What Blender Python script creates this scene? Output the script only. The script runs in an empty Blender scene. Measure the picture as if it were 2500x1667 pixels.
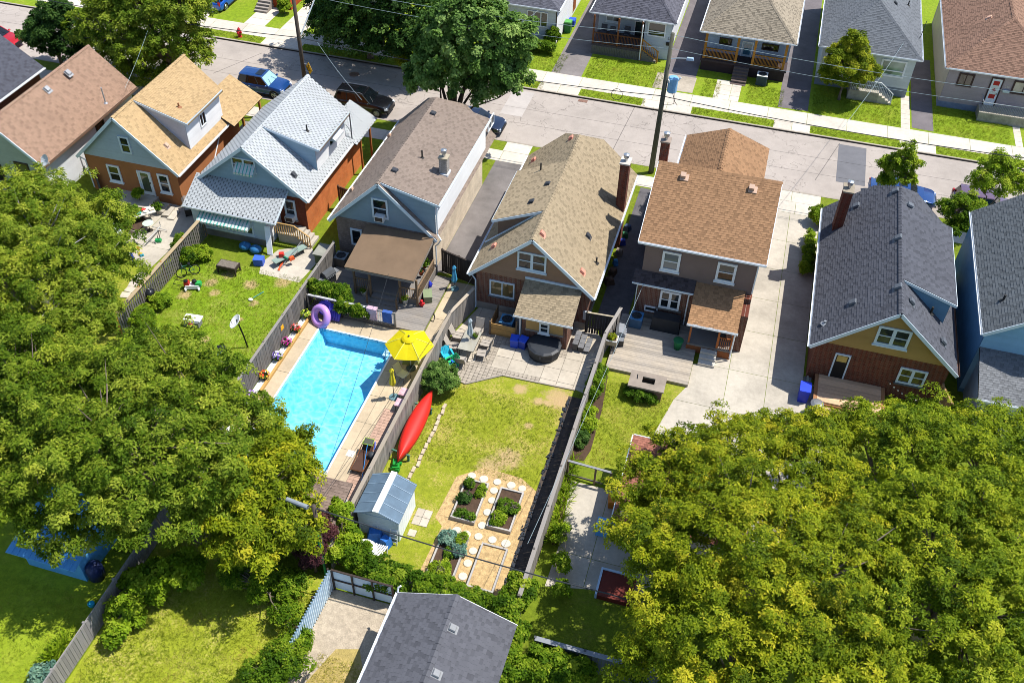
import bpy, math, random
import numpy as np
from mathutils import Vector, Matrix, Quaternion
rnd = random.Random(7)
nrs = np.random.RandomState(11)
sc = bpy.context.scene
COL = sc.collection
R_ = math.radians

# ------------------------------------------------------------------ camera
CAMH, FPX, IW, IH = 39.0, 2345.6, 2500, 1667
def _rot(p, r, y):
    cp, sp, cy, sy = math.cos(p), math.sin(p), math.cos(y), math.sin(y)
    fwd = Vector((sy * cp, cy * cp, -sp)); right = Vector((cy, -sy, 0)); up = right.cross(fwd)
    cr, sr = math.cos(r), math.sin(r)
    return cr * right + sr * up, -sr * right + cr * up, fwd
RT, UP, FW = _rot(R_(43.64), R_(1.592), R_(-15.157))
cam = bpy.data.cameras.new('camera'); camo = bpy.data.objects.new('camera', cam); COL.objects.link(camo)
m = Matrix.Identity(4)
for i in range(3):
    m[i][0], m[i][1], m[i][2] = RT[i], UP[i], -FW[i]
m[2][3] = CAMH
camo.matrix_world = m
cam.sensor_width = 36.0; cam.lens = 36.0 * FPX / IW
cam.clip_start = 0.5; cam.clip_end = 3000
sc.camera = camo

# ------------------------------------------------------------------ light
SUNV = Vector((-0.48, -0.27, -1.0)).normalized()
w = bpy.data.worlds.new('World'); sc.world = w; w.use_nodes = True
nt = w.node_tree; nt.nodes.clear()
sky = nt.nodes.new('ShaderNodeTexSky'); sky.sky_type = 'NISHITA'; sky.sun_disc = False
sky.sun_elevation = math.asin(-SUNV.z); sky.sun_rotation = math.atan2(-SUNV.x, -SUNV.y)
sky.air_density = 1.0; sky.dust_density = 0.6; sky.ozone_density = 1.6
bg = nt.nodes.new('ShaderNodeBackground'); bg.inputs['Strength'].default_value = 0.135
wo = nt.nodes.new('ShaderNodeOutputWorld')
nt.links.new(sky.outputs[0], bg.inputs[0]); nt.links.new(bg.outputs[0], wo.inputs[0])
sun = bpy.data.lights.new('sun', 'SUN'); sun.energy = 4.8; sun.angle = R_(0.55); sun.color = (1.0, 0.955, 0.88)
suno = bpy.data.objects.new('sun', sun); COL.objects.link(suno)
suno.rotation_euler = SUNV.to_track_quat('-Z', 'Y').to_euler(); suno.location = (30, 60, 80)
sc.view_settings.view_transform = 'Standard'; sc.view_settings.look = 'None'
sc.view_settings.exposure = 0.55; sc.view_settings.gamma = 1.0; sc.view_settings.use_curve_mapping = False
sc.render.engine = 'CYCLES'
sc.cycles.use_denoising = True; sc.cycles.filter_width = 0.9
sc.cycles.max_bounces = 6; sc.cycles.diffuse_bounces = 3; sc.cycles.glossy_bounces = 3
sc.cycles.transmission_bounces = 4; sc.cycles.transparent_max_bounces = 8
sc.cycles.caustics_reflective = False; sc.cycles.caustics_refractive = False

# pixel -> place: a ray meets the ground (z), a wall plane (y or x)
def ray(px, py):
    return RT * ((px - IW / 2) / FPX) + UP * (-(py - IH / 2) / FPX) + FW
def P(px, py, z=0.0):
    d = ray(px, py); t = (z - CAMH) / d.z
    return Vector((d.x * t, d.y * t, z))
def PY(px, py, y):
    d = ray(px, py); t = y / d.y
    return Vector((d.x * t, y, CAMH + d.z * t))
def PX(px, py, x):
    d = ray(px, py); t = x / d.x
    return Vector((x, d.y * t, CAMH + d.z * t))

# ------------------------------------------------------------------ materials
def lin(h):
    h = h.lstrip('#'); o = []
    for i in (0, 2, 4):
        c = int(h[i:i + 2], 16) / 255
        o.append(c / 12.92 if c <= 0.04045 else ((c + 0.055) / 1.055) ** 2.4)
    return tuple(o)
class NT:
    def __init__(s, name):
        s.m = bpy.data.materials.new(name); s.m.use_nodes = True
        s.t = s.m.node_tree; s.t.nodes.clear()
        s.out = s.n('OutputMaterial'); s.b = s.n('BsdfPrincipled')
        s.l(s.b.outputs[0], s.out.inputs['Surface'])
        s.pos = s.n('NewGeometry').outputs['Position']
    def n(s, k, **kw):
        x = s.t.nodes.new('ShaderNode' + k)
        for a, b in kw.items(): setattr(x, a, b)
        return x
    def l(s, a, b): s.t.links.new(a, b)
    def noise(s, scale, detail=4, rough=0.6, vec=None, dist=0):
        x = s.n('TexNoise'); x.inputs['Scale'].default_value = scale; x.inputs['Detail'].default_value = detail
        x.inputs['Roughness'].default_value = rough; x.inputs['Distortion'].default_value = dist
        s.l(vec or s.pos, x.inputs['Vector']); return x.outputs['Fac']
    def ramp(s, fac, stops, interp='LINEAR'):
        x = s.n('ValToRGB'); cr = x.color_ramp; cr.interpolation = interp
        while len(cr.elements) < len(stops): cr.elements.new(0.5)
        for e, (p, c) in zip(cr.elements, stops):
            e.position = p; e.color = (c[0], c[1], c[2], 1) if len(c) == 3 else c
        s.l(fac, x.inputs[0]); return x.outputs[0]
    def mix(s, fac, a, b, mode='MIX'):
        x = s.n('MixRGB', blend_type=mode)
        for i, v in ((0, fac), (1, a), (2, b)):
            if isinstance(v, (int, float)): x.inputs[i].default_value = v
            elif isinstance(v, tuple): x.inputs[i].default_value = (*v[:3], 1)
            else: s.l(v, x.inputs[i])
        return x.outputs[0]
    def math(s, op, a, b=None, c=None):
        x = s.n('Math', operation=op)
        for i, v in enumerate((a, b, c)):
            if v is None: continue
            if isinstance(v, (int, float)): x.inputs[i].default_value = v
            else: s.l(v, x.inputs[i])
        return x.outputs[0]
    def bump(s, h, strength=0.3, dist=0.02):
        x = s.n('Bump'); x.inputs['Strength'].default_value = strength; x.inputs['Distance'].default_value = dist
        s.l(h, x.inputs['Height']); s.l(x.outputs[0], s.b.inputs['Normal']); return x
    def attr(s, name):
        return s.n('Attribute', attribute_name=name).outputs['Fac']
    def fin(s, col=None, rough=0.8, metal=0.0, spec=0.3):
        if col is not None:
            if isinstance(col, tuple): s.b.inputs['Base Color'].default_value = (*col[:3], 1)
            else: s.l(col, s.b.inputs['Base Color'])
        if isinstance(rough, (int, float)): s.b.inputs['Roughness'].default_value = rough
        else: s.l(rough, s.b.inputs['Roughness'])
        s.b.inputs['Metallic'].default_value = metal
        s.b.inputs['Specular IOR Level'].default_value = spec
        return s.m
_MC = {}
def sc3(c, k): return tuple(min(1, x * k) for x in c[:3])
def M(hexc, rough=0.7, var=0.15, scale=1.5, fine=0.1, fscale=40, metal=0.0, spec=0.3, bump=0.0):
    """plain painted/raw surface: colour with broad wear and fine grain"""
    key = (hexc, rough, var, scale, fine, fscale, metal, spec, bump)
    if key in _MC: return _MC[key]
    t = NT('surface_' + hexc.strip('#')); c = lin(hexc)
    a = t.noise(scale, 5, 0.65); b = t.noise(fscale, 3, 0.6)
    col = t.ramp(a, [(0.3, sc3(c, 1 - var)), (0.7, sc3(c, 1 + var))])
    g = t.ramp(b, [(0.3, (1 - fine,) * 3), (0.7, (1 + fine * .6,) * 3)])
    col = t.mix(1.0, col, g, 'MULTIPLY')
    if bump: t.bump(b, bump, 0.01)
    _MC[key] = t.fin(col, rough, metal, spec); return _MC[key]
def M_wood(hexc, var=0.3, grey=0.3, axis='Z'):
    """weathered boards: per-board tone (object random) and grain"""
    key = ('wood', hexc, var, grey, axis)
    if key in _MC: return _MC[key]
    t = NT('wood_' + hexc.strip('#')); c = lin(hexc)
    oi = t.n('ObjectInfo').outputs['Random']
    mp = t.n('Mapping'); t.l(t.pos, mp.inputs[0])
    mp.inputs['Scale'].default_value = {'Z': (9, 9, .8), 'X': (.8, 9, 9), 'Y': (9, .8, 9)}[axis]
    g = t.noise(2.2, 5, 0.7, mp.outputs[0])
    big = t.noise(0.9, 4, 0.6)
    col = t.ramp(g, [(0.25, sc3(c, 1 - var)), (0.75, sc3(c, 1 + var))])
    tone = t.ramp(oi, [(0, (0.72,) * 3), (1, (1.18,) * 3)])
    col = t.mix(1.0, col, tone, 'MULTIPLY')
    gy = sum(c) / 3
    col = t.mix(t.math('MULTIPLY', big, grey * 1.6), col, (gy * .95, gy * .95, gy))
    t.bump(g, 0.25, 0.006)
    _MC[key] = t.fin(col, 0.85, 0, 0.2); return _MC[key]
def M_shingle(hexc, lo=0.6, hi=1.25, warm=None):
    key = ('sh', hexc, lo, hi)
    if key in _MC: return _MC[key]
    t = NT('shingle_' + hexc.strip('#')); c = lin(hexc)
    a = t.attr('tone')
    col = t.ramp(a, [(0.0, sc3(c, .42)), (0.03, sc3(c, .42)), (0.05, sc3(c, lo)), (0.5, c), (1.0, sc3(c, hi))])
    gr = t.noise(70, 3, 0.7); big = t.noise(0.5, 5, 0.65); mid = t.noise(2.5, 3, .6)
    col = t.mix(1.0, col, t.ramp(gr, [(0.3, (0.88,) * 3), (0.7, (1.1,) * 3)]), 'MULTIPLY')
    col = t.mix(1.0, col, t.ramp(big, [(0.3, (0.93,) * 3), (0.7, (1.06,) * 3)]), 'MULTIPLY')
    col = t.mix(1.0, col, t.ramp(mid, [(0.35, (0.97,) * 3), (0.7, (1.03,) * 3)]), 'MULTIPLY')
    t.bump(gr, 0.4, 0.004)
    _MC[key] = t.fin(col, 0.95, 0, 0.15); return _MC[key]
def M_brick(c1, c2, mortar, w=0.215, h=0.075, mort=0.012, tint=None):
    key = ('br', c1, c2, mortar, w)
    if key in _MC: return _MC[key]
    t = NT('brick_' + c1.strip('#'))
    sp = t.n('SeparateXYZ'); t.l(t.pos, sp.inputs[0])
    nm = t.n('SeparateXYZ'); t.l(t.n('NewGeometry').outputs['True Normal'], nm.inputs[0])
    fx = t.math('GREATER_THAN', t.math('ABSOLUTE', nm.outputs[0]), 0.7)
    u = t.math('ADD', t.math('MULTIPLY', sp.outputs[1], fx), t.math('MULTIPLY', sp.outputs[0], t.math('SUBTRACT', 1.0, fx)))
    cb = t.n('CombineXYZ'); t.l(u, cb.inputs[0]); t.l(sp.outputs[2], cb.inputs[1])
    br = t.n('TexBrick'); t.l(cb.outputs[0], br.inputs['Vector'])
    for k, v in (('Color1', lin(c1)), ('Color2', lin(c2)), ('Mortar', lin(mortar))): br.inputs[k].default_value = (*v, 1)
    br.inputs['Scale'].default_value = 1.0; br.inputs['Brick Width'].default_value = w; br.inputs['Row Height'].default_value = h
    br.inputs['Mortar Size'].default_value = mort; br.inputs['Bias'].default_value = -0.1; br.inputs['Mortar Smooth'].default_value = .2
    g = t.noise(1.2, 5, .65); f = t.noise(25, 3, .6)
    col = t.mix(1.0, br.outputs[0], t.ramp(g, [(.3, (.78,) * 3), (.7, (1.15,) * 3)]), 'MULTIPLY')
    col = t.mix(1.0, col, t.ramp(f, [(.3, (.8,) * 3), (.7, (1.1,) * 3)]), 'MULTIPLY')
    t.bump(br.outputs['Fac'], -0.5, 0.01)
    _MC[key] = t.fin(col, 0.9, 0, 0.2); return _MC[key]
def M_grass(name, hue='#6f8f1c', dry='#a89a55', dryamt=0.25, dark='#3f6412', patch=None):
    t = NT(name); a, d, k = lin(hue), lin(dry), lin(dark)
    fine = t.noise(28, 4, .75); mid = t.noise(3.2, 5, .7); big = t.noise(.55, 5, .65); sp = t.noise(9, 4, .7)
    col = t.mix(t.ramp(fine, [(.35, (0,) * 3), (.62, (1,) * 3)]), k, a)
    col = t.mix(t.ramp(mid, [(.38, (0,) * 3), (.66, (.75,) * 3)]), col, sc3(a, 1.25))
    f = t.math('MULTIPLY', t.ramp(t.math('MULTIPLY', big, sp), [(.25, (0,) * 3), (.42, (1,) * 3)]), dryamt * 2)
    col = t.mix(f, col, d)
    if patch:
        for (x, y, r) in patch:   # worn bare places
            v = t.n('VectorMath', operation='DISTANCE'); t.l(t.pos, v.inputs[0]); v.inputs[1].default_value = (x, y, 0)
            e = t.math('ADD', v.outputs['Value'], t.math('MULTIPLY', t.math('SUBTRACT', mid, .5), r * 1.5))
            q = t.ramp(t.math('DIVIDE', e, r), [(.45, (.85,) * 3), (1, (0,) * 3)])
            col = t.mix(q, col, lin('#b59a72'))
    t.bump(t.math('ADD', fine, t.math('MULTIPLY', sp, .8)), 0.9, 0.05)
    return t.fin(col, 0.9, 0, 0.1)
def M_concrete(name, hexc, stain=0.25, scale=0.6, spots=None):
    t = NT(name); c = lin(hexc)
    big = t.noise(scale, 6, .7); mid = t.noise(4, 5, .7); fine = t.noise(60, 3, .7)
    oi = t.n('ObjectInfo').outputs['Random']
    col = t.ramp(big, [(.28, sc3(c, 1 - stain)), (.55, c), (.75, sc3(c, 1 + stain * .35))])
    col = t.mix(1.0, col, t.ramp(mid, [(.3, (.88,) * 3), (.7, (1.06,) * 3)]), 'MULTIPLY')
    col = t.mix(1.0, col, t.ramp(fine, [(.3, (.9,) * 3), (.7, (1.06,) * 3)]), 'MULTIPLY')
    col = t.mix(1.0, col, t.ramp(oi, [(0, (.9,) * 3), (1, (1.06,) * 3)]), 'MULTIPLY')
    t.bump(fine, .2, .005)
    return t.fin(col, .9, 0, .2)
def M_leaf(name, cols, trans=0.25):
    t = NT(name)
    a = t.attr('tone'); big = t.noise(.35, 4, .6)
    n = len(cols)
    col = t.ramp(a, [(i / (n - 1), sc3(lin(c), 1.0 if 'grass' in name else .66 + .2 * i / (n - 1))) for i, c in enumerate(cols)])
    col = t.mix(1.0, col, t.ramp(big, [(.3, (.72, .8, .8)), (.7, (1.15, 1.08, .9))]), 'MULTIPLY')
    t.fin(col, .65, 0, .12)
    tr = t.n('BsdfTranslucent'); t.l(t.mix(1.0, col, (1.1, 1.15, .5), 'MULTIPLY'), tr.inputs[0])
    mx = t.n('MixShader'); mx.inputs[0].default_value = trans
    t.l(t.b.outputs[0], mx.inputs[1]); t.l(tr.outputs[0], mx.inputs[2]); t.l(mx.outputs[0], t.out.inputs['Surface'])
    return t.m
def M_glass(hexc='#1a2226', rough=0.06, curtain=None):
    key = ('gl', hexc, rough, curtain)
    if key in _MC: return _MC[key]
    t = NT('window_glass'); c = lin(hexc)
    a = t.noise(1.1, 3, .6); b = t.noise(.35, 2, .5)
    col = t.ramp(a, [(.35, sc3(c, .5)), (.6, c), (.7, sc3(c, 2.0))])
    if curtain: col = t.mix(t.ramp(b, [(.45, (0,) * 3), (.55, (.8,) * 3)]), col, lin(curtain))
    _MC[key] = t.fin(col, rough, 0, .8); return _MC[key]
def M_paint(hexc, rough=.25, metal=.3):
    key = ('pt', hexc, rough, metal)
    if key in _MC: return _MC[key]
    t = NT('car_paint'); c = lin(hexc); d = t.noise(6, 4, .6)
    t.b.inputs['Coat Weight'].default_value = .7; t.b.inputs['Coat Roughness'].default_value = .06
    _MC[key] = t.fin(t.ramp(d, [(.3, sc3(c, .88)), (.7, sc3(c, 1.08))]), rough, metal, .5); return _MC[key]

# ------------------------------------------------------------------ mesh helpers
class MB:
    def __init__(s): s.v = []; s.f = []; s.tone = []; s.smooth = False
    def add(s, vs, fs, tone=None):
        o = len(s.v); s.v.extend([tuple(p) for p in vs]); s.f.extend([tuple(i + o for i in f) for f in fs])
        s.tone.extend([0.5 if tone is None else tone] * len(fs)); return s
    def box(s, c, d, rz=0.0, tone=None, taper=1.0, M4=None):
        x, y, z = d[0] / 2, d[1] / 2, d[2] / 2; t = taper
        vs = [(-x, -y, -z), (x, -y, -z), (x, y, -z), (-x, y, -z), (-x * t, -y * t, z), (x * t, -y * t, z), (x * t, y * t, z), (-x * t, y * t, z)]
        fs = [(0, 3, 2, 1), (4, 5, 6, 7), (0, 1, 5, 4), (1, 2, 6, 5), (2, 3, 7, 6), (3, 0, 4, 7)]
        cr, sr = math.cos(rz), math.sin(rz); c = Vector(c)
        if M4 is not None: vs = [M4 @ Vector(p) for p in vs]
        vs = [(p[0] * cr - p[1] * sr + c.x, p[0] * sr + p[1] * cr + c.y, p[2] + c.z) for p in vs]
        return s.add(vs, fs, tone)
    def bb(s, x0, x1, y0, y1, z0, z1, tone=None):
        return s.box(((x0 + x1) / 2, (y0 + y1) / 2, (z0 + z1) / 2), (abs(x1 - x0), abs(y1 - y0), abs(z1 - z0)), 0, tone)
    def beam(s, a, b, w, h=None, tone=None):
        """box from a to b, w wide (horizontal), h high"""
        a, b = Vector(a), Vector(b); h = h or w; d = (b - a); L = d.length; d.normalize()
        side = d.cross(Vector((0, 0, 1)))
        if side.length < 1e-4: side = Vector((1, 0, 0))
        side.normalize(); up = side.cross(d).normalized()
        vs = []
        for q in (a, b):
            for (i, j) in ((-1, -1), (1, -1), (1, 1), (-1, 1)): vs.append(q + side * (i * w / 2) + up * (j * h / 2))
        return s.add(vs, [(0, 1, 2, 3), (7, 6, 5, 4), (0, 4, 5, 1), (1, 5, 6, 2), (2, 6, 7, 3), (3, 7, 4, 0)], tone)
    def cyl(s, a, b, r0, r1=None, n=10, cap=True, tone=None):
        a, b = Vector(a), Vector(b); r1 = r0 if r1 is None else r1
        d = (b - a).normalized(); t = Vector((0, 0, 1)) if abs(d.z) < .9 else Vector((1, 0, 0))
        u = d.cross(t).normalized(); v = d.cross(u)
        vs = []
        for q, r in ((a, r0), (b, r1)):
            for i in range(n):
                an = 2 * math.pi * i / n; vs.append(q + u * (r * math.cos(an)) + v * (r * math.sin(an)))
        fs = [(i, n + i, n + (i + 1) % n, (i + 1) % n) for i in range(n)]
        if cap: fs += [tuple(range(n)), tuple(reversed(range(n, 2 * n)))]
        return s.add(vs, fs, tone)
    def tube(s, pts, r, n=6, tone=None, closed=False):
        pts = [Vector(p) for p in pts]; k = len(pts); rr = r if isinstance(r, (list, tuple)) else [r] * k
        vs = []; prev = None
        for i, p in enumerate(pts):
            d = (pts[(i + 1) % k] - pts[i - 1]) if (closed or 0 < i < k - 1) else (pts[min(i + 1, k - 1)] - pts[max(i - 1, 0)])
            d.normalize(); t = prev if prev is not None else (Vector((0, 0, 1)) if abs(d.z) < .9 else Vector((1, 0, 0)))
            u = d.cross(t)
            if u.length < 1e-5: u = d.orthogonal()
            u.normalize(); v = u.cross(d).normalized(); prev = v
            for j in range(n):
                an = 2 * math.pi * j / n; vs.append(p + (u * math.cos(an) + v * math.sin(an)) * rr[i])
        fs = []
        for i in range(k if closed else k - 1):
            a, b = i * n, ((i + 1) % k) * n
            fs += [(a + j, a + (j + 1) % n, b + (j + 1) % n, b + j) for j in range(n)]
        if not closed: fs += [tuple(reversed(range(n))), tuple(range((k - 1) * n, k * n))]
        return s.add(vs, fs, tone)
    def lathe(s, c, prof, n=14, tone=None, sx=1, sy=1, rz=0):
        """prof: (radius, z) list round the vertical through c"""
        c = Vector(c); vs = []; k = len(prof); cz, sz = math.cos(rz), math.sin(rz)
        for (r, z) in prof:
            for i in range(n):
                an = 2 * math.pi * i / n; x, y = r * math.cos(an) * sx, r * math.sin(an) * sy
                vs.append((c.x + x * cz - y * sz, c.y + x * sz + y * cz, c.z + z))
        fs = []
        for i in range(k - 1):
            fs += [(i * n + j, i * n + (j + 1) % n, (i + 1) * n + (j + 1) % n, (i + 1) * n + j) for j in range(n)]
        fs += [tuple(reversed(range(n))), tuple(range((k - 1) * n, k * n))]
        return s.add(vs, fs, tone)
    def prism(s, poly, z0, z1, tone=None):
        n = len(poly)
        ar = sum(poly[i][0] * poly[(i + 1) % n][1] - poly[(i + 1) % n][0] * poly[i][1] for i in range(n))
        if ar < 0: poly = poly[::-1]
        vs = [(p[0], p[1], z0) for p in poly] + [(p[0], p[1], z1) for p in poly]
        return s.add(vs, [tuple(reversed(range(n))), tuple(range(n, 2 * n))] + [(i, (i + 1) % n, n + (i + 1) % n, n + i) for i in range(n)], tone)
    def plate(s, pts, off):
        """3-D polygon thickened by vector off"""
        n = len(pts); pts = [Vector(p) for p in pts]; off = Vector(off)
        nv = (pts[1] - pts[0]).cross(pts[2] - pts[0])
        if nv.dot(off) > 0: pts = pts[::-1]
        return s.add(pts + [p + off for p in pts], [tuple(range(n)), tuple(reversed(range(n, 2 * n)))] + [(i, n + i, n + (i + 1) % n, (i + 1) % n) for i in range(n)])
    def torus(s, c, R, r, M3=None, n=24, k=10, tone=None):
        M3 = M3 or Matrix.Identity(3); c = Vector(c); vs = []
        for i in range(n):
            a = 2 * math.pi * i / n
            for j in range(k):
                b = 2 * math.pi * j / k; q = R + r * math.cos(b)
                vs.append(c + M3 @ Vector((q * math.cos(a), q * math.sin(a), r * math.sin(b))))
        fs = [(i * k + j, ((i + 1) % n) * k + j, ((i + 1) % n) * k + (j + 1) % k, i * k + (j + 1) % k) for i in range(n) for j in range(k)]
        return s.add(vs, fs, tone)
    def ball(s, c, r, n=12, k=8, tone=None):
        rx, ry, rz = r if isinstance(r, tuple) else (r, r, r)
        pr = [(math.sin(math.pi * (i + .02) / (k + .04)), -math.cos(math.pi * (i + .02) / (k + .04)) * rz) for i in range(k + 1)]
        return s.lathe(c, pr, n, tone, rx, ry)
    def mesh(s, name):
        me = bpy.data.meshes.new(name); me.from_pydata(s.v, [], s.f)
        if s.smooth: me.polygons.foreach_set('use_smooth', [True] * len(me.polygons))
        if any(t != 0.5 for t in s.tone):
            at = me.attributes.new('tone', 'FLOAT', 'FACE'); at.data.foreach_set('value', s.tone)
        me.update(); return me
def link(name, me, mat=None, parent=None, loc=None):
    o = bpy.data.objects.new(name, me); COL.objects.link(o)
    if mat is not None and me is not None and not me.materials: me.materials.append(mat)
    if parent is not None:
        o.parent = parent
        pl = parent.get('_o', None)
        if pl is not None and loc is None:
            o.matrix_parent_inverse = Matrix.Translation((-pl[0], -pl[1], -pl[2]))
        elif loc is not None:
            if pl is not None: o.location = (loc[0] - pl[0], loc[1] - pl[1], loc[2] - pl[2])
            else: o.location = loc
    elif loc is not None: o.location = loc
    return o
def obj(name, mb, mat, parent=None, smooth=False, stuff=False, label=None):
    if smooth: mb.smooth = True
    o = link(name, mb.mesh(name), mat, parent)
    if stuff: o['kind'] = 'stuff'
    if label: o['label'] = label
    return o
def bevel(o, w=.02, seg=2):
    md = o.modifiers.new('bevel', 'BEVEL'); md.width = w; md.segments = seg; md.limit_method = 'ANGLE'; return o
def thing(name, label, cat, loc, group=None):
    o = bpy.data.objects.new(name, None); COL.objects.link(o); o.location = loc
    o.empty_display_size = .2
    o['_o'] = [float(loc[0]), float(loc[1]), float(loc[2])]
    o['label'] = label; o['category'] = cat
    if group: o['group'] = group
    return o
def tag(o, label, cat, group=None, kind=None):
    o['label'] = label; o['category'] = cat
    if group: o['group'] = group
    if kind: o['kind'] = kind
    return o
def struct(name, mb, mat, smooth=False):
    o = obj(name, mb, mat, None, smooth); o['kind'] = 'structure'; return o
def single(name, mb, mat, label, cat, group=None, smooth=False):
    return tag(obj(name, mb, mat, None, smooth), label, cat, group)
def copy_thing(o, loc, rz=None, label=None):
    """a thing and its parts and sub-parts, sharing mesh data"""
    r = o.copy(); COL.objects.link(r); r.location = loc
    if rz is not None: r.rotation_euler.z = rz
    if label: r['label'] = label
    r['_o'] = [float(loc[0]), float(loc[1]), float(loc[2])]
    for ch in o.children:
        c = ch.copy(); COL.objects.link(c); c.parent = r
        for g in ch.children:
            d = g.copy(); COL.objects.link(d); d.parent = c
    return r
def clip_poly(poly, clip):
    """Sutherland-Hodgman: 2-D poly against a convex ccw clip polygon"""
    out = poly
    n = len(clip)
    for i in range(n):
        ax, ay = clip[i]; bx, by = clip[(i + 1) % n]
        inp = out; out = []
        if not inp: return []
        def ins(p): return (bx - ax) * (p[1] - ay) - (by - ay) * (p[0] - ax) >= -1e-9
        for j in range(len(inp)):
            p, q = inp[j - 1], inp[j]; ip, iq = ins(p), ins(q)
            if ip != iq:
                d1 = (bx - ax) * (p[1] - ay) - (by - ay) * (p[0] - ax); d2 = (bx - ax) * (q[1] - ay) - (by - ay) * (q[0] - ax)
                t = d1 / (d1 - d2); out.append((p[0] + (q[0] - p[0]) * t, p[1] + (q[1] - p[1]) * t))
            if iq: out.append(q)
    return out
def inside(p, clip):
    n = len(clip)
    for i in range(n):
        ax, ay = clip[i]; bx, by = clip[(i + 1) % n]
        if (bx - ax) * (p[1] - ay) - (by - ay) * (p[0] - ax) < 0: return False
    return True
def frame_of(pts):
    """plane basis: first edge runs along the eave"""
    o = Vector(pts[0]); e = (Vector(pts[1]) - o).normalized()
    n = None
    for k in range(2, len(pts)):
        n = e.cross(Vector(pts[k]) - o)
        if n.length > 1e-4: break
    n.normalize()
    s = n.cross(e)
    if n.z < 0 and abs(n.z) > 1e-6: n = -n; s = s
    if abs(n.z) > 1e-6 and s.z < 0: s = -s
    return o, e, s, n
# ------------------------------------------------------------------ building helpers
Z = Vector((0, 0, 1)); XA = Vector((1, 0, 0)); YA = Vector((0, 1, 0))
UNDER = M('#2b2a2a', .95)
def shingles(mb, pts, exp=.145, tab=.3, style='lam', seed=0, singles=None):
    """real overlapping tabs over a roof plane, lower edges lifted"""
    r = random.Random(seed); o, e, s, n = frame_of(pts)
    poly = [((Vector(p) - o).dot(e), (Vector(p) - o).dot(s)) for p in pts]
    if sum(poly[i][0] * poly[(i + 1) % len(poly)][1] - poly[(i + 1) % len(poly)][0] * poly[i][1] for i in range(len(poly))) < 0: poly = poly[::-1]
    us = [p[0] for p in poly]; vs = [p[1] for p in poly]
    u0, u1, v1 = min(us) - .02, max(us) + .02, max(vs)
    row = 0; v = min(vs) - .02
    n = n.normalized()
    while v < v1:
        vb, vt = v, min(v + exp + .03, v1 + .05)
        u = u0 - (row % 2) * tab * .5 - r.random() * (.12 if style == 'lam' else .0)
        rowtone = r.uniform(-.05, .05)
        col = 0
        while u < u1:
            col += 1
            if style == 'lam': wd = tab * r.choice((.6, .75, .9, 1.05))
            else: wd = tab
            gap = .006 if style == 'lam' else tab * .22
            a, b = u, u + wd - gap
            if style == 'lam': tone = min(1, max(.06, (r.gauss(.22, .08) if (col + row) % 3 == 0 and r.random() < .8 else r.gauss(.64, .1)) + rowtone)); lift = .008 + (.010 if tone > .5 else 0)
            else: tone = min(1, max(.06, r.gauss(.5, .12) + rowtone)); lift = .012
            u += wd
            if style != 'lam':   # the open slot beside the tab
                g = [(b, vb + .01), (b + gap, vb + .01), (b + gap, vb + exp * .95), (b, vb + exp * .95)]
                if all(inside(p, poly) for p in g): mb.add([o + e * p[0] + s * p[1] + n * .009 for p in g], [(0, 1, 2, 3)], 0.0)
            q = [(a, vb), (b, vb), (b, vt), (a, vt)]
            if not all(inside(p, poly) for p in q): q = clip_poly(q, poly)
            if len(q) < 3: continue
            lo = min(p[1] for p in q)
            vs3 = [o + e * p[0] + s * p[1] + n * (.004 + lift * max(0, 1 - (p[1] - vb) / (vt - vb))) for p in q]
            k = len(vs3); fs = [tuple(range(k))]
            for i in range(k):
                if abs(q[i][1] - lo) < 1e-4 and abs(q[(i + 1) % k][1] - lo) < 1e-4:
                    A, B = vs3[i], vs3[(i + 1) % k]; fs.append((i, k, k + 1, (i + 1) % k)); vs3 += [A - n * lift, B - n * lift]; break
            if singles is not None and len(q) == 4 and len(fs) == 2: singles.append((vs3, fs, tone))
            else: mb.add(vs3, fs, tone)
        v += exp; row += 1
    return mb
def roof(th, planes, hexc, style='lam', lo=.6, hi=1.25, thick=.11, seed=1, exp=.15, tab=.3, caps=(), under=None, singles=None, name='roof'):
    if style == 'three': exp, tab = .17, .36
    dk = MB()
    for pts in planes:
        o, e, s, n = frame_of(pts); dk.plate(pts, -n * thick)
    rf = obj(name, dk, under or UNDER, th)
    mb = MB()
    for i, pts in enumerate(planes): shingles(mb, pts, exp, tab, style, seed * 31 + i, singles if i < 2 else None)
    ms = M_shingle(hexc, lo, hi)
    obj('shingles', mb, ms, rf, stuff=True)
    cb = MB(); r = random.Random(seed)
    for (a, b) in caps:   # folded cap pieces along ridges and hips
        a, b = Vector(a), Vector(b); d = (b - a); L = d.length; d.normalize(); sd = d.cross(Z).normalized(); k = max(1, int(L / .28))
        for i in range(k):
            p, q = a + d * (L * i / k), a + d * (L * (i + 1.15) / k); h = .035
            w = .15; dz = .07
            cb.add([p - sd * w - Z * dz + Z * h, p + Z * (h + .015), p + sd * w - Z * dz + Z * h, q - sd * w - Z * dz + Z * (h - .02), q + Z * (h - .01), q + sd * w - Z * dz + Z * (h - .02)],
                   [(0, 3, 4, 1), (1, 4, 5, 2), (0, 1, 2)], min(1, max(0, r.gauss(.5, .15))))
    if caps: obj('ridge_cap', cb, ms, rf, stuff=True)
    return rf
def beams(th, name, mat, segs, w=.04, h=.18):
    mb = MB()
    for a, b in segs: mb.beam(a, b, w, h)
    return obj(name, mb, mat, th)
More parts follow.
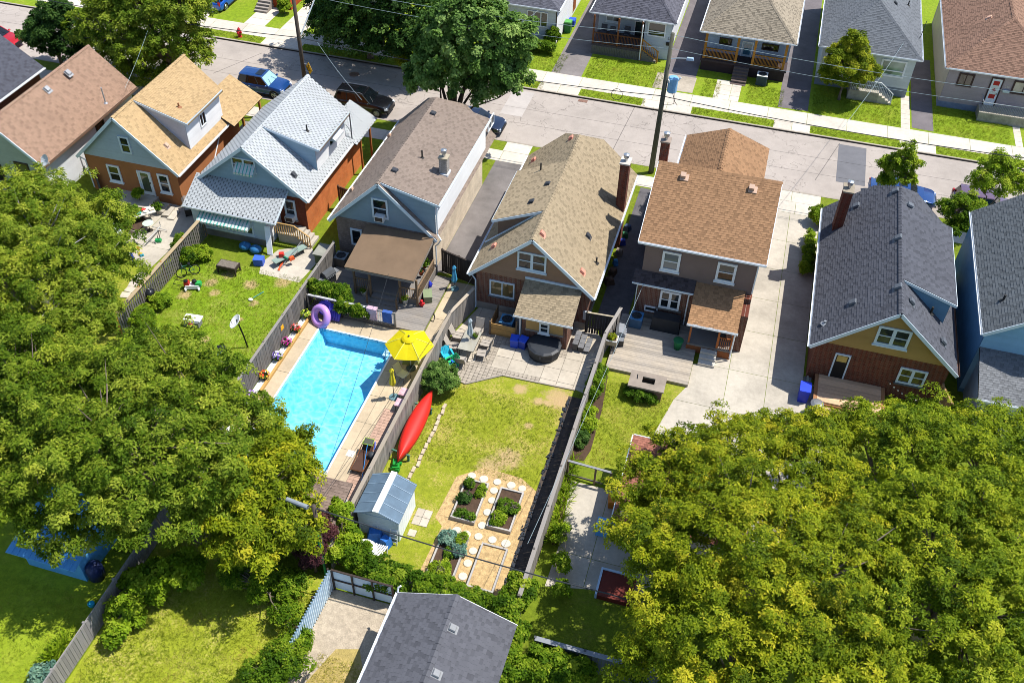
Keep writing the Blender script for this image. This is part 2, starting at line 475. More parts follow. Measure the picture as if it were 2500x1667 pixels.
class Face:
    """a wall face: origin o, horizontal axis u, outward normal n"""
    def __init__(s, o, u, n): s.o, s.u, s.n = Vector(o), Vector(u), Vector(n)
    def p(s, a, b, c=0.0): return s.o + s.u * a + Z * b + s.n * c
    def box(s, mb, a0, a1, b0, b1, c0, c1, tone=None):
        vs = [s.p(a, b, c) for c in (c0, c1) for (a, b) in ((a0, b0), (a1, b0), (a1, b1), (a0, b1))]
        return mb.add(vs, [(3, 2, 1, 0), (4, 5, 6, 7), (0, 1, 5, 4), (1, 2, 6, 5), (2, 3, 7, 6), (3, 0, 4, 7)], tone)
def FY(y): return Face((0, y, 0), XA, -YA)      # face looking at the viewer side (-Y)
def FX(x): return Face((x, 0, 0), YA, XA)       # face looking right (+X)
WHITE = M('#dfe3e6', .45, .06, 2, .04); TRIMB = M('#c9d6e0', .5, .06, 2, .04)
DGLASS = M_glass()
def window(th, F, a0, a1, b0, b1, style='hung', frame=None, fw=.09, sill=True, glass=None, name='window', silmat=None, sillw=.06):
    frame = frame or WHITE; g = MB(); F.box(g, a0 + fw * .6, a1 - fw * .6, b0 + fw * .6, b1 - fw * .6, .005, .025)
    w = obj(name, g, glass or DGLASS, th)
    f = MB()
    for (x0, x1, z0, z1) in ((a0, a0 + fw, b0, b1), (a1 - fw, a1, b0, b1), (a0 + fw, a1 - fw, b1 - fw, b1), (a0 + fw, a1 - fw, b0, b0 + fw)):
        F.box(f, x0, x1, z0, z1, .0, .075)
    obj('frame', f, frame, w)
    s = MB(); am, bm = (a0 + a1) / 2, (b0 + b1) / 2
    if style in ('double', 'double_slider'):
        F.box(s, am - fw * .7, am + fw * .7, b0 + fw, b1 - fw, 0, .07)
        if style == 'double':
            for (x0, x1) in ((a0 + fw, am - fw * .7), (am + fw * .7, a1 - fw)): F.box(s, x0, x1, bm - .025, bm + .025, .025, .055)
    elif style == 'slider': F.box(s, am - .03, am + .03, b0 + fw, b1 - fw, .025, .06)
    elif style == 'hung': F.box(s, a0 + fw, a1 - fw, bm - .03, bm + .03, .025, .06)
    elif style == 'triple':
        for k in (1, 2): q = a0 + (a1 - a0) * k / 3; F.box(s, q - .04, q + .04, b0 + fw, b1 - fw, .0, .07)
    elif style == 'low': q = b0 + (b1 - b0) * .36; F.box(s, a0 + fw, a1 - fw, q - .04, q + .04, .0, .07)
    if s.v: obj('sash_bar', s, frame, w)
    if sill:
        q = MB(); F.box(q, a0 - sillw, a1 + sillw, b0 - .09, b0 - .002, 0, .13); obj('sill', q, silmat or frame, w)
    return w
def window_px(th, y, tl, br, **k):
    a, b = PY(*tl, y), PY(*br, y); return window(th, FY(y), a.x, b.x, b.z, a.z, **k)
def door(th, F, a0, a1, b0, b1, panel, frame=None, fw=.08, glass=None, gl=(.15, .85, .5, .92), handle=True):
    d = MB(); F.box(d, a0 + fw, a1 - fw, b0, b1 - fw, .0, .04); D = obj('door', d, panel, th)
    f = MB()
    for (x0, x1, z0, z1) in ((a0, a0 + fw, b0, b1), (a1 - fw, a1, b0, b1), (a0 + fw, a1 - fw, b1 - fw, b1)): F.box(f, x0, x1, z0, z1, 0, .08)
    obj('door_frame', f, frame or WHITE, D)
    if glass:
        g = MB(); W, H_ = a1 - a0, b1 - b0; F.box(g, a0 + W * gl[0], a0 + W * gl[1], b0 + H_ * gl[2], b0 + H_ * gl[3], .042, .05); obj('door_glass', g, glass, D)
    if handle:
        h = MB(); F.box(h, a1 - fw - .12, a1 - fw - .07, b0 + .95, b0 + 1.08, .042, .09); obj('handle', h, M('#8a8a88', .3, .05, metal=.8), D)
    return D
def siding(th, F, poly, exp, mat, name='siding', off=.004, lip=.014):
    """overlapping horizontal boards clipped to the wall outline poly (a,b)"""
    if sum(poly[i][0] * poly[(i + 1) % len(poly)][1] - poly[(i + 1) % len(poly)][0] * poly[i][1] for i in range(len(poly))) < 0: poly = poly[::-1]
    a0, a1 = min(p[0] for p in poly), max(p[0] for p in poly); b0, b1 = min(p[1] for p in poly), max(p[1] for p in poly)
    mb = MB(); b = b0; r = random.Random(int(a0 * 100))
    while b < b1 - 1e-3:
        t = min(b + exp, b1); q = clip_poly([(a0, b), (a1, b), (a1, t), (a0, t)], poly)
        if len(q) >= 3:
            vs = [F.p(x, y, off + lip * (1 - (y - b) / exp)) for x, y in q]; k = len(vs); fs = [tuple(range(k))]
            lo = [i for i in range(k) if abs(q[i][1] - b) < 1e-5]
            if len(lo) == 2:
                i, j = lo if (lo[1] - lo[0]) == 1 else (lo[1], lo[0])
                vs += [F.p(*q[i], off), F.p(*q[j], off)]; fs.append((i, k, k + 1, j))
            mb.add(vs, fs, min(1, max(0, r.gauss(.5, .1))))
        b += exp
    o = obj(name, mb, mat, th); o['kind'] = 'stuff'; return o
def M_siding(hexc, dirt=.12):
    key = ('sd', hexc, dirt)
    if key in _MC: return _MC[key]
    t = NT('siding_' + hexc.strip('#')); c = lin(hexc); a = t.attr('tone'); n = t.noise(.8, 5, .65); f = t.noise(12, 4, .6)
    col = t.ramp(a, [(0, sc3(c, .86)), (1, sc3(c, 1.08))])
    col = t.mix(1.0, col, t.ramp(n, [(.3, (1 - dirt,) * 3), (.65, (1.04,) * 3)]), 'MULTIPLY')
    col = t.mix(1.0, col, t.ramp(f, [(.3, (.96,) * 3), (.65, (1.02,) * 3)]), 'MULTIPLY')
    _MC[key] = t.fin(col, .5, 0, .35); return _MC[key]
def pentagon(x0, x1, y0, y1, z0, ze, zr, xr=None):
    mb = MB(); xr = (x0 + x1) / 2 if xr is None else xr
    vs = [(x, y, z) for y in (y0, y1) for (x, z) in ((x0, z0), (x1, z0), (x1, ze), (xr, zr), (x0, ze))]
    return mb.add(vs, [(4, 3, 2, 1, 0)[::-1] if False else (0, 1, 2, 3, 4), (9, 8, 7, 6, 5), (0, 5, 6, 1), (1, 6, 7, 2), (2, 7, 8, 3), (3, 8, 9, 4), (4, 9, 5, 0)])
def roof_vent(th, p, slope, mat, s=.36, h=.16, name='roof_vent'):
    """low box vent sitting on a slope; slope = dz/dx"""
    q = Vector(p); mb = MB(); a = math.atan(slope)
    M4 = Matrix.Rotation(-a, 4, 'Y')
    mb.box((q.x, q.y, q.z + .015), (s * 1.45, s * 1.3, .02), M4=M4); mb.box((q.x, q.y, q.z + h * .35), (s * .8, s * .8, h * .7), M4=M4)
    mb.box((q.x, q.y, q.z + h * .8), (s * 1.05, s * 1.02, h * .45), taper=.8, M4=M4)
    return obj(name, mb, mat, th)
def vent_pipe(th, p, h, r=.05, mat=None, base=True):
    q = Vector(p); mb = MB(); mb.cyl(q - Z * .05, q + Z * h, r)
    if base: mb.lathe(q - Z * .02, [(r * 3.2, 0), (r * 2.6, .03), (r * 1.3, .1)])
    return obj('vent_pipe', mb, mat or M('#2b2a29', .6), th)
def chimney(th, c, sx, sy, z0, z1, mat, cap='#b9b3aa', flue='metal'):
    mb = MB(); mb.bb(c[0] - sx / 2, c[0] + sx / 2, c[1] - sy / 2, c[1] + sy / 2, z0, z1); ch = obj('chimney', mb, mat, th)
    k = MB(); k.bb(c[0] - sx / 2 - .05, c[0] + sx / 2 + .05, c[1] - sy / 2 - .05, c[1] + sy / 2 + .05, z1, z1 + .09); obj('chimney_cap', k, M(cap, .9, .2), ch)
    f = MB()
    f.lathe((c[0], c[1], z1 + .09), [(.1, 0), (.1, .22), (.17, .23), (.17, .36), (.12, .4), (.19, .41), (.19, .45), (.05, .5)])
    obj('flue', f, M('#b8bcc0', .3, .1, metal=.8), ch, smooth=False)
    return ch
def gutter(th, a, b, mat=None, w=.11, h=.1, name='gutter'):
    mb = MB(); a, b = Vector(a), Vector(b); d = (b - a).normalized(); s = d.cross(Z).normalized()
    for k, (o, zz, ww, hh) in enumerate(((0, -h, w, .012), (-w / 2, -h / 2, .012, h), (w / 2, -h / 2, .012, h))):
        mb.beam(a + s * o + Z * zz, b + s * o + Z * zz, ww, hh)
    return obj(name, mb, mat or WHITE, th)
def downspout(th, pts, mat=None, r=.045):
    mb = MB(); mb.tube(pts, r, 6); return obj('downspout', mb, mat or WHITE, th)
def gable_house(name, label, x0, x1, y0, y1, ze, zr, rhex, wallmat, gable=None, style='lam', ov=.38, ovr=.32, lo=.6, hi=1.25, xr=None, trim=None, seed=1, front=True, planes=None, caps=None, z0=-.05, gexp=.2, gz=None, wally1=None):
    """x0..x1,y0..y1: eave outline; ridge along y"""
    th = thing(name, label, 'house', ((x0 + x1) / 2, (y0 + y1) / 2, 0)); xr = (x0 + x1) / 2 if xr is None else xr
    wx0, wx1, wy0, wy1 = x0 + ov, x1 - ov, y0 + ovr, (wally1 or y1 - ovr)
    sl = (zr - ze) / (x1 - xr); zw = ze + ov * sl - .13
    obj('wall', pentagon(wx0, wx1, wy0, wy1, z0, zw, zr - .13, xr), wallmat, th)
    if planes is None:
        planes = [[(x1, y0, ze), (x1, y1, ze), (xr, y1, zr), (xr, y0, zr)], [(x0, y1, ze), (x0, y0, ze), (xr, y0, zr), (xr, y1, zr)]]
    roof(th, planes, rhex, style, lo, hi, seed=seed, caps=caps if caps is not None else [((xr, y0, zr), (xr, y1, zr))])
    trim = trim or TRIMB
    d = Z * -.1
    beams(th, 'fascia', trim, [(Vector((x0, y0 - .02, ze)) + d, Vector((xr, y0 - .02, zr)) + d), (Vector((xr, y0 - .02, zr)) + d, Vector((x1, y0 - .02, ze)) + d)], .04, .2)
    if gable is not None:
        gb = ze + .05 if gz is None else gz; F = FY(wy0)
        s2 = (zr - ze) / (xr - x0)
        ax0, ax1 = wx0, wx1; gl = zw
        poly = [(ax0, gb), (ax1, gb), (ax1, zw), (xr, zr - .14), (ax0, zw)] if gb < zw else [(xr - (zr - .14 - gb) / s2, gb), (xr + (zr - .14 - gb) / sl, gb), (xr, zr - .14)]
        siding(th, F, poly, gexp, gable, 'gable_siding', lip=.02)
    th['w'] = [wx0, wx1, wy0, wy1]
    return th
def fence(name, label, pts, h, wood, bw=.135, gap=.012, posts=2.4, face=1, cap=True, post_mat=None, rails=(.3, .92), zb=.06, jitter=.015, capmat=None, thick=.02, capw=.09, group=None, skip=None):
    """board fence along pts; every board, post and rail its own part. face=+1: boards on the right-hand side when walking along"""
    pts = [Vector((p[0], p[1], 0)) for p in pts]; th = thing(name, label, 'fence', pts[0], group)
    bme = MB().box((0, 0, h / 2 + zb / 2), (bw, thick, h - zb)).mesh('board'); bme.materials.append(wood)
    pme = MB().box((0, 0, (h + .06) / 2), (.1, .1, h + .06)).mesh('post'); pme.materials.append(post_mat or wood)
    for i in range(len(pts) - 1):
        a, b = pts[i], pts[i + 1]; d = b - a; L = d.length; d.normalize(); rz = math.atan2(d.y, d.x); s = d.cross(Z) * face
        k = max(1, round(L / posts))
        for j in range(k + (1 if i == len(pts) - 2 else 0)):
            p = a + d * (L * j / k); o = link('post', pme, None, th, p - s * .065); o.rotation_euler.z = rz
        for f in rails: obj('rail', MB().beam(a - s * .03 + Z * h * f, b - s * .03 + Z * h * f, .035, .085), wood, th)
        if cap: obj('cap_rail', MB().beam(a - s * .02 + Z * (h + .02), b - s * .02 + Z * (h + .02), capw, .035), capmat or wood, th)
        n = int(L / (bw + gap))
        for j in range(n):
            p = a + d * ((j + .5) * L / n) + s * (thick / 2)
            if skip and skip(p): continue
            o = link('board', bme, None, th, Vector((p.x, p.y, rnd.uniform(-jitter, jitter) * .7 - .0))); o.rotation_euler = (rnd.gauss(0, .004), rnd.gauss(0, jitter * .25), rz); o.scale.x = rnd.uniform(.93, 1.0)
    return th
# ---- foliage ------------------------------------------------------
def leaf_mesh(name, pos, nrm, k, ln, wd, droop, seed, tone=None, spread=1.0):
    """k leaves round each sprig (pos, outward nrm); every leaf a folded pair of faces"""
    r = np.random.RandomState(seed); n = len(pos); nrm = nrm / np.maximum(1e-6, np.linalg.norm(nrm, axis=1))[:, None]
    t = np.cross(nrm, r.normal(size=(n, 3))); t /= np.maximum(1e-6, np.linalg.norm(t, axis=1))[:, None]; b = np.cross(nrm, t)
    base = tone if tone is not None else r.normal(.5, .16, n)
    V = []; T = []
    for j in range(k):
        an = 2 * np.pi * (j + r.uniform(-.35, .35, n)) / k
        d = (t * np.cos(an)[:, None] + b * np.sin(an)[:, None]) * spread + nrm * r.uniform(-droop, .55, n)[:, None]
        d[:, 2] -= droop * .35
        d /= np.linalg.norm(d, axis=1)[:, None]
        sd = np.cross(d, nrm + r.normal(0, .35, (n, 3))); sd /= np.maximum(1e-6, np.linalg.norm(sd, axis=1))[:, None]
        L = (ln * r.uniform(.65, 1.25, n))[:, None]; W = (wd * r.uniform(.75, 1.2, n))[:, None]
        c = pos + d * L * .08 + r.normal(0, ln * .12, (n, 3)); m = c + d * L * .5
        up = np.cross(sd, d) * (W * .25)
        V.append(np.stack([c, m + sd * W * .5 + up, c + d * L, m - sd * W * .5 + up], 1)); T.append(np.clip(base + r.normal(0, .1, n), 0, 1))
    V = np.concatenate(V).reshape(-1, 3).astype(np.float32); T = np.concatenate(T).astype(np.float32); q = len(T)
    me = bpy.data.meshes.new(name); me.vertices.add(len(V)); me.vertices.foreach_set('co', V.ravel())
    idx = np.arange(q)[:, None] * 4; fi = np.concatenate([idx + np.array([[0, 1, 2]]), idx + np.array([[0, 2, 3]])], 1).reshape(-1)
    me.loops.add(len(fi)); me.loops.foreach_set('vertex_index', fi.astype(np.int32))
    me.polygons.add(2 * q); me.polygons.foreach_set('loop_start', np.arange(2 * q, dtype=np.int32) * 3)
    at = me.attributes.new('tone', 'FLOAT', 'FACE'); at.data.foreach_set('value', np.repeat(T, 2))
    me.update(calc_edges=True); return me
def crown_points(lobes, clump, per, seed, fill=.25, flat=.75, low=-.45, ragged=.16, space=1.45):
    """clumps spread over the shells of overlapping lobes (c, (rx,ry,rz)); returns sprig positions, normals, tones"""
    r = np.random.RandomState(seed); PP, NN, TT, CC = [], [], [], []
    L = [(np.array(c, float), np.array(rr, float)) for c, rr in lobes]
    for i, (c, rr) in enumerate(L):
        area = 4 * np.pi * ((rr[0] * rr[1]) ** 1.6 / 3 + 2 * (rr[0] * rr[2]) ** 1.6 / 3) ** (1 / 1.6)
        m = int(area / (clump * clump * space))
        d = r.normal(size=(m * 2, 3)); d /= np.linalg.norm(d, axis=1)[:, None]; d = d[d[:, 2] > low][:m]
        rad = np.where(r.uniform(size=len(d)) < fill, r.uniform(.45, .85, len(d)), 1 + r.normal(-.04, ragged, len(d)))
        p = c + d * rr * rad[:, None]
        ok = np.ones(len(p), bool)
        for j, (c2, r2) in enumerate(L):
            if j != i: ok &= (((p - c2) / r2) ** 2).sum(1) > .62
        for q, dd in zip(p[ok], d[ok]):
            cr = clump * r.uniform(.6, 1.25); s = r.normal(size=(per, 3)); s /= np.linalg.norm(s, axis=1)[:, None]
            s = np.where((s @ np.array([0, 0, 1.0]) + (s @ dd) * .6)[:, None] < -.35, -s, s)
            rad2 = cr * r.uniform(.35, 1, per) ** .6
            pp = q + s * rad2[:, None] * np.array([1, 1, flat])
            PP.append(pp); NN.append(s * .8 + np.array([0, 0, .75]) + dd * .3); TT.append(np.full(per, r.normal(.5, .2)) + r.normal(0, .08, per)); CC.append(q)
    return np.concatenate(PP), np.concatenate(NN), np.clip(np.concatenate(TT), 0, 1), np.array(CC)
BARK = M('#6d6256', .95, .3, 6, .3, 60, bump=.6); BARKD = M('#4a4038', .95, .3, 6, .3, 60, bump=.6); BARKG = M('#9a948c', .9, .3, 6, .3, 60)
def limbs(base, CC, trunk_r, fork, seed, nl=7, lean=(0, 0), depth=.92):
    """tapered trunk to the fork, main limbs, and twigs that reach the clumps"""
    r = random.Random(seed); b = Vector(base); f = Vector((b.x + lean[0], b.y + lean[1], fork)); mb = MB()
    mid = b.lerp(f, .5) + Vector((r.uniform(-.1, .1), r.uniform(-.1, .1), 0))
    mb.tube([b - Z * .1, b + Z * .25, mid, f], [trunk_r * 1.45, trunk_r * 1.1, trunk_r * .95, trunk_r * .85], 9)
    idx = list(range(len(CC))); r.shuffle(idx); tips = []
    for i in idx:
        c = Vector(CC[i])
        if all((c - t).length > 2.2 for t in tips): tips.append(c)
        if len(tips) >= nl: break
    nodes = [(f, trunk_r * .5)]
    for t in tips:
        e = f.lerp(t, depth * .8); m1 = f.lerp(e, .5) + Vector((r.uniform(-.4, .4), r.uniform(-.4, .4), .5))
        mb.tube([f, f.lerp(m1, .5), m1, e], [trunk_r * .6, trunk_r * .5, trunk_r * .36, trunk_r * .16], 6)
        nodes += [(f.lerp(m1, .6), 0), (m1, 0), (m1.lerp(e, .5), 0), (e, 0)]
    for i in idx[:160]:
        c = Vector(CC[i]); n = min(nodes, key=lambda q: (q[0] - c).length)[0]
        mb.tube([n, n.lerp(c, .5) + Vector((r.uniform(-.15, .15), r.uniform(-.15, .15), .1)), n.lerp(c, .95)], [trunk_r * .13 + .012, trunk_r * .08 + .01, .008], 4)
    return mb
def tree(name, label, base, lobes, leafmat, clump=.75, per=46, k=5, ln=.2, wd=.085, droop=.5, seed=1, trunk_r=.2, fork=2.0, nl=8, cat='tree', group=None, bark=None, fill=.3, flat=.75, ragged=.16, low=-.45, lean=(0, 0), trunk='trunk', tonebias=0, space=1.45):
    th = thing(name, label, cat, base, group)
    p, n, t, cc = crown_points(lobes, clump, per, seed, fill, flat, low, ragged, space)
    me = leaf_mesh('crown', p, n, k, ln, wd, droop, seed + 5, np.clip(t + tonebias, 0, 1)); link('crown', me, leafmat, th)
    o = obj(trunk, limbs(base, cc, trunk_r, fork, seed, nl, lean), bark or BARK, th, smooth=True)
    return th
def bush(name, label, c, r, leafmat, clump=.22, per=26, k=4, ln=.09, wd=.05, seed=1, group=None, cat='bush', flat=.8, droop=.4):
    """low plant: foliage part plus its stems"""
    lobes = [(c, r)] if not isinstance(c, list) else c
    b = lobes[0][0]
    return tree(name, label, (b[0], b[1], 0), lobes, leafmat, clump, per, k, ln, wd, droop, seed, .03, max(.1, b[2] * .5), 6, cat, group, fill=.35, flat=flat, low=-.2, ragged=.1, trunk='stem')
# ------------------------------------------------------------------ ground, street, paving
KN, KF = 60.35, 68.45           # kerb lines, near and far
G_BASE = M_grass('grass_ground', '#6f7f20', '#8f8446', .2, '#4a5c16')
G_FAR = M_grass('grass_front', '#7c9122', '#a79a4c', .2, '#526c1a')
G_YARD = M_grass('grass_yard', '#868f28', '#b39c5c', .3, '#566a1c')
CONC = M_concrete('concrete_walk', '#c4bbae', .16)
CONCD = M_concrete('concrete_drive', '#b6aea0', .34, .35)
CONCP = M_concrete('concrete_pool', '#b8a78c', .18)
JOINT = M('#6d675c', .95)
struct('ground', MB().add([(-900, -500, -2.6), (900, -500, -2.6), (900, 1500, -2.6), (-900, 1500, -2.6)], [(0, 1, 2, 3)]), G_BASE)
_PX = (-21.98, -16.98, 27.1, 37.25)      # the pool is let into the ground here
struct('near_terrain', MB().bb(-260, _PX[0], -60, KN - .1, -.14, 0).bb(_PX[1], 260, -60, KN - .1, -.14, 0).bb(_PX[0], _PX[1], -60, _PX[2], -.14, 0).bb(_PX[0], _PX[1], _PX[3], KN - .1, -.14, 0), G_BASE)
struct('far_terrain', MB().bb(-600, 600, KF + .1, 900, -2.5, 0), G_FAR)
def M_road():
    t = NT('old_asphalt'); c = lin('#9f968e')
    big = t.noise(.22, 6, .7); mid = t.noise(1.5, 5, .7); fine = t.noise(45, 3, .75)
    col = t.ramp(big, [(.3, sc3(c, .84)), (.5, c), (.72, sc3(c, 1.12))])
    col = t.mix(1.0, col, t.ramp(mid, [(.3, (.93,) * 3), (.7, (1.05,) * 3)]), 'MULTIPLY')
    col = t.mix(1.0, col, t.ramp(fine, [(.3, (.86,) * 3), (.7, (1.1,) * 3)]), 'MULTIPLY')
    def crack(scale, dist, wdt, mask_scale, lo):
        mp = t.n('VectorMath', operation='ADD'); nz = t.n('TexNoise'); nz.inputs['Scale'].default_value = 1.1; nz.inputs['Detail'].default_value = 5
        t.l(t.pos, nz.inputs['Vector']); sub = t.n('VectorMath', operation='SUBTRACT'); t.l(nz.outputs['Color'], sub.inputs[0]); sub.inputs[1].default_value = (.5,) * 3
        scl = t.n('VectorMath', operation='SCALE'); t.l(sub.outputs[0], scl.inputs[0]); scl.inputs['Scale'].default_value = dist
        t.l(t.pos, mp.inputs[0]); t.l(scl.outputs[0], mp.inputs[1])
        v = t.n('TexVoronoi', feature='DISTANCE_TO_EDGE'); v.inputs['Scale'].default_value = scale; t.l(mp.outputs[0], v.inputs['Vector'])
        line = t.math('LESS_THAN', v.outputs['Distance'], wdt)
        return t.math('MULTIPLY', line, t.math('GREATER_THAN', t.noise(mask_scale, 2, .5), lo))
    col = t.mix(t.math('MULTIPLY', crack(.28, 1.4, .0042, .12, .5), .5), col, lin('#5a544f'))
    col = t.mix(t.math('MULTIPLY', crack(.9, .7, .015, .2, .6), .45), col, lin('#524c47'))
    t.bump(fine, .35, .008)
    return t.fin(col, .92, 0, .2)
ROADM = M_road()
struct('road', MB().bb(-260, 260, KN - .02, KF + .02, -2.5, -.12), ROADM)
PATCH = M('#66666a', .9, .1, 1, .12, 50)
def rect(x0, x1, y0, y1): return [(x0, y0), (x1, y0), (x1, y1), (x0, y1)]
struct('road_patch', MB().prism(rect(P(2047, 372).x, P(2116, 372).x, 62.7, 67.95), -.13, -.116), PATCH)
struct('road_patch', MB().prism(rect(P(1240, 240).x, P(1297, 240).x, 64.2, 68.1), -.13, -.116), M('#a9a29c', .9, .1, 1, .12, 50))
sm = MB()
for (a, b) in (((1480, 398), (1553, 255)), ((1990, 440), (2050, 350)), ((520, 180), (640, 130))):    # sealed seams across the road
    p, q = P(*a, -.12), P(*b, -.12); sm.beam((p.x, p.y, -.119), (q.x, q.y, -.119), .05, .006)
for y in (63.2, 65.4): sm.beam((-75, y, -.119), (30, y + .1, -.119), .03, .006)
struct('road_seam', sm, M('#6a6460', .9))
mh = MB().lathe((P(865, 182, -.12).x, P(865, 182, -.12).y, -.119), [(.42, 0), (.42, .012), (.34, .013), (.34, .008), (.3, .016), (0.01, .016)], 20)
single('manhole_cover', mh, M('#8a6d5c', .7, .2, 3, .2, metal=.3), 'round rusty manhole cover in the road beside the pole', 'manhole cover')
dr = MB().box((P(1423, 247, -.12).x, P(1423, 247, -.12).y, -.113), (.75, .4, .012))
for i in range(5): dr.box((P(1423, 247, -.12).x - .28 + .14 * i, P(1423, 247, -.12).y, -.1), (.05, .36, .014))
single('storm_drain', dr, M('#7d5f52', .7, .2, 3, .2), 'rusty storm drain grate at the far kerb', 'drain')
KERB = M_concrete('kerb_concrete', '#a39a8d', .25, 1.5)
for nm, ya, yb in (('near_kerb', KN - .15, KN), ('far_kerb', KF, KF + .15)):
    kb = struct(nm, MB().bb(-260, 260, ya, yb, -.14, -.02), JOINT)
    km = MB().box((0, 0, 0), (2.97, .15, .16)).mesh('kerb_stone'); km.materials.append(KERB)
    for i in range(36):
        x = -78 + 3 * i; link('kerb_stone', km, None, kb, (x, (ya + yb) / 2, -.062))
def slab_strip(name, x0, x1, y0, y1, step, mat, z=.012):
    base = struct(name, MB().bb(x0, x1, y0, y1, -.1, z - .012), JOINT); x = x0
    while x < x1 - .05:
        e = min(x + step, x1); o = obj('slab', MB().bb(x + .012, e - .012, y0 + .01, y1 - .01, -.06, z + rnd.uniform(-.004, .004)), mat, base); x = e
    return base
slab_strip('far_sidewalk', -78, 30, 69.75, 71.65, 3.05, CONC)
slab_strip('near_sidewalk', -78, 30, 57.55, 58.95, 3.05, CONC)
def xk(px): return P(px, 9.5 + .1602 * px + 5).x
def slabs(name, polys, xs, ys, mat, z=.012, base_mat=None, gap=.012, piece='slab'):
    """paving of single slabs: cells of the grid xs * ys clipped to the outline"""
    xa, xb = min(p[0] for p in polys), max(p[0] for p in polys)
    b = struct(name, MB().prism(polys, -.1, z - .014), base_mat or JOINT)
    pl = polys
    if sum(pl[i][0] * pl[(i + 1) % len(pl)][1] - pl[(i + 1) % len(pl)][0] * pl[i][1] for i in range(len(pl))) < 0: pl = pl[::-1]
    for i in range(len(xs) - 1):
        for j in range(len(ys) - 1):
            q = clip_poly(pl, rect(xs[i] + gap, xs[i + 1] - gap, ys[j] + gap, ys[j + 1] - gap)) if xs[i + 1] - xs[i] > .1 else []
            if len(q) < 3: continue
            ar = abs(sum(q[k][0] * q[(k + 1) % len(q)][1] - q[(k + 1) % len(q)][0] * q[k][1] for k in range(len(q)))) / 2
            if ar < .01: continue
            obj(piece, MB().prism(q, -.05, z + rnd.uniform(-.004, .004)), mat, b)
    return b
def frange(a, b, s):
    n = max(1, round((b - a) / s)); return [a + (b - a) * i / n for i in range(n + 1)]
# far side: aprons across the boulevard and driveways / paths up to the houses
for (a, b) in ((627, 722), (1307, 1408), (1562, 1684), (1886, 1976), (2196, 2286)):
    x0, x1 = xk(a), xk(b); slabs('apron', rect(x0, x1, KF + .15, 69.75), frange(x0, x1, 1.6), [KF + .15, 69.75], CONC, .013)
ASPH = M('#77716f', .92, .2, .8, .2, 50); ASPHD = M('#6a6466', .92, .2, .8, .2, 50)
def drive(pxs, mat, name='driveway', z=.008, ext=None):
    q = [P(*p) for p in pxs]; pts = [(v.x, v.y) for v in q]
    if ext: pts = [pts[0], pts[1]] + [(pts[1][0], ext), (pts[0][0], ext)]
    return struct(name, MB().prism(pts, -.1, z), mat)
YS = 71.65
def xs_(px, py): return P(px, py).x
drive([(1345, 178), (1418, 190)], ASPH, ext=100)
drive([(1592, 214), (1690, 228)], M_concrete('concrete_side', '#a3998a', .3), ext=74.5)
struct('driveway', MB().prism(rect(-7.7, -5.0, 74.5, 110), -.1, .007), ASPHD)
drive([(1899, 262), (1972, 272)], ASPHD, ext=100)
drive([(2226, 312), (2279, 322)], ASPHD, ext=84)
slabs('front_path', rect(xs_(1740, 236), xs_(1803, 245), YS, 74.9), [xs_(1740, 236), xs_(1780, 240), xs_(1803, 245)], frange(YS, 74.9, .9), CONC, .01)
slabs('front_path', rect(xs_(2199, 312), xs_(2222, 315), YS, 77), [xs_(2199, 312), xs_(2222, 315)], frange(YS, 77, .8), CONC, .01)
slabs('front_path', rect(xs_(2479, 355), xs_(2498, 358), YS, 75.5), [xs_(2479, 355), xs_(2498, 358)], frange(YS, 75.5, .8), CONC, .01)
slabs('front_path', rect(xs_(590, 62), xs_(645, 66), YS, 78), [xs_(590, 62), xs_(645, 66)], frange(YS, 78, 1.2), CONC, .01)
slabs('front_path', rect(xs_(681, 74), xs_(740, 84), YS, 80), [xs_(681, 74), xs_(740, 84)], frange(YS, 80, 1.5), CONC, .01)
drive([(470, 46), (500, 48)], CONC, ext=84)
# near side
slabs('apron', rect(xs_(1237, 350), xs_(1300, 360), 58.95, KN - .15), frange(xs_(1237, 350), xs_(1300, 360), 1.5), [58.95, KN - .15], CONC, .013)
struct('driveway', MB().prism(rect(-17.2, -13.8, 44.2, 57.55), -.1, .008), M('#6f6a68', .92, .28, .5, .2, 50))
slabs('apron', rect(2.3, 6.0, 58.95, KN - .15), [2.3, 4.0, 6.0], [58.95, KN - .15], CONC, .013)
gd = [(2.25, 57.55), (2.25, 43.2), (.2, 43.0), (.2, 40.9), (-.2, 40.8)] + [(P(*p).x, P(*p).y) for p in ((1680, 940), (1645, 975), (1590, 1070), (1560, 1090))] + [(-.9, 29), (7.4, 29), (7.4, 41), (6.0, 41.3), (6.0, 57.55)]
slabs('driveway', gd, [-3, 1.85, 4.05, 7.5], [28, 31.5, 34.6, 37.7, 41.0, 44.6, 47.8, 51, 54.2, 57.55], CONCD, .012)
# weeds in the joints of the long driveway
# house G yard: concrete pad behind the gate, garden strip along the fence, lawn
slabs('concrete_pad', [(P(*p).x, P(*p).y) for p in ((1400, 1142), (1530, 1150), (1600, 1150), (1600, 1450), (1330, 1430), (1365, 1330))], [-5.3, -2.9, 0.5], [20, 23.2, 26.2, 30.5], CONCD, .012)
struct('lawn', MB().prism([(P(*p).x, P(*p).y) for p in ((1470, 912), (1455, 1010), (1425, 1140), (1530, 1146), (1560, 1090), (1590, 1070), (1645, 975), (1680, 940), (1660, 905), (1580, 880))], -.1, .006), G_YARD)
SOIL = M('#4b3a2d', .95, .3, 4, .3, 40, bump=.5)
struct('garden_bed', MB().prism([(P(*p).x, P(*p).y) for p in ((1440, 905), (1484, 918), (1470, 1000), (1442, 1100), (1425, 1125), (1385, 1118))], -.1, .03), SOIL)
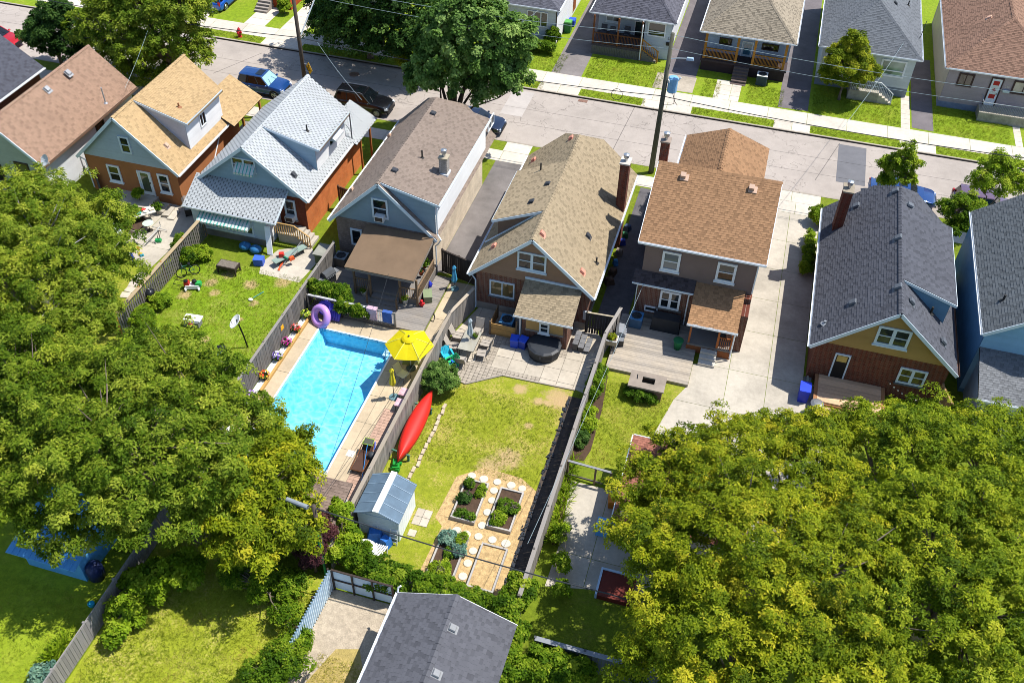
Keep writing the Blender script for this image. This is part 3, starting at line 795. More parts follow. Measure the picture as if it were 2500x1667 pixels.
# house F yard: lawn, bare border under black cloth, straw round the beds, patio
patch = [(P(x, y).x, P(x, y).y, r) for x, y, r in ((1315, 980, .35), (1338, 985, .3), (1270, 950, .5), (1240, 1120, .9), (1360, 970, .9), (1195, 1140, .8), (1385, 985, .8), (1290, 1040, .3), (1235, 1200, .5))]
struct('lawn', MB().prism(rect(-14.3, -6.3, 22.4, 37.0), -.1, .006), M_grass('grass_canoe_yard', '#8a9028', '#bda565', .45, '#5f701c', patch))
STRAW = M('#b3976a', .95, .35, 5, .35, 30, bump=.6)
struct('straw_mulch', MB().prism([(-10.5, 22.5), (-6.35, 22.4), (-6.3, 29.2), (-7.4, 29.9), (-9.4, 30.0), (-10.6, 29.0), (-10.8, 26.3), (-10.3, 25.9)], -.1, .012), STRAW)
struct('border_bed', MB().prism(rect(-6.45, -5.3, 22.0, 36.2), -.1, .02), M('#4a413a', .95, .3, 3, .3, 30, bump=.5))
PAVE = M_concrete('patio_slab', '#b5ab9b', .2, .8)
pat = [(P(*p).x, P(*p).y) for p in ((1118, 922), (1137, 936), (1227, 915), (1403, 951))] + [(-5.45, 36.6), (-5.45, 41.0), (-6.3, 42.0), (-13.4, 42.0), (-14.2, 39.0), (-14.2, 36)]
pxs = frange(-14.2, -5.4, .98); pys = frange(35.1, 42.0, .98)
pb = slabs('patio', pat, [0, 0], [0, 0], PAVE, .02)
plc = pat if sum(pat[i][0] * pat[(i + 1) % len(pat)][1] - pat[(i + 1) % len(pat)][0] * pat[i][1] for i in range(len(pat))) > 0 else pat[::-1]
BRK = M_concrete('patio_brick', '#a2988a', .3, 2.5)
for i in range(len(pxs) - 1):
    for j in range(len(pys) - 1):
        small = j == 0 or (j == 1 and i < 6) or i in (5,) and j > 2 or (i == 2 and j < 5) or (j == 4 and 2 < i < 7)
        k = 4 if small else 1
        for a in range(k):
            for b in range(k):
                w_ = (pxs[i + 1] - pxs[i]) / k; h_ = (pys[j + 1] - pys[j]) / k; g_ = .012 if not small else .009
                q = clip_poly(plc, rect(pxs[i] + a * w_ + g_, pxs[i] + (a + 1) * w_ - g_, pys[j] + b * h_ + g_, pys[j] + (b + 1) * h_ - g_))
                if len(q) >= 3: obj('brick' if small else 'slab', MB().prism(q, -.03, .02 + rnd.uniform(-.006, .006)), BRK if small else PAVE, pb)
EDGE = M_wood('#9c8f7f', .25, .4, 'X')
for a, b in (((1110, 925), (1137, 938)), ((1137, 938), (1227, 917)), ((1227, 917), (1403, 953))):
    p, q = P(*a), P(*b); obj('edging', MB().beam(p + Z * .03, q + Z * .03, .09, .1), EDGE, pb)
# house D yard
patchD = [(P(x, y).x, P(x, y).y, r) for x, y, r in ((612, 695, .55), (525, 715, .4), (515, 690, .5), (620, 740, .35), (365, 770, .5), (450, 720, .5), (560, 670, .5), (500, 830, .4), (585, 780, .25), (690, 690, .6))]
struct('lawn', MB().prism(rect(-32.5, -23.4, 22.5, 41.0), -.1, .006), M_grass('grass_dish_yard', '#78901f', '#b8a468', .28, '#4a6816', patchD))
struct('concrete_pad', MB().prism([(P(*p).x, P(*p).y) for p in ((632, 668), (730, 690), (775, 640), (760, 600), (680, 610), (640, 640))], -.1, .012), CONCD)
# house C yard: concrete pad and small lawn, and house B side
slabs('concrete_pad', [(P(*p).x, P(*p).y) for p in ((292, 540), (318, 500), (400, 490), (490, 520), (484, 545), (362, 660), (322, 645))], [-42, -36.6, -33], [37, 41, 46], CONCD, .012)
struct('lawn', MB().prism(rect(-42.5, -32.7, 26, 39.5), -.1, .005), G_YARD)
# lawns in front of the shadowed left yard
struct('lawn', MB().prism(rect(-40, -23.0, 4, 20.0), -.1, .006), M_grass('grass_left', '#8a9a26', '#a8a04c', .15, '#607a1c'))
struct('lawn', MB().prism(rect(-22.9, -14.2, 2, 21.5), -.1, .006), M_grass('grass_mown', '#929a2c', '#c3b06c', .4, '#6a7a1e'))
GRAV = M('#a89b88', .95, .22, 3, .4, 25, bump=.7)
struct('gravel_yard', MB().prism(rect(-14.0, -10.4, 2, 21.15), -.1, .008), GRAV)
struct('dry_grass', MB().prism([(-13.3, 8), (-11.0, 8), (-10.9, 17.5), (-11.6, 18.7), (-12.6, 18.4), (-13.2, 16.6)], -.1, .014), M_grass('grass_dead', '#a8955a', '#c2a878', .6, '#8f8250'))
# side strip between F and G, beds by the blue fence
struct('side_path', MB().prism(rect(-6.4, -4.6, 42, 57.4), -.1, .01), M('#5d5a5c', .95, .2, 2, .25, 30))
# tufts of real blades over the nearer lawns
GBL = M_leaf('grass_blade', ['#56661a', '#74841f', '#8f962c', '#b0a455'], .3)
def tufts(name, poly, dens, ln, seed, tb=0.0):
    r = np.random.RandomState(seed); xs = [p[0] for p in poly]; ys = [p[1] for p in poly]
    if sum(poly[i][0] * poly[(i + 1) % len(poly)][1] - poly[(i + 1) % len(poly)][0] * poly[i][1] for i in range(len(poly))) < 0: poly = poly[::-1]
    n = int((max(xs) - min(xs)) * (max(ys) - min(ys)) * dens)
    x = r.uniform(min(xs), max(xs), n); y = r.uniform(min(ys), max(ys), n)
    ok = np.array([inside(p, poly) for p in zip(x, y)]); x, y = x[ok], y[ok]
    pos = np.stack([x, y, np.full(len(x), .01)], 1); nr = np.tile(np.array([[0, 0, 1.0]]), (len(x), 1))
    low = np.clip(.5 + .35 * np.sin(x * 1.7 + 2 * np.sin(y * .9)) * np.cos(y * 1.3 + x * .4) + tb, 0, 1)
    me = leaf_mesh(name, pos, nr, 3, ln, ln * .22, -.25, seed, low, .55)
    o = link(name, me, GBL); o['kind'] = 'stuff'; o['label'] = 'short green grass blades over the lawns'; o['category'] = 'grass'; return o
tufts('lawn_grass', rect(-14.2, -6.6, 29.5, 35.2), 90, .09, 1)
tufts('lawn_grass', rect(-32.3, -23.5, 27, 41.0), 80, .1, 2, -.1)
tufts('lawn_grass', rect(-22.7, -14.4, 9, 20.5), 90, .12, 3, .12)
tufts('lawn_grass', rect(-33, -23.2, 8, 17.5), 80, .08, 4, 0)
tufts('lawn_grass', [(P(*p).x, P(*p).y) for p in ((1484, 930), (1466, 1010), (1436, 1140), (1525, 1140), (1590, 1070), (1645, 975))], 130, .09, 5)
tufts('lawn_grass', rect(-13.2, -11.0, 9, 18), 120, .1, 6, .6)
for i, (a, b, y0, y1) in enumerate(((1258, 1318, KF + .2, 69.7), (1411, 1570, KF + .2, 69.7), (1685, 1888, KF + .2, 69.7), (1978, 2194, KF + .2, 69.7), (2288, 2500, KF + .2, 69.7), (505, 625, KF + .2, 69.7), (725, 1250, KF + .2, 69.7))):
    tufts('boulevard_grass', rect(xk(a), xk(b), y0, y1), 90, .12, 20 + i, -.05)
for i, (a, b, y1) in enumerate(((1262, 1340, 75), (1420, 1590, 75.5), (1694, 1738, 74.5), (1806, 1898, 74.8), (1974, 2198, 76.5), (2281, 2478, 76.0))):
    tufts('front_grass', rect(P(a, 200).x if a < 1500 else xk(a), xk(b), 71.7, y1), 70, .12, 40 + i, -.08)
# ------------------------------------------------------------------ houses on the near side
GREYV = M('#8b8d90', .5, .1, 3, .1, metal=.3); DARKV = M('#33363c', .6, .1)
PINKV = M('#c98673', .6, .1); TANV = M('#b29682', .6, .1)
SOFFIT = M('#8f8880', .8)
BRONZE = M('#3a2f2a', .5, .1)
def ac_window(th, F, a0, a1, b0):
    m_ = MB(); F.box(m_, a0, a1, b0, b0 + .38, .02, .42); o = obj('air_conditioner', m_, M('#d6d8d8', .5, .08), th)
    g = MB(); F.box(g, a0 + .06, a1 - .06, b0 + .05, b0 + .33, .42, .43); obj('grille', g, M('#4a4038', .8), o)
def awning(th, F, a0, a1, b1, drop, out, stripes=True, side=True):
    """ribbed metal window awning: sheet, valance and two cheeks"""
    A = NT('awning'); w_ = A.n('TexWave'); w_.inputs['Scale'].default_value = 1.3
    A.l(A.pos, w_.inputs['Vector']); nz = A.noise(3, 4, .6)
    col = A.mix(A.ramp(A.math('MULTIPLY', w_.outputs['Fac'], nz), [(.34, (0,) * 3), (.44, (1,) * 3)]), lin('#c9cdc9'), lin('#58a79c')) if stripes else lin('#c4c9cc')
    mt = A.fin(col, .5, .1, .3); mb = MB(); n = max(4, int((a1 - a0) / .12))
    for i in range(n):
        x0, x1 = a0 + (a1 - a0) * i / n, a0 + (a1 - a0) * (i + 1) / n; h = .02 if i % 2 else 0
        vs = [F.p(x0, b1 + h, .03), F.p(x1, b1 + h, .03), F.p(x1, b1 - drop + h, out), F.p(x0, b1 - drop + h, out)]
        mb.plate(vs, Z * -.015)
        mb.plate([F.p(x0, b1 - drop + h, out), F.p(x1, b1 - drop + h, out), F.p(x1, b1 - drop - .12 - .03 * (i % 2), out), F.p(x0, b1 - drop - .12 - .03 * (i % 2), out)], F.n * -.012)
    o = obj('awning', mb, mt, th)
    if side:
        for x in (a0 + .01, a1 - .01):
            k = MB(); k.plate([F.p(x, b1, .03), F.p(x, b1 - drop, out), F.p(x, b1 - drop - .1, out), F.p(x, b1 - drop - .1, .03)], F.u * .012)
            obj('awning_side', k, M('#aebfc2', .5, .1), o)
    return o
def shed_dormer(th, side, xr, zr, xe, ze, y0, y1, xw, zb, rhex, sidemat, exp=.12, style='lam', seed=9, trim=None, lo=.6, hi=1.25, back=True, facemat=None):
    """raised roof on one side (+1 right, -1 left): roof, outer wall and the cheek that looks back"""
    pl = [(xe, y0, ze), (xe, y1, ze), (xr, y1, zr + .02), (xr, y0, zr + .02)] if side > 0 else [(xe, y1, ze), (xe, y0, ze), (xr, y0, zr + .02), (xr, y1, zr + .02)]
    rf = roof(th, [pl], rhex, style, lo, hi, seed=seed, name='dormer_roof')
    zt = ze + (zr - ze) * abs(xw - xe) / abs(xr - xe) - .12
    w_ = MB(); x2 = xr + side * .1
    ys0, ys1 = y0 + .12, y1 - .12
    sol = [(xw, zb), (xw, zt), (x2, zr - .12), (x2, zb)]
    vs = [(x, y, z) for y in (ys0, ys1) for x, z in sol]
    fs = [(0, 1, 2, 3), (7, 6, 5, 4), (0, 4, 5, 1), (1, 5, 6, 2), (2, 6, 7, 3), (3, 7, 4, 0)]
    obj('dormer_wall', MB().add(vs, fs), sidemat, th)
    siding(th, FX(xw) if side > 0 else Face((xw, 0, 0), -YA, -XA), [(ys0, zb), (ys1, zb), (ys1, zt), (ys0, zt)] if side > 0 else [(-ys1, zb), (-ys0, zb), (-ys0, zt), (-ys1, zt)], exp, facemat or sidemat)
    a_, b_ = sorted((xw, x2)); F = FY(ys0)
    siding(th, F, [(a_, zb), (b_, zb), (b_, zr - .12 if side < 0 else zt), (a_, zt if side < 0 else zr - .12)][::1] if side < 0 else [(a_, zb), (b_, zb), (b_, zt), (a_, zr - .12)], exp, sidemat)
    d = Z * -.09
    beams(th, 'dormer_fascia', trim or TRIMB, [(Vector((xr, y0 - .02, zr)) + d, Vector((xe, y0 - .02, ze)) + d), (Vector((xe + side * .02, y0, ze)) + d, Vector((xe + side * .02, y1, ze)) + d)], .035, .16)
    return rf
def jerk(x0, x1, xr, y0, yr, y1, ze, zr, cx):
    """gable roof whose street end is clipped: cx = half width of the clip"""
    sl = (zr - ze) / (x1 - xr); zc = zr - cx * sl; s2 = (zr - ze) / (xr - x0); cl = (zr - zc) / s2
    R_p = [(x1, y0, ze), (x1, y1, ze), (xr + cx, y1, zc), (xr, yr, zr), (xr, y0, zr)]
    L_p = [(x0, y1, ze), (x0, y0, ze), (xr, y0, zr), (xr, yr, zr), (xr - cl, y1, zc)]
    return [R_p, L_p, [(xr + cx, y1, zc), (xr - cl, y1, zc), (xr, yr, zr)]]

# --- house F: tan roof, brown gable, brick
BRK_F = M_brick('#5c2f24', '#7a4230', '#8a7b6d'); SID_F = M_siding('#8f705c')
xF0, xF1, yF0, zeF, zrF = -14.0, -6.44, 41.46, 2.8, 6.16
thF = gable_house('tan_roof_house', 'brick bungalow with tan shingles and brown gable behind the canoe lawn', xF0, xF1, yF0, 54.7, zeF, zrF, '#8e8069', BRK_F, SID_F, lo=.74, hi=1.16, xr=-10.22, seed=3,
                  planes=jerk(xF0, xF1, -10.22, yF0, 52.93, 54.7, zeF, zrF, 1.3), caps=[((-10.22, yF0, zrF), (-10.22, 52.93, zrF))], gexp=.24, wally1=52.8)
wF = yF0 + .32
siding(thF, FY(yF0 - .02), [(0, 0), (0.01, 0), (0, .01)], 1, SID_F) if False else None
window_px(thF, wF, (1264.4, 611), (1333, 667), style='double', frame=TRIMB, fw=.11)
window_px(thF, wF, (1196, 681), (1256, 730), style='slider', frame=TRIMB, sill=True, silmat=M('#5f666b', .8), glass=M_glass('#38301f', .05, '#7a6a48'))
shed_dormer(thF, -1, -10.22, zrF, -13.45, 4.75, 44.35, 49.8, -13.1, 3.1, '#8e8069', M_siding('#6f5a4e'), .2, lo=.74, hi=1.16, seed=12)
beams(thF, 'flashing', TRIMB, [((-10.4, 44.4, 6.05), (-13.9, 44.4, 2.95))], .1, .06)
gutter(thF, (xF1 + .06, yF0, zeF), (xF1 + .06, 54.7, zeF)); gutter(thF, (xF0 - .06, yF0, zeF), (xF0 - .06, 54.7, zeF))
downspout(thF, [(xF0 - .02, yF0 + .05, zeF - .1), (xF0 + .15, yF0 + .25, zeF - .3), (xF0 + .35, wF - .06, zeF - .6), (xF0 + .35, wF - .06, .15), (xF0 + .3, wF - .35, .08)], TRIMB)
obj('foundation', MB().bb(xF0 + .36, xF1 - .36, wF - .03, 54, -.05, .5), M('#8d877e', .9), thF)
chimney(thF, (P(1517, 450, 5.0).x + .05, 50.5), .55, .75, 0, 6.35, M_brick('#5e2d22', '#83432f', '#6b5a50'))
slF = (zrF - zeF) / 3.78
def onF(px, py, side):
    for _ in range(1):
        x = P(px, py, 5).x
        for k in range(6):
            z = zrF - slF * abs(x + 10.22); q = P(px, py, z); x = q.x
        return q
for (px, py) in ((1325, 574), (1423, 666)): roof_vent(thF, onF(px, py, 1), -slF, PINKV, .3, .2)
for (px, py) in ((1437, 578),): roof_vent(thF, onF(px, py, 1), -slF, DARKV, .32)
vent_pipe(thF, onF(1456, 642, 1), .4); vent_pipe(thF, onF(1319, 440, -1) + Z * .5, .75)
def on_slab(px, py, xr, zr, xe, ze):
    x = P(px, py, zr - .3).x
    for k in range(6): z = zr - (zr - ze) * abs(x - xr) / abs(xe - xr); q = P(px, py, z); x = q.x
    return q
for (px, py, m_) in ((1336, 451, DARKV), (1297, 494, DARKV)): roof_vent(thF, on_slab(px, py, -10.22, zrF, -13.45, 4.75), (zrF - 4.75) / 3.23, m_, .32)
roof_vent(thF, onF(1205, 603, -1), slF, PINKV, .3, .2); roof_vent(thF, onF(1302, 393, -1), slF, PINKV, .3, .2); roof_vent(thF, onF(1393, 340, -1), slF, PINKV, .3, .2)
# rear lean-to of F
roof(thF, [[(-10.6, 39.4, 2.2), (-7.18, 39.4, 2.2), (-7.18, wF, 3.08), (-10.6, wF, 3.08)]], '#8e8069', lo=.7, hi=1.2, seed=21, name='lean_to_roof')
ADDW = M('#b8935c', .8, .1)
obj('lean_to_wall', MB().bb(-10.2, -7.5, 39.75, wF, -.05, 2.15), BRK_F, thF)
Fa = FY(39.75); q = MB(); Fa.box(q, -9.95, -7.75, 1.05, 1.98, .0, .03); obj('wall_panel', q, ADDW, thF)
window(thF, Face((0, 39.72, 0), XA, -YA), -9.15, -8.55, 1.0, 1.78, 'hung', fw=.1)
q = MB(); Fa.box(q, -10.0, -7.7, .97, 1.05, .0, .09); obj('ledge', q, M('#8f8a83', .8), thF)
gutter(thF, (-10.65, 39.36, 2.22), (-7.13, 39.36, 2.22)); downspout(thF, [(-10.5, 39.4, 2.1), (-10.3, 39.7, 1.9), (-10.3, 39.7, .1)])
beams(thF, 'flashing', TRIMB, [((-10.6, wF - .06, 3.12), (-7.1, wF - .06, 3.12))], .08, .14)
q = MB().bb(-7.0, -6.55, wF - .16, wF, .9, 1.5); obj('meter_box', q, M('#a6aab0', .5), thF)

# --- house E: taupe roof, blue-grey gable, long white dormer, porch
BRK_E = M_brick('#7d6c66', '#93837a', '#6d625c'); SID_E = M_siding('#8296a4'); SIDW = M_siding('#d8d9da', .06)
xE0, xE1, yE0, zeE, zrE, xrE = -23.98, -16.83, 43.82, 2.8, 6.2, -20.45
thE = gable_house('taupe_roof_house', 'blue gabled house with taupe roof and covered rear porch above the pool', xE0, xE1, yE0, 56.38, zeE, zrE, '#7f7268', M_brick('#cdbda6', '#dccdb8', '#bfb09a'), SID_E, lo=.76, hi=1.12, xr=xrE, seed=4,
                  planes=jerk(xE0, xE1, xrE, yE0, 54.45, 56.38, zeE, zrE, 1.4), caps=[((xrE, yE0, zrE), (xrE, 54.45, zrE))], gexp=.115, gz=2.95, wally1=54.3)
wE = yE0 + .32
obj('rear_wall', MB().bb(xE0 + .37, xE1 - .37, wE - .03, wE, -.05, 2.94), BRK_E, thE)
window_px(thE, wE, (906, 481), (950, 536), style='hung', frame=TRIMB, fw=.12, sill=False)
ac_window(thE, FY(wE), PY(919, 525, wE).x, PY(942, 530, wE).x, PY(930, 533, wE).z)
window_px(thE, wE - .03, (855, 555.7), (888, 601), style='fixed', frame=TRIMB, fw=.12, sill=False)
shed_dormer(thE, 1, xrE, zrE, -16.7, 5.3, 44.05, 54.4, -16.98, 3.05, '#7f7268', SID_E, .115, lo=.76, hi=1.12, seed=14, facemat=SIDW)
gutter(thE, (xE0 - .06, yE0, zeE), (xE0 - .06, 56.3, zeE)); gutter(thE, (-16.66, 44.05, 5.28), (-16.66, 54.4, 5.28))
downspout(thE, [(-16.75, 44.0, 5.1), (-16.8, 43.95, 4.6), (-16.8, 43.95, 3.2), (-16.55, 43.85, 2.9), (-16.75, 43.9, 2.5), (-16.98, 44.05, 2.2), (-16.98, 44.05, .1)])
dE = lambda px, py: on_slab(px, py, xrE, zrE, -16.7, 5.3)
c_ = dE(1085, 420); chimney(thE, (c_.x, c_.y), .5, .5, c_.z - .3, c_.z + 1.05, M_brick('#9a938c', '#b1aaa2', '#7a746e'), '#a49a86')
obj('chimney_flashing', MB().box((c_.x, c_.y - .05, c_.z - .05), (.68, .68, .2)), M('#c8ccd0', .4), thE)
for p in ((1058, 279), (964, 418)): roof_vent(thE, dE(*p), -.24, DARKV, .36)
vent_pipe(thE, dE(1031, 386), .55)
for p in ((950, 334), (858, 466)):
    x = P(*p, 4.5).x
    for k in range(6): z = zrE - (zrE - zeE) * abs(x - xrE) / (xrE - xE0); x = P(*p, z).x
    roof_vent(thE, P(*p, z), .96, TANV, .26, .2)
window(thE, FX(-16.98), PX(1190, 330, -16.98).y, PX(1204, 300, -16.98).y, 4.0, 4.8, 'slider', fw=.06, sill=False)
# porch of E
WOODP = M_wood('#7d6446', .3, .3); WOODG = M_wood('#857c70', .3, .5)
rp = MB()
for i in range(4):
    y0_, y1_ = 40.2 + i * .91, 40.2 + (i + 1) * .91 + .03; z0_, z1_ = 2.4 + .6 * i / 4, 2.4 + .6 * (i + 1) / 4
    rp.plate([(-21.4, y0_, z0_ + .012 * (3 - i)), (-16.98, y0_, z0_ + .012 * (3 - i)), (-16.98, y1_, z1_ + .012 * (3 - i)), (-21.4, y1_, z1_ + .012 * (3 - i))], Z * -.05)
obj('porch_roof', rp, M('#6f5c49', .95, .12, .9, .12, 60), thE)
beams(thE, 'porch_beam', WOODG, [((-21.35, 40.26, 2.28), (-17.05, 40.26, 2.28)), ((-17.05, 40.26, 2.28), (-17.05, wE, 2.7)), ((-21.3, 40.26, 2.28), (-21.3, wE, 2.7))], .06, .16)
obj('porch_deck', MB().bb(-21.2, -16.95, 40.7, wE, .0, .62), WOODG, thE)
for x in (-21.0, -20.0, -18.05, -16.98):
    obj('porch_post', MB().bb(x - .06, x + .06, 40.5, 40.62, .0, 2.22), WOODP, thE)
st = MB()
for i in range(2): st.bb(-19.9, -18.15, 40.35 - .3 * i, 40.7 - .3 * i, 0, .42 - .2 * i)
obj('porch_steps', st, WOODG, thE)
for x in (-19.98, -18.07): obj('handrail', MB().beam((x, 40.6, 1.5), (x, 39.85, .95), .06, .1).beam((x, 39.9, 0), (x, 39.9, .95), .09), WOODP, thE)
for a, b in (((-18.0, 40.56), (-17.0, 40.56)), ((-16.98, 40.56), (-16.98, 43.6)), ((-21.0, 40.56), (-20.05, 40.56))):
    rl = MB(); a3, b3 = Vector((*a, 0)), Vector((*b, 0)); rl.beam(a3 + Z * 1.45, b3 + Z * 1.45, .1, .05); rl.beam(a3 + Z * .72, b3 + Z * .72, .05, .06)
    n_ = int((b3 - a3).length / .13)
    for i in range(n_ + 1): p = a3.lerp(b3, i / n_); rl.box((p.x, p.y, 1.08), (.035, .035, .75))
    obj('porch_railing', rl, WOODP, thE)
la = MB()
for i in range(26):
    y = 40.7 + .11 * i
    for sg in (-1, 1):
        a, b = Vector((-16.95, y, .75)), Vector((-16.95, y + sg * .6, 1.4))
        if 40.6 < b.y < 43.6: la.beam(a, b, .012, .03)
obj('porch_lattice', la, WOODP, thE)

# --- house D: pale grey roof with slotted tabs, orange brick, blue gable
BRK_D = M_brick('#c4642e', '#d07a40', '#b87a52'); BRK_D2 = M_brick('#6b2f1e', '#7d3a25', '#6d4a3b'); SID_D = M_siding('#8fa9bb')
xD0, xD1, yD0, zeD, zrD, xrD = -33.9, -25.91, 44.9, 3.0, 6.2, -29.95
thD = gable_house('slotted_shingle_house', 'orange brick house with pale grey slotted shingles, blue gable and sunroom', xD0, xD1, yD0, 54.6, zeD, zrD, '#a4a8aa', BRK_D, SID_D, style='three', lo=.86, hi=1.08, xr=xrD, seed=5, gexp=.115, gz=2.9)
wD = yD0 + .32
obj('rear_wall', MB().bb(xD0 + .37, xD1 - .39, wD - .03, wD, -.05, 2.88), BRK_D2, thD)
shed_dormer(thD, 1, xrD, zrD, -26.1, 5.15, 47.6, 52.4, -26.42, 3.2, '#a4a8aa', SID_D, .115, 'three', 16, lo=.86, hi=1.08, facemat=SIDW)
roof(thD, [[(-25.6, 52.2, 2.85), (-25.6, 55.9, 2.85), (-27.6, 55.9, 4.0), (-27.6, 52.2, 4.0)]], '#a4a8aa', 'three', .82, 1.12, seed=17, name='porch_roof')
gutter(thD, (xD1 + .06, yD0, zeD), (xD1 + .06, 52.5, zeD)); gutter(thD, (-26.05, 47.6, 5.12), (-26.05, 52.4, 5.12), M('#6d5f52', .6))
awning(thD, FX(-26.42), PX(803, 345, -26.42).y, PX(822, 318, -26.42).y, 4.85, .3, .5, False)
window(thD, FX(-26.42), PX(803, 352, -26.42).y, PX(822, 330, -26.42).y, 4.0, 4.6, 'slider', fw=.05, sill=False)
window_px(thD, wD, (563, 381), (628, 425), style='double', frame=TRIMB, sill=False)
awning(thD, FY(wD), PY(577, 402, wD).x, PY(624, 404, wD).x, PY(600, 403, wD).z + .12, .45, .55)
window_px(thD, wD - .03, (692, 485), (727, 537), style='hung', frame=TRIMB, fw=.12, silmat=M('#8d8880', .8))
ac_window(thD, FY(wD - .03), PY(703, 528, wD).x, PY(724, 534, wD).x, PY(712, 533, wD).z)
for y_ in (47.9, 49.6): obj('post', MB().bb(-25.75, -25.63, 52.9 + (y_ - 47.9), 53.02 + (y_ - 47.9), 0, 2.8), M_wood('#a8642a', .2, .1), thD)
x = P(718, 428, 4.2).x
for k in range(6): z = zrD - (zrD - zeD) * (x - xrD) / (xD1 - xrD); x = P(718, 428, z).x
roof_vent(thD, P(718, 428, z), -.79, DARKV, .3)
vent_pipe(thD, on_slab(750, 320, xrD, zrD, -26.1, 5.15), .45)
mp = MB(); b_ = P(858, 324, 3.6); mp.cyl(b_ - Z * .7, b_ + Z * 1.5, .04).beam(b_, b_ + Vector((-.5, .3, .35)), .03); mp.cyl(b_ + Z * 1.3, b_ + Vector((-.12, 0, 1.38)), .06); obj('service_mast', mp, DARKV, thD)
# sunroom
SUN_Y = 43.2
roof(thD, [[(-33.85, 43.0, 2.3), (-27.35, 43.0, 2.3), (-27.35, wD, 3.35), (-33.85, wD, 3.35)]], '#a4a8aa', 'three', .82, 1.12, seed=18, name='sunroom_roof')
obj('sunroom_wall', MB().bb(-33.5, -28.2, 43.3, wD, -.05, 2.3), M('#b9c8d2', .6), thD)
siding(thD, FY(43.3), [(-33.5, .5), (-28.2, .5), (-28.2, 2.3), (-33.5, 2.3)], .115, M_siding('#b6c6d0'))
siding(thD, FX(-28.2), [(43.3, .5), (wD, .5), (wD, 3.2), (43.3, 2.3)], .115, SIDW)
obj('foundation', MB().bb(-33.52, -28.18, 43.28, 43.9, -.05, .5), M('#7d7872', .9, .2), thD)
gutter(thD, (-33.9, 42.95, 2.3), (-27.3, 42.95, 2.3)); beams(thD, 'fascia', TRIMB, [((-27.33, 43.0, 2.22), (-27.33, wD, 3.27))], .03, .16)
window_px(thD, 43.28, (497, 520), (622, 574), style='triple', frame=TRIMB, glass=M_glass('#55604a', .1))
awning(thD, FY(43.28), PY(491, 527, 43.2).x, PY(617, 560, 43.2).x, 1.95, .35, .75)
obj('side_door', MB().plate([(-27.95, 42.5, .05), (-27.6, 42.55, .05), (-27.9, 43.25, 1.75), (-28.25, 43.2, 1.75)], Vector((0, -.05, .02))), WHITE, thD)
stp = MB()
for i in range(4): stp.bb(-27.9 + .28 * i, -26.4, wD - 1.2, wD - .1, 0, .72 - .18 * i) if i == 0 else stp.bb(-26.4 + .28 * (i - 1), -26.4 + .28 * i, wD - 1.2, wD - .1, 0, .72 - .18 * i)
obj('concrete_steps', stp, CONCD, thD)
hr = MB(); hr.beam((-28.0, wD - 1.3, 1.6), (-26.6, wD - 1.3, 1.6), .09, .04); hr.beam((-26.6, wD - 1.3, 1.6), (-25.6, wD - 1.3, .95), .09, .04)
for i in range(16):
    t_ = i / 15; x_ = -28.0 + 2.4 * t_; zt = 1.6 if x_ < -26.6 else 1.6 - (x_ + 26.6) * .65; zb_ = max(0, .75 if x_ < -26.6 else .75 - (x_ + 26.6) * .7); hr.bb(x_ - .025, x_ + .025, wD - 1.33, wD - 1.27, zb_, zt)
obj('stair_railing', hr, M_wood('#b08c52', .2, .1), thD)

# --- house C: golden roof, brown stucco
STUC = M('#a26a42', .9, .08, 1.2, .14, 60, bump=.3)
xC0, xC1, yC0, zeC, zrC, xrC = -43.0, -35.33, 45.23, 2.8, 6.4, -39.25
SID_C = M_siding('#a9b7c2')
thC = gable_house('golden_roof_house', 'brown stucco house with golden yellow shingles and white dormer', xC0, xC1, yC0, 54.2, zeC, zrC, '#a88f6a', STUC, SID_C, lo=.78, hi=1.12, xr=xrC, seed=6, gexp=.115, gz=2.85)
wC = yC0 + .32
shed_dormer(thC, 1, xrC, zrC, -35.5, 5.3, 47.6, 52.3, -35.75, 3.0, '#a88f6a', M_siding('#b7bac6'), .115, lo=.78, hi=1.12, seed=26, facemat=SIDW)
roof(thC, [[(-34.8, 51.9, 2.75), (-34.8, 56.2, 2.75), (-37.2, 56.2, 4.2), (-37.2, 51.9, 4.2)]], '#a88f6a', seed=27, lo=.78, hi=1.12, name='porch_roof')
for y_ in (53.4, 55.9): obj('porch_post', MB().bb(-35.05, -34.9, y_ - .07, y_ + .07, 0, 2.7), M_wood('#a8763a', .2, .1), thC)
pr = MB(); pr.beam((-34.97, 53.4, 1.35), (-34.97, 55.9, 1.35), .08, .06); pr.beam((-34.97, 53.4, .6), (-34.97, 55.9, .6), .06, .06)
for i in range(14): pr.bb(-35.0, -34.94, 53.5 + .17 * i, 53.55 + .17 * i, .6, 1.35)
obj('porch_railing', pr, M_wood('#a8763a', .2, .1), thC)
obj('porch_floor', MB().bb(-36.5, -34.9, 53.3, 56.0, 0, .55), WOODG, thC)
gutter(thC, (xC1 + .06, yC0, zeC), (xC1 + .06, 52.2, zeC)); gutter(thC, (-35.44, 47.6, 5.28), (-35.44, 52.3, 5.28), M('#7d6a4a', .6))
downspout(thC, [(xC1 + .02, 51.8, 2.7), (xC1 - .3, 51.2, 2.4), (xC1 - .36, 49.3, .3)])
window_px(thC, wC, (286.5, 330.4), (325, 377), style='hung', frame=TRIMB, fw=.12, sill=False)
window_px(thC, wC, (259, 400), (302, 446), style='hung', frame=WHITE, fw=.12, glass=M_glass('#24211f'))
window_px(thC, wC, (382.5, 423), (422, 473), style='hung', frame=WHITE, fw=.12)
a_, b_ = PY(333, 415, wC), PY(382, 477, wC); door(thC, FY(wC), a_.x, b_.x, .45, a_.z, WHITE, WHITE, glass=M_glass('#2c2f2a', .05, '#59604a'), gl=(.22, .78, .15, .92))
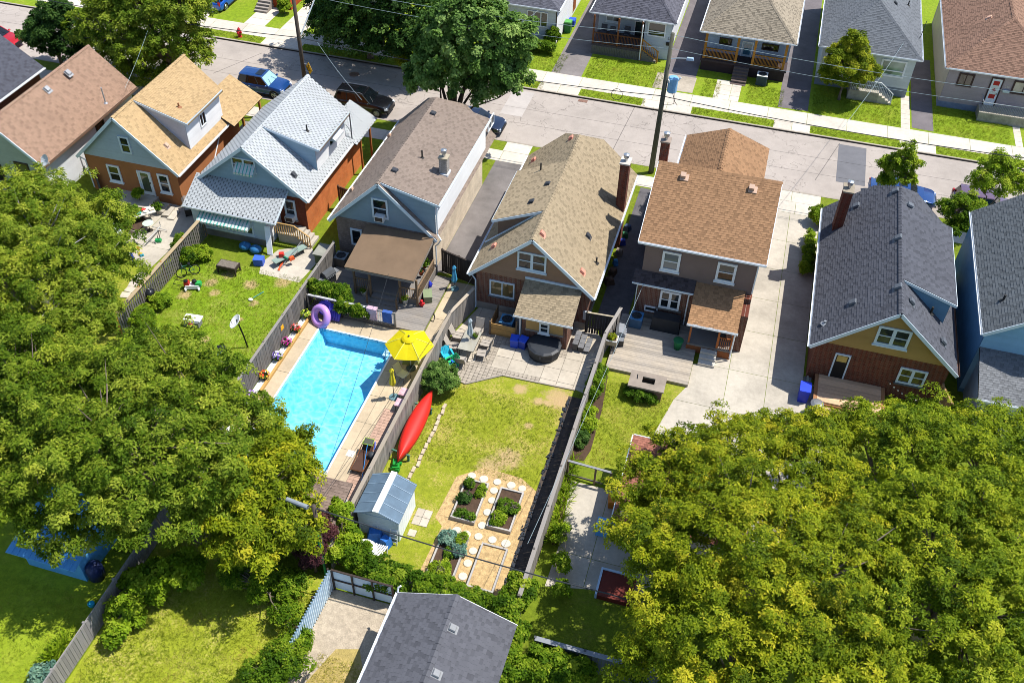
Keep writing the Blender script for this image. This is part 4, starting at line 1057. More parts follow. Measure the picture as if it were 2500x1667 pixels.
window(thC, FX(-35.75), PX(485, 290, -35.75).y, PX(497, 268, -35.75).y, 3.9, 4.9, 'slider', fw=.07, sill=False)
obj('door_step', MB().bb(-40.9, -37.6, 43.6, wC, 0, .4), CONCD, thC)
x = P(408, 357, 4).x
for k in range(6): z = zrC - (zrC - zeC) * (x - xrC) / (xC1 - xrC); x = P(408, 357, z).x
roof_vent(thC, P(408, 357, z), -.92, TANV, .3); vent_pipe(thC, on_slab(437, 262, xrC, zrC, -35.5, 5.3), .3, .06, M('#8a5a3a', .6))
downspout(thC, [(xC0 + .1, yC0 + .1, 2.7), (xC0 + .4, wC - .08, 2.4), (xC0 + .42, wC - .08, .2)])

# --- house B: brown roof, white side, pale rear
xB1, yB0, yB1, zeB = -44.0, 43.14, 54.27, 3.0
SID_B = M_siding('#cfd0d2', .08); SID_B2 = M_siding('#9aa39c')
zrB, xrB = 5.8, -47.2; xB0 = -50.6
thB = gable_house('brown_roof_house', 'low house with brown shingle roof and white siding at the left edge', xB0, xB1, yB0, yB1, zeB, zrB, '#8c7362', M('#b4b8b4', .7), SID_B2, lo=.78, hi=1.14, xr=xrB, seed=7, gexp=.18, gz=0.25)
wB = yB0 + .32
siding(thB, FX(xB1 - .38), [(yB0 + .34, .2), (yB1 - .34, .2), (yB1 - .34, 3.1), (yB0 + .34, 3.1)], .16, SID_B)
gutter(thB, (xB1 + .06, yB0, zeB), (xB1 + .06, yB1, zeB), M('#6a5547', .6))
window_px(thB, wB, (33, 393), (86, 449), style='hung', frame=BRONZE, fw=.1, sill=False, glass=M_glass('#2e3328', .06, '#6f6a3a'))
ac_window(thB, FY(wB), PY(58, 440, wB).x, PY(82, 440, wB).x, PY(60, 443, wB).z)
window_px(thB, wB, (-40, 392), (18, 442), style='slider', frame=BRONZE, fw=.1, sill=False)
window(thB, FX(xB1 - .38), PX(232, 312, xB1 - .4).y, PX(250, 292, xB1 - .4).y, 1.5, 2.5, 'fixed', BRONZE, sill=False)
slB = (zrB - zeB) / (xB1 - xrB)
def onB(px, py):
    x = P(px, py, 4.5).x
    for k in range(6): z = zrB - slB * abs(x - xrB); q = P(px, py, z); x = q.x
    return q
for p in ((168, 180), (117, 220), (62, 264)): roof_vent(thB, onB(*p), -slB, GREYV, .38)
vent_pipe(thB, onB(100, 284), .3); vent_pipe(thB, onB(258, 252), 1.15, .045, M('#a9a9ad', .4, .1, metal=.5))
ds = MB(); c_ = Vector((xB1 + .35, yB0 + .05, zeB + .55)); ax = Vector((-.3, -.75, .55)).normalized()
Mx = ax.to_track_quat('Z', 'Y').to_matrix()
vs = []; N_ = 16
for (r_, h_) in ((.02, 0), (.2, .03), (.38, .1)):
    for i in range(N_): vs.append(c_ + Mx @ Vector((r_ * math.cos(2 * math.pi * i / N_), r_ * math.sin(2 * math.pi * i / N_), h_)))
ds.add(vs, [(k * N_ + i, k * N_ + (i + 1) % N_, (k + 1) * N_ + (i + 1) % N_, (k + 1) * N_ + i) for k in (0, 1) for i in range(N_)])
ds.tube([c_, c_ + ax * .35 + Z * .12], .02); ds.tube([c_, c_ - ax * .2 - Z * .2, (xB1 - .1, yB0 + .1, zeB)], .03)
obj('satellite_dish', ds, M('#b7bcc0', .5, .05), thB)

# --- house A: dark roof at the very left
thA = gable_house('black_roof_house', 'dark grey shingle roofed house cut off by the left edge of the view', -60.2, -52.2, 40.5, 54.7, 3.0, 5.9, '#4a4c55', M_brick('#6b4a36', '#7d5943', '#6d6257'), None, lo=.75, hi=1.25, xr=-56.2, seed=8)
gutter(thA, (-52.14, 40.5, 3.0), (-52.14, 54.7, 3.0)); obj('side_wall', MB().bb(-52.6, -52.5, 41, 54.2, 0, 2.9), M_brick('#70392a', '#8a4a30', '#6d5446'), thA)
window(thA, FX(-52.5), 44.5, 45.4, 1.2, 2.2, 'hung', fw=.08)

# --- house G: two storeys, brown roof
STU_G = M('#7b6a64', .92, .08, 1.0, .12, 60, bump=.3); BRK_G = M_brick('#5e3226', '#743f2e', '#8f7f72')
xG0, xG1, yG0 = -4.58, 2.57, 43.62
thG = thing('two_storey_house', 'two storey house with brown shingle roof, grey stucco upper floor and brick below', 'house', (-1, 48.8, 0))
obj('upper_wall', MB().bb(-4.2, 2.2, 44.15, 50.3, 3.0, 5.9), STU_G, thG); obj('lower_wall', MB().bb(-4.25, 2.25, 43.75, 50.35, -.05, 3.1), BRK_G, thG)
obj('foundation', MB().bb(-4.28, 2.28, 43.72, 50.4, -.05, .55), M('#6f6a66', .9), thG)
roof(thG, [[(xG0, yG0, 5.8), (xG1, yG0, 5.8), (xG1, 48.8, 7.9), (xG0, 48.8, 7.9)], [(xG1, 50.7, 5.8), (xG0, 50.7, 5.8), (xG0, 48.8, 7.9), (xG1, 48.8, 7.9)]], '#88694e', lo=.72, hi=1.18, seed=10, caps=[((xG0, 48.8, 7.9), (xG1, 48.8, 7.9))])
obj('gable_end', MB().add([(2.2, 44.15, 5.9), (2.2, 50.2, 5.9), (2.2, 48.8, 7.75), (2.1, 44.15, 5.9), (2.1, 50.2, 5.9), (2.1, 48.8, 7.75)], [(0, 1, 2), (5, 4, 3), (0, 3, 4, 1), (1, 4, 5, 2), (2, 5, 3, 0)]), STU_G, thG)
obj('gable_end', MB().add([(-4.2, 44.15, 5.9), (-4.2, 50.2, 5.9), (-4.2, 48.8, 7.75), (-4.1, 44.15, 5.9), (-4.1, 50.2, 5.9), (-4.1, 48.8, 7.75)], [(2, 1, 0), (3, 4, 5), (1, 4, 3, 0), (2, 5, 4, 1), (0, 3, 5, 2)]), STU_G, thG)
roof(thG, [[(1.62, 49.5, 5.85), (1.62, 55.6, 5.85), (-1.02, 54.0, 7.75), (-1.02, 49.2, 7.75)], [(-3.65, 55.6, 5.85), (-3.65, 49.5, 5.85), (-1.02, 49.2, 7.75), (-1.02, 54.0, 7.75)], [(1.62, 55.6, 5.85), (-3.65, 55.6, 5.85), (-1.02, 54.0, 7.75)]], '#88694e', lo=.72, hi=1.18, seed=11, caps=[((-1.02, 49.4, 7.75), (-1.02, 54.0, 7.75))], name='front_roof')
obj('front_wall', MB().bb(-3.4, 1.4, 50.0, 55.3, -.05, 5.85), BRK_G, thG)
gutter(thG, (xG0, yG0 - .06, 5.82), (xG1, yG0 - .06, 5.82)); beams(thG, 'fascia', WHITE, [((xG1 + .02, yG0, 5.72), (xG1 + .02, 48.8, 7.82)), ((xG0 - .02, yG0, 5.72), (xG0 - .02, 48.8, 7.82))], .03, .16)
gutter(thG, (-3.72, 49.6, 5.85), (-3.72, 55.6, 5.85))
chimney(thG, (-4.45, 49.9), .5, .55, 5.0, 8.65, M_brick('#5e2d22', '#83432f', '#6b5a50'), '#8d7f74')
window_px(thG, 44.15, (1619.5, 611), (1656.5, 664.6), style='hung', fw=.14, glass=M_glass('#1d2328', .06, '#777f83')); window_px(thG, 44.15, (1754, 638), (1791, 692), style='hung', fw=.14, glass=M_glass('#2a3230', .06, '#6c7268'))
window_px(thG, 43.72, (1614, 707), (1656.5, 758), style='double', fw=.12, silmat=M('#6d6862', .8), sillw=.15)
roof(thG, [[(-4.6, 43.42, 3.0), (-1.0, 43.42, 3.0), (-1.0, 44.15, 3.4), (-4.6, 44.15, 3.4)]], '#4a4243', seed=30, name='pent_roof')
beams(thG, 'pent_fascia', TRIMB, [((-4.6, 43.4, 2.93), (-1.0, 43.4, 2.93))], .04, .1); beams(thG, 'pent_fascia', WHITE, [((-4.3, 43.7, 2.72), (-1.3, 43.7, 2.72))], .06, .22)
downspout(thG, [(2.45, 43.6, 5.7), (2.2, 44.05, 5.4), (2.2, 44.05, 3.3)]); downspout(thG, [(-1.1, 43.4, 2.9), (-1.25, 43.65, 2.6), (-1.25, 43.65, .3)]); downspout(thG, [(-4.3, 43.66, 2.9), (-4.3, 43.66, .4)], r=.03)
for p in ((1671, 434), (1838, 464)):
    y = 47.0
    for k in range(8): z = 5.8 + 2.1 * (y - yG0) / 5.18; y = P(*p, z).y
    v_ = P(*p, z); mb = MB().box((v_.x, v_.y, v_.z + .02), (.5, .45, .05), M4=Matrix.Rotation(.385, 4, 'X')).box((v_.x - .08, v_.y, v_.z + .16), (.3, .3, .22), M4=Matrix.Rotation(.385, 4, 'X')); obj('roof_vent', mb, TANV, thG)
# porch of G
roof(thG, [[(-.98, 41.5, 2.35), (1.85, 41.5, 2.35), (1.85, 44.15, 3.3), (-.98, 44.15, 3.3)]], '#957354', lo=.72, hi=1.18, seed=31, name='porch_roof')
gutter(thG, (-1.0, 41.45, 2.37), (1.9, 41.45, 2.37)); ORW = M_wood('#9c5a2c', .25, .1); downspout(thG, [(1.8, 41.5, 2.3), (1.75, 41.7, 2.1), (1.75, 41.7, .2)])
obj('porch_floor', MB().bb(-.8, 1.75, 41.8, 43.75, .0, .62), WOODG, thG); obj('porch_skirt', MB().bb(-.82, 1.77, 41.78, 41.82, .0, .5), ORW, thG)
for x in (-.72, .9, 1.68): obj('porch_post', MB().bb(x - .055, x + .055, 41.85, 41.96, .6, 2.3), ORW, thG)
pr = MB(); pr.beam((.9, 41.9, 1.45), (1.68, 41.9, 1.45), .08, .05)
for i in range(7): pr.bb(.95 + .11 * i, .99 + .11 * i, 41.88, 41.92, .65, 1.45)
obj('porch_railing', pr, ORW, thG)
door(thG, FY(43.72), -.3, .75, .65, 2.55, M('#2a2524', .6), ORW)
window(thG, FY(43.74), -3.7, -2.9, .75, 1.15, 'fixed', WHITE, sill=False, fw=.07)
obj('side_wing', MB().bb(1.3, 2.27, 42.6, 43.8, -.05, 2.75), BRK_G, thG)
s_ = MB()
for i in range(3): s_.bb(.05, 1.0, 41.75 - .32 * (i + 1), 41.75 - .32 * i, 0, .5 - .16 * i)
obj('porch_steps', s_, M('#b9b4aa', .85), thG)

# --- house H: dark grey roof, tan gable, red brick
BRK_H = M_brick('#5a2a1e', '#7a3c29', '#6f5a4c'); SID_H = M_siding('#a88752')
xH0, xH1, yH0, zeH, zrH, xrH = 5.75, 13.5, 41.24, 2.8, 6.2, 9.64
thH = gable_house('dark_roof_house', 'red brick house with dark grey roof, tan gable and small wooden deck', xH0, xH1, yH0, 54.7, zeH, zrH, '#4d4f56', BRK_H, SID_H, lo=.75, hi=1.25, xr=xrH, seed=13,
                  planes=jerk(xH0, xH1, xrH, yH0, 53.26, 54.7, zeH, zrH, 1.3), caps=[((xrH, yH0, zrH), (xrH, 53.26, zrH))], gexp=.2, gz=3.0, wally1=53.1)
wH = yH0 + .32
shed_dormer(thH, 1, xrH, zrH, 12.85, 5.1, 44.2, 51.5, 12.55, 3.2, '#4d4f56', M_siding('#5f87a8'), .2, lo=.75, hi=1.25, seed=33)
gutter(thH, (xH0 - .06, yH0, zeH), (xH0 - .06, 54.7, zeH)); gutter(thH, (xH1 + .06, yH0, zeH), (xH1 + .06, 54.7, zeH), M('#6a4a3a', .6))
window_px(thH, wH, (2148, 793.5), (2212, 852), style='double', fw=.13, frame=TRIMB, glass=M_glass('#2d3338', .05))
window_px(thH, wH, (2200, 894.6), (2251, 944), style='double', fw=.11, frame=TRIMB, silmat=M('#5a5f62', .8), glass=M_glass('#3a3528', .05, '#6d5d3c'))
a_, b_ = PY(2041, 860, wH), PY(2056, 930, wH); door(thH, FY(wH), a_.x, b_.x, .62, a_.z, M('#1d1e1f', .3, .1), TRIMB, glass=M('#c2a45c', .8), gl=(.18, .82, .68, .92), handle=False)
slH = (zrH - zeH) / (xrH - xH0)
def onH(px, py, side):
    x = P(px, py, 5).x
    for k in range(7): z = zrH - slH * abs(x - xrH); q = P(px, py, z); x = q.x
    return q
for p in ((2183, 470), (2088, 506), (2190, 584), (2190, 704), (2079, 742)): roof_vent(thH, onH(*p, -1), slH, M('#5a5f66', .5, .1), .4, .22)
for p in ((2226, 740), (2303, 838)): roof_vent(thH, onH(*p, 1), -slH, M('#5a5f66', .5, .1), .36, .22)
roof_vent(thH, on_slab(2222, 505, xrH, zrH, 12.85, 5.1), -.34, M('#5a5f66', .5, .1), .36, .2)
vent_pipe(thH, onH(2013, 790, -1), .2, .07, M('#8a8f95', .4)); vent_pipe(thH, onH(2272, 765, 1), .45, .06)
cH = onH(2015, 612, -1); chimney(thH, (6.6, 52.0), .55, .9, 0, 6.2, M_brick('#5a2418', '#6f3020', '#5e4a40'), '#8a8070')
gm = MB(); gm.bb(xH1 - .45, xH1 - .3, 38.9, wH, 0, .1); 

# --- house I: blue siding at the right edge
SID_I = M_siding('#5f8fb8'); SID_I2 = M_siding('#7fa8c8')
thI = gable_house('blue_siding_house', 'tall blue sided house with dark shingle roof at the right edge', 14.27, 22.4, 42.9, 54.4, 4.6, 7.6, '#53585c', M('#4f7fa6', .6), SID_I2, lo=.75, hi=1.3, seed=35, ov=.2, ovr=.25, gexp=.13, gz=.3, xr=18.3)
siding(thI, Face((14.47, 0, 0), -YA, -XA), [(-54.1, .2), (-43.2, .2), (-43.2, 4.65), (-54.1, 4.65)], .13, SID_I)
gutter(thI, (14.2, 42.9, 4.6), (14.2, 54.4, 4.6), M('#d5d9dc', .5)); vent_pipe(thI, (15.2, 45.2, 5.25), .4, .06)
roof(thI, [[(14.5, 39.9, 2.7), (21, 39.9, 2.7), (21, 43.2, 3.5), (14.5, 43.2, 3.5)]], '#6a6c6f', lo=.75, hi=1.3, seed=36, name='rear_roof')
obj('rear_wing', MB().bb(14.75, 21, 40.2, 43.2, 0, 2.65), M('#8fa3b4', .6), thI); siding(thI, FY(40.2), [(14.75, .2), (21, .2), (21, 2.6), (14.75, 2.6)], .13, M_siding('#b4bcc6'))
gutter(thI, (14.45, 39.85, 2.72), (21, 39.85, 2.72)); window_px(thI, 40.2, (2450, 1010), (2474, 1040), style='hung', sill=False)
# ------------------------------------------------------------------ houses across the street
def hip_house(name, label, x0, x1, y0, y1, ze, za, rhex, wallmat, side=None, yw=None, seed=1, lo=.65, hi=1.25, ov=.35, apex_d=None):
    th = thing(name, label, 'house', ((x0 + x1) / 2, y0 + 4, 0)); xr = (x0 + x1) / 2; d = apex_d or (x1 - x0) / 2
    A, B = (xr, y0 + d, za), (xr, y1 - d, za)
    roof(th, [[(x0, y0, ze), (x1, y0, ze), A], [(x1, y0, ze), (x1, y1, ze), B, A], [(x0, y1, ze), (x0, y0, ze), A, B]], rhex, lo=lo, hi=hi, seed=seed,
         caps=[((x0, y0, ze), A), ((x1, y0, ze), A), (A, B)])
    yw = yw or y0 + ov
    obj('wall', MB().bb(x0 + ov, x1 - ov, yw, y1 - ov, -.05, ze - .08), wallmat, th)
    gutter(th, (x0, y0 - .05, ze), (x1, y0 - .05, ze)); gutter(th, (x1 + .05, y0, ze), (x1 + .05, y1, ze)); gutter(th, (x0 - .05, y0, ze), (x0 - .05, y1, ze))
    return th
def text_part(th, txt, F, a, b, size, mat, c=.02, name='house_number'):
    cu = bpy.data.curves.new('txt', 'FONT'); cu.body = txt; cu.size = size; cu.extrude = .006
    to = bpy.data.objects.new('txt', cu); COL.objects.link(to)
    dg = bpy.context.evaluated_depsgraph_get(); me = bpy.data.meshes.new_from_object(to.evaluated_get(dg)); bpy.data.objects.remove(to); bpy.data.curves.remove(cu)
    Mt = Matrix(((F.u.x, 0, F.n.x, 0), (F.u.y, 0, F.n.y, 0), (0, 1, 0, 0), (0, 0, 0, 1))); p = F.p(a, b, c); Mt.translation = p
    me.transform(Mt); me.materials.clear(); o = link(name, me, mat, th); return o
BLACK = M('#16171a', .5); SIDWB = M_siding('#b9c4cc', .08)
# T3 dark hip roof, porch
t3 = hip_house('dark_hip_house', 'white sided house with dark hip roof and brown railed porch across the street', -14.65, -7.42, 76.4, 92, 3.5, 6.4, '#55555d', M('#c3ccd4', .6), seed=51, lo=.7, hi=1.35)
wT = 78.6; obj('front_wing', MB().bb(-10.0, -7.75, 76.85, 79, -.05, 3.4), M('#c3ccd4', .6), t3)
t3w = [o for o in t3.children if o.name.startswith('wall')][0]; t3w.data = MB().bb(-14.3, -7.77, wT, 91.5, -.05, 3.4).mesh('wall'); t3w.data.materials.append(M('#c3ccd4', .6))
siding(t3, FY(wT), [(-14.3, .3), (-10.0, .3), (-10.0, 3.4), (-14.3, 3.4)], .15, SIDWB); siding(t3, FY(76.85), [(-10, .9), (-7.75, .9), (-7.75, 3.4), (-10, 3.4)], .15, SIDWB)
siding(t3, FX(-7.75), [(76.85, .3), (91, .3), (91, 3.4), (76.85, 3.4)], .15, SIDW)
F3 = FY(76.85); a_, b_ = PY(1584, 52, 76.85), PY(1623.6, 93, 76.85); window(t3, F3, a_.x, b_.x, b_.z, a_.z, 'low', WHITE, .1, False)
text_part(t3, '232', F3, PY(1630, 97, 76.85).x, PY(1630, 97, 76.85).z, .26, BLACK)
q = MB(); c_ = PY(1633, 107, 76.85); F3.box(q, c_.x - .22, c_.x + .22, c_.z - .14, c_.z + .12, .02, .16); obj('mailbox', q, M('#1b1a1c', .4), t3)
window_px(t3, wT, (1480, 37), (1514, 56), style='slider', sill=True, glass=M_glass('#3a302c', .06, '#bcbcb4')); a_, b_ = PY(1551, 50, wT), PY(1574, 92, wT); door(t3, FY(wT), a_.x, b_.x, .95, a_.z, M('#23282c', .4), WHITE, glass=M_glass('#3a4a48'), gl=(.15, .85, .1, .9))
BRW = M_wood('#6d4326', .25, .1); ORP = M_wood('#a87428', .2, .05)
obj('porch_floor', MB().bb(-14.3, -10.0, 76.0, wT, .75, .95), M('#4a4346', .8), t3)
pk = MB()
for i in range(30): x = -14.25 + i * .145; pk.bb(x, x + .13, 75.96, 76.0, .0, .78)
obj('porch_skirt', pk, M_wood('#6a665c', .3, .5), t3)
for x in (-14.2, -12.1, -10.1): obj('porch_post', MB().bb(x - .07, x + .07, 76.0, 76.14, .9, 3.4), BRW, t3)
pr = MB(); pr.beam((-14.2, 76.07, 1.9), (-10.1, 76.07, 1.9), .1, .07); pr.beam((-14.2, 76.07, 1.02), (-10.1, 76.07, 1.02), .06, .07)
for i in range(33): x = -14.15 + i * .125; pr.bb(x, x + .035, 76.05, 76.09, 1.0, 1.9)
obj('porch_railing', pr, BRW, t3)
st = MB()
for i in range(5): st.bb(-10.0 + .27 * i, -9.73 + .27 * i, 76.0, 76.8, .0, .85 - .17 * i)
obj('porch_steps', st, M('#77706a', .85), t3)
hr = MB(); hr.beam((-10.0, 75.98, 1.95), (-8.55, 75.98, 1.05), .08, .07); hr.beam((-10, 75.98, 1.1), (-8.55, 75.98, .25), .05, .06); hr.bb(-8.6, -8.5, 75.93, 76.03, 0, 1.1); hr.bb(-10.05, -9.95, 75.93, 76.03, 0, 2.0)
for i in range(9): x = -9.9 + .15 * i; hr.bb(x, x + .035, 75.96, 76.0, 1.0 - (x + 10) * .6, 1.9 - (x + 10) * .62)
obj('stair_railing', hr, ORP, t3)
downspout(t3, [(-10.1, 76.3, 3.4), (-10.05, 75.9, 3.1), (-10.05, 75.9, .1)])
for (x, y) in ((-13.6, 77.5), (-12.8, 77.3), (-11.6, 77.7)):
    ch = MB().bb(x - .25, x + .25, y - .25, y + .25, 1.35, 1.42).bb(x - .25, x + .25, y + .2, y + .27, 1.4, 1.95)
    for a in (-.22, .22):
        for b in (-.22, .22): ch.bb(x + a - .02, x + a + .02, y + b - .02, y + b + .02, .95, 1.38)
    single('porch_chair', ch, M('#4a4d55', .7), {-13.6: 'dark chair at the left end of the railed porch', -12.8: 'dark chair in the middle of the railed porch', -11.6: 'dark chair beside the porch door'}[x], 'chair', 'porch chairs')
# T4 tan hip roof, porch with orange posts
t4 = hip_house('tan_hip_house', 'blue clad house with tan hip roof and orange porch posts across the street', -5.28, 2.4, 75.85, 92, 3.5, 6.5, '#8a8070', M('#8fa9c4', .6), yw=77.6, seed=52, lo=.6, hi=1.25)
siding(t4, FY(77.6), [(-4.9, 1.0), (2.0, 1.0), (2.0, 3.4), (-4.9, 3.4)], .35, M_siding('#9fb4cc'))
obj('porch_floor', MB().bb(-5.0, 2.1, 76.0, 77.6, .85, 1.02), M('#3f3537', .8), t4); obj('porch_base', MB().bb(-4.9, 2.0, 76.1, 77.6, 0, .85), M('#3c2f30', .9), t4)
for i, (px, py) in enumerate(((1717, 145), (1794, 155), (1835, 161), (1909, 173))): x = PY(px, py, 76.2).x; obj('porch_post', MB().bb(x - .1, x + .1, 76.1, 76.3, 1.0, 3.45), ORP, t4)
xp = [PY(*p, 76.2).x for p in ((1717, 145), (1794, 155), (1835, 161), (1909, 173))]
for a, b in ((xp[0], xp[1]), (xp[2], xp[3])):
    pr = MB(); pr.beam((a, 76.2, 1.95), (b, 76.2, 1.95), .12, .06); pr.beam((a, 76.2, 1.12), (b, 76.2, 1.12), .06, .08); n_ = int((b - a) / .11)
    for i in range(n_): x = a + .06 + i * (b - a - .06) / n_; pr.bb(x, x + .04, 76.18, 76.22, 1.1, 1.95)
    obj('porch_railing', pr, ORP, t4)
window_px(t4, 77.6, (1758, 91), (1785.6, 111.4), style='fixed', frame=BRONZE, sill=False, glass=M_glass('#251d1c')); window_px(t4, 77.6, (1862, 104.6), (1899.5, 127), style='fixed', frame=BRONZE, sill=False, glass=M_glass('#251d1c'))
a_, b_ = PY(1813.7, 99.8, 77.6), PY(1835, 136, 77.6); door(t4, FY(77.6), a_.x, b_.x, 1.0, a_.z, M('#a9bcc9', .5), WHITE, glass=M_glass('#4f7f99', .05), gl=(.2, .8, .15, .85))
st = MB(); xs0, xs1 = PY(1788, 182, 75.6).x, PY(1825, 186, 75.6).x
for i in range(6): st.bb(xs0, xs1, 76.0 - .27 * (i + 1), 76.0 - .27 * i, 0, 1.0 - .16 * (i + 1))
obj('porch_steps', st, M_wood('#6d5a50', .2, .4, 'X'), t4)
# T5 grey hip
t5 = hip_house('grey_hip_house', 'pale sided house with grey hip roof behind the small front tree', 4.2, 12.1, 76.3, 92, 3.5, 6.1, '#62666b', M('#c4c8c4', .6), seed=53, lo=.75, hi=1.2)
F5 = FY(76.65); siding(t5, F5, [(4.55, .75), (11.75, .75), (11.75, 3.4), (4.55, 3.4)], .2, M_siding('#c2c9c9')); siding(t5, FX(11.75), [(76.65, .3), (91, .3), (91, 3.4), (76.65, 3.4)], .2, SIDW)
obj('foundation', MB().bb(4.53, 11.77, 76.63, 77.5, 0, .75), M('#7a828c', .9, .2), t5)
a_, b_ = PY(2154.8, 142.6, 76.65), PY(2204, 192, 76.65); window(t5, F5, a_.x, b_.x, b_.z, a_.z, 'low', WHITE, .14, False, glass=M_glass('#5f7d6c', .08, '#9fb3a4'))
q = MB(); c_ = PY(2137, 176, 76.65); F5.box(q, c_.x - .13, c_.x + .13, c_.z - .18, c_.z + .18, .02, .14); obj('mailbox', q, M('#1f1a1b', .4), t5)
obj('entry_stoop', MB().bb(7.2, 9.55, 75.0, 76.65, 0, .85), M_concrete('stoop', '#a39d90', .3, 2), t5)
st = MB()
for i in range(4): st.bb(9.55 + .28 * i, 9.83 + .28 * i, 75.0, 76.3, 0, .68 - .17 * i)
obj('stoop_steps', st, CONCD, t5)
hr = MB(); hr.beam((7.3, 75.05, 1.75), (9.5, 75.05, 1.75), .05, .05); hr.beam((9.5, 75.05, 1.75), (10.6, 75.05, .95), .05, .05); hr.bb(10.57, 10.63, 75.02, 75.08, 0, .95)
for i in range(26): x = 7.3 + i * .13; zt = 1.75 if x < 9.5 else 1.75 - (x - 9.5) * .72; zb_ = .85 if x < 9.5 else .85 - (x - 9.5) * .7; hr.bb(x, x + .025, 75.04, 75.06, max(0, zb_), zt)
obj('stoop_railing', hr, WHITE, t5)
window(t5, F5, 4.9, 6.2, 1.5, 2.9, 'slider', WHITE, .1, False); a_ = 7.6; door(t5, F5, 7.4, 8.4, .85, 2.95, M('#c9ced0', .5), WHITE)
def on5(px, py):
    x = P(px, py, 4.6).x
    for k in range(6): z = 3.5 + 2.6 * (12.1 - x) / 3.95; q = P(px, py, z); x = q.x
    return q
vent_pipe(t5, on5(2217, 14), .4); roof_vent(t5, on5(2187, 10), -.66, DARKV, .3)
mp = MB(); b_ = on5(2243, 96); mp.tube([b_, b_ + Vector((.1, .1, .2)), b_ + Vector((.25, .6, 1.3))], .03); mp.beam(b_, b_ + Vector((-.45, 0, .2)), .03); obj('service_mast', mp, DARKV, t5)
# T6 brown hip at the right
t6 = hip_house('mauve_siding_house', 'mauve sided house with brown hip roof and flag hung in its white door', 13.9, 22.6, 75.75, 92, 3.5, 6.3, '#7f6455', M('#98908e', .7), seed=54, lo=.62, hi=1.3)
F6 = FY(76.1); siding(t6, F6, [(14.25, .5), (22.2, .5), (22.2, 3.4), (14.25, 3.4)], .17, M_siding('#9a8f94'))
siding(t6, Face((14.25, 0, 0), -YA, -XA), [(-91, .2), (-76.1, .2), (-76.1, 3.4), (-91, 3.4)], .25, M_siding('#a9a295'))
obj('foundation', MB().bb(14.23, 22.2, 76.08, 77, 0, .5), M('#6f7c93', .9, .2), t6)
MAR = M('#3a262a', .5)
window_px(t6, 76.1, (2344, 177), (2370, 214), style='slider', frame=MAR, fw=.12, sill=False, glass=M_glass('#3d3a34', .06)); window_px(t6, 76.1, (2478, 196), (2520, 236), style='slider', frame=MAR, fw=.12, sill=False, glass=M_glass('#9c988a', .1, '#a9a596'))
a_, b_ = PY(2423, 188, 76.1), PY(2428.6, 254.6, 76.1); dx0, dx1 = a_.x, b_.x
D6 = door(t6, F6, dx0, dx1, .75, a_.z, M('#d3dbe4', .4), MAR, .1)
fl = MB(); zt, zb_ = a_.z - .28, 1.35; xa, xb = dx0 + .24, dx1 - .24
F6.box(fl, xa, xb, zb_, zt, .042, .05); obj('flag_field', fl, M('#c8d0cc', .7), D6)
rb = MB(); hgt = zt - zb_; F6.box(rb, xa, xb, zt - hgt * .24, zt, .05, .054); F6.box(rb, xa, xb, zb_, zb_ + hgt * .24, .05, .054)
cx, cz = (xa + xb) / 2, (zt + zb_) / 2; rb.add([F6.p(cx + r_ * math.cos(a), cz + r_ * math.sin(a), .054) for r_, a in [((.19 if i % 2 == 0 else .09), math.pi / 2 + math.pi * 2 * i / 14) for i in range(14)]], [tuple(range(14))])
obj('flag_red', rb, M('#a82a22', .7), D6); kb_ = MB(); F6.box(kb_, xa - .05, xb + .05, cz - .12, cz - .08, .055, .07); obj('door_bar', kb_, WHITE, D6)
text_part(t6, '246', F6, PY(2452, 214, 76.1).x, PY(2452, 214, 76.1).z, .24, M('#c9c4bd', .5))
q = MB(); c_ = PY(2456, 222, 76.1); F6.box(q, c_.x - .25, c_.x + .25, c_.z - .1, c_.z + .1, .02, .18); obj('mailbox', q, M('#a9bccb', .4, metal=.4), t6)
obj('entry_stoop', MB().bb(17.2, 20.6, 74.7, 76.1, 0, .75), M_concrete('stoop6', '#a39d90', .3, 2), t6)
st = MB()
for i in range(4): st.bb(20.6 + .28 * i, 20.88 + .28 * i, 74.7, 76, 0, .6 - .15 * i)
obj('stoop_steps', st, CONCD, t6)
hr = MB(); hr.beam((17.25, 74.75, 1.6), (20.6, 74.75, 1.6), .05, .05); hr.beam((20.6, 74.75, 1.6), (21.6, 74.75, .9), .05, .05); hr.beam((17.25, 74.75, 1.6), (17.25, 76, 1.6), .05, .05)
for i in range(36): x = 17.25 + i * .12; zt_ = 1.6 if x < 20.6 else 1.6 - (x - 20.6) * .7; hr.bb(x, x + .02, 74.74, 74.76, max(0, .75 if x < 20.6 else .75 - (x - 20.6) * .7), zt_)
obj('stoop_railing', hr, M('#8f9298', .5), t6)
def on6(px, py):
    x = P(px, py, 4.8).x
    for k in range(6): z = 3.5 + 2.8 * (x - 13.9) / 4.35; q = P(px, py, z); x = q.x
    return q
roof_vent(t6, on6(2414, 45), .64, M('#c9a088', .6), .34)
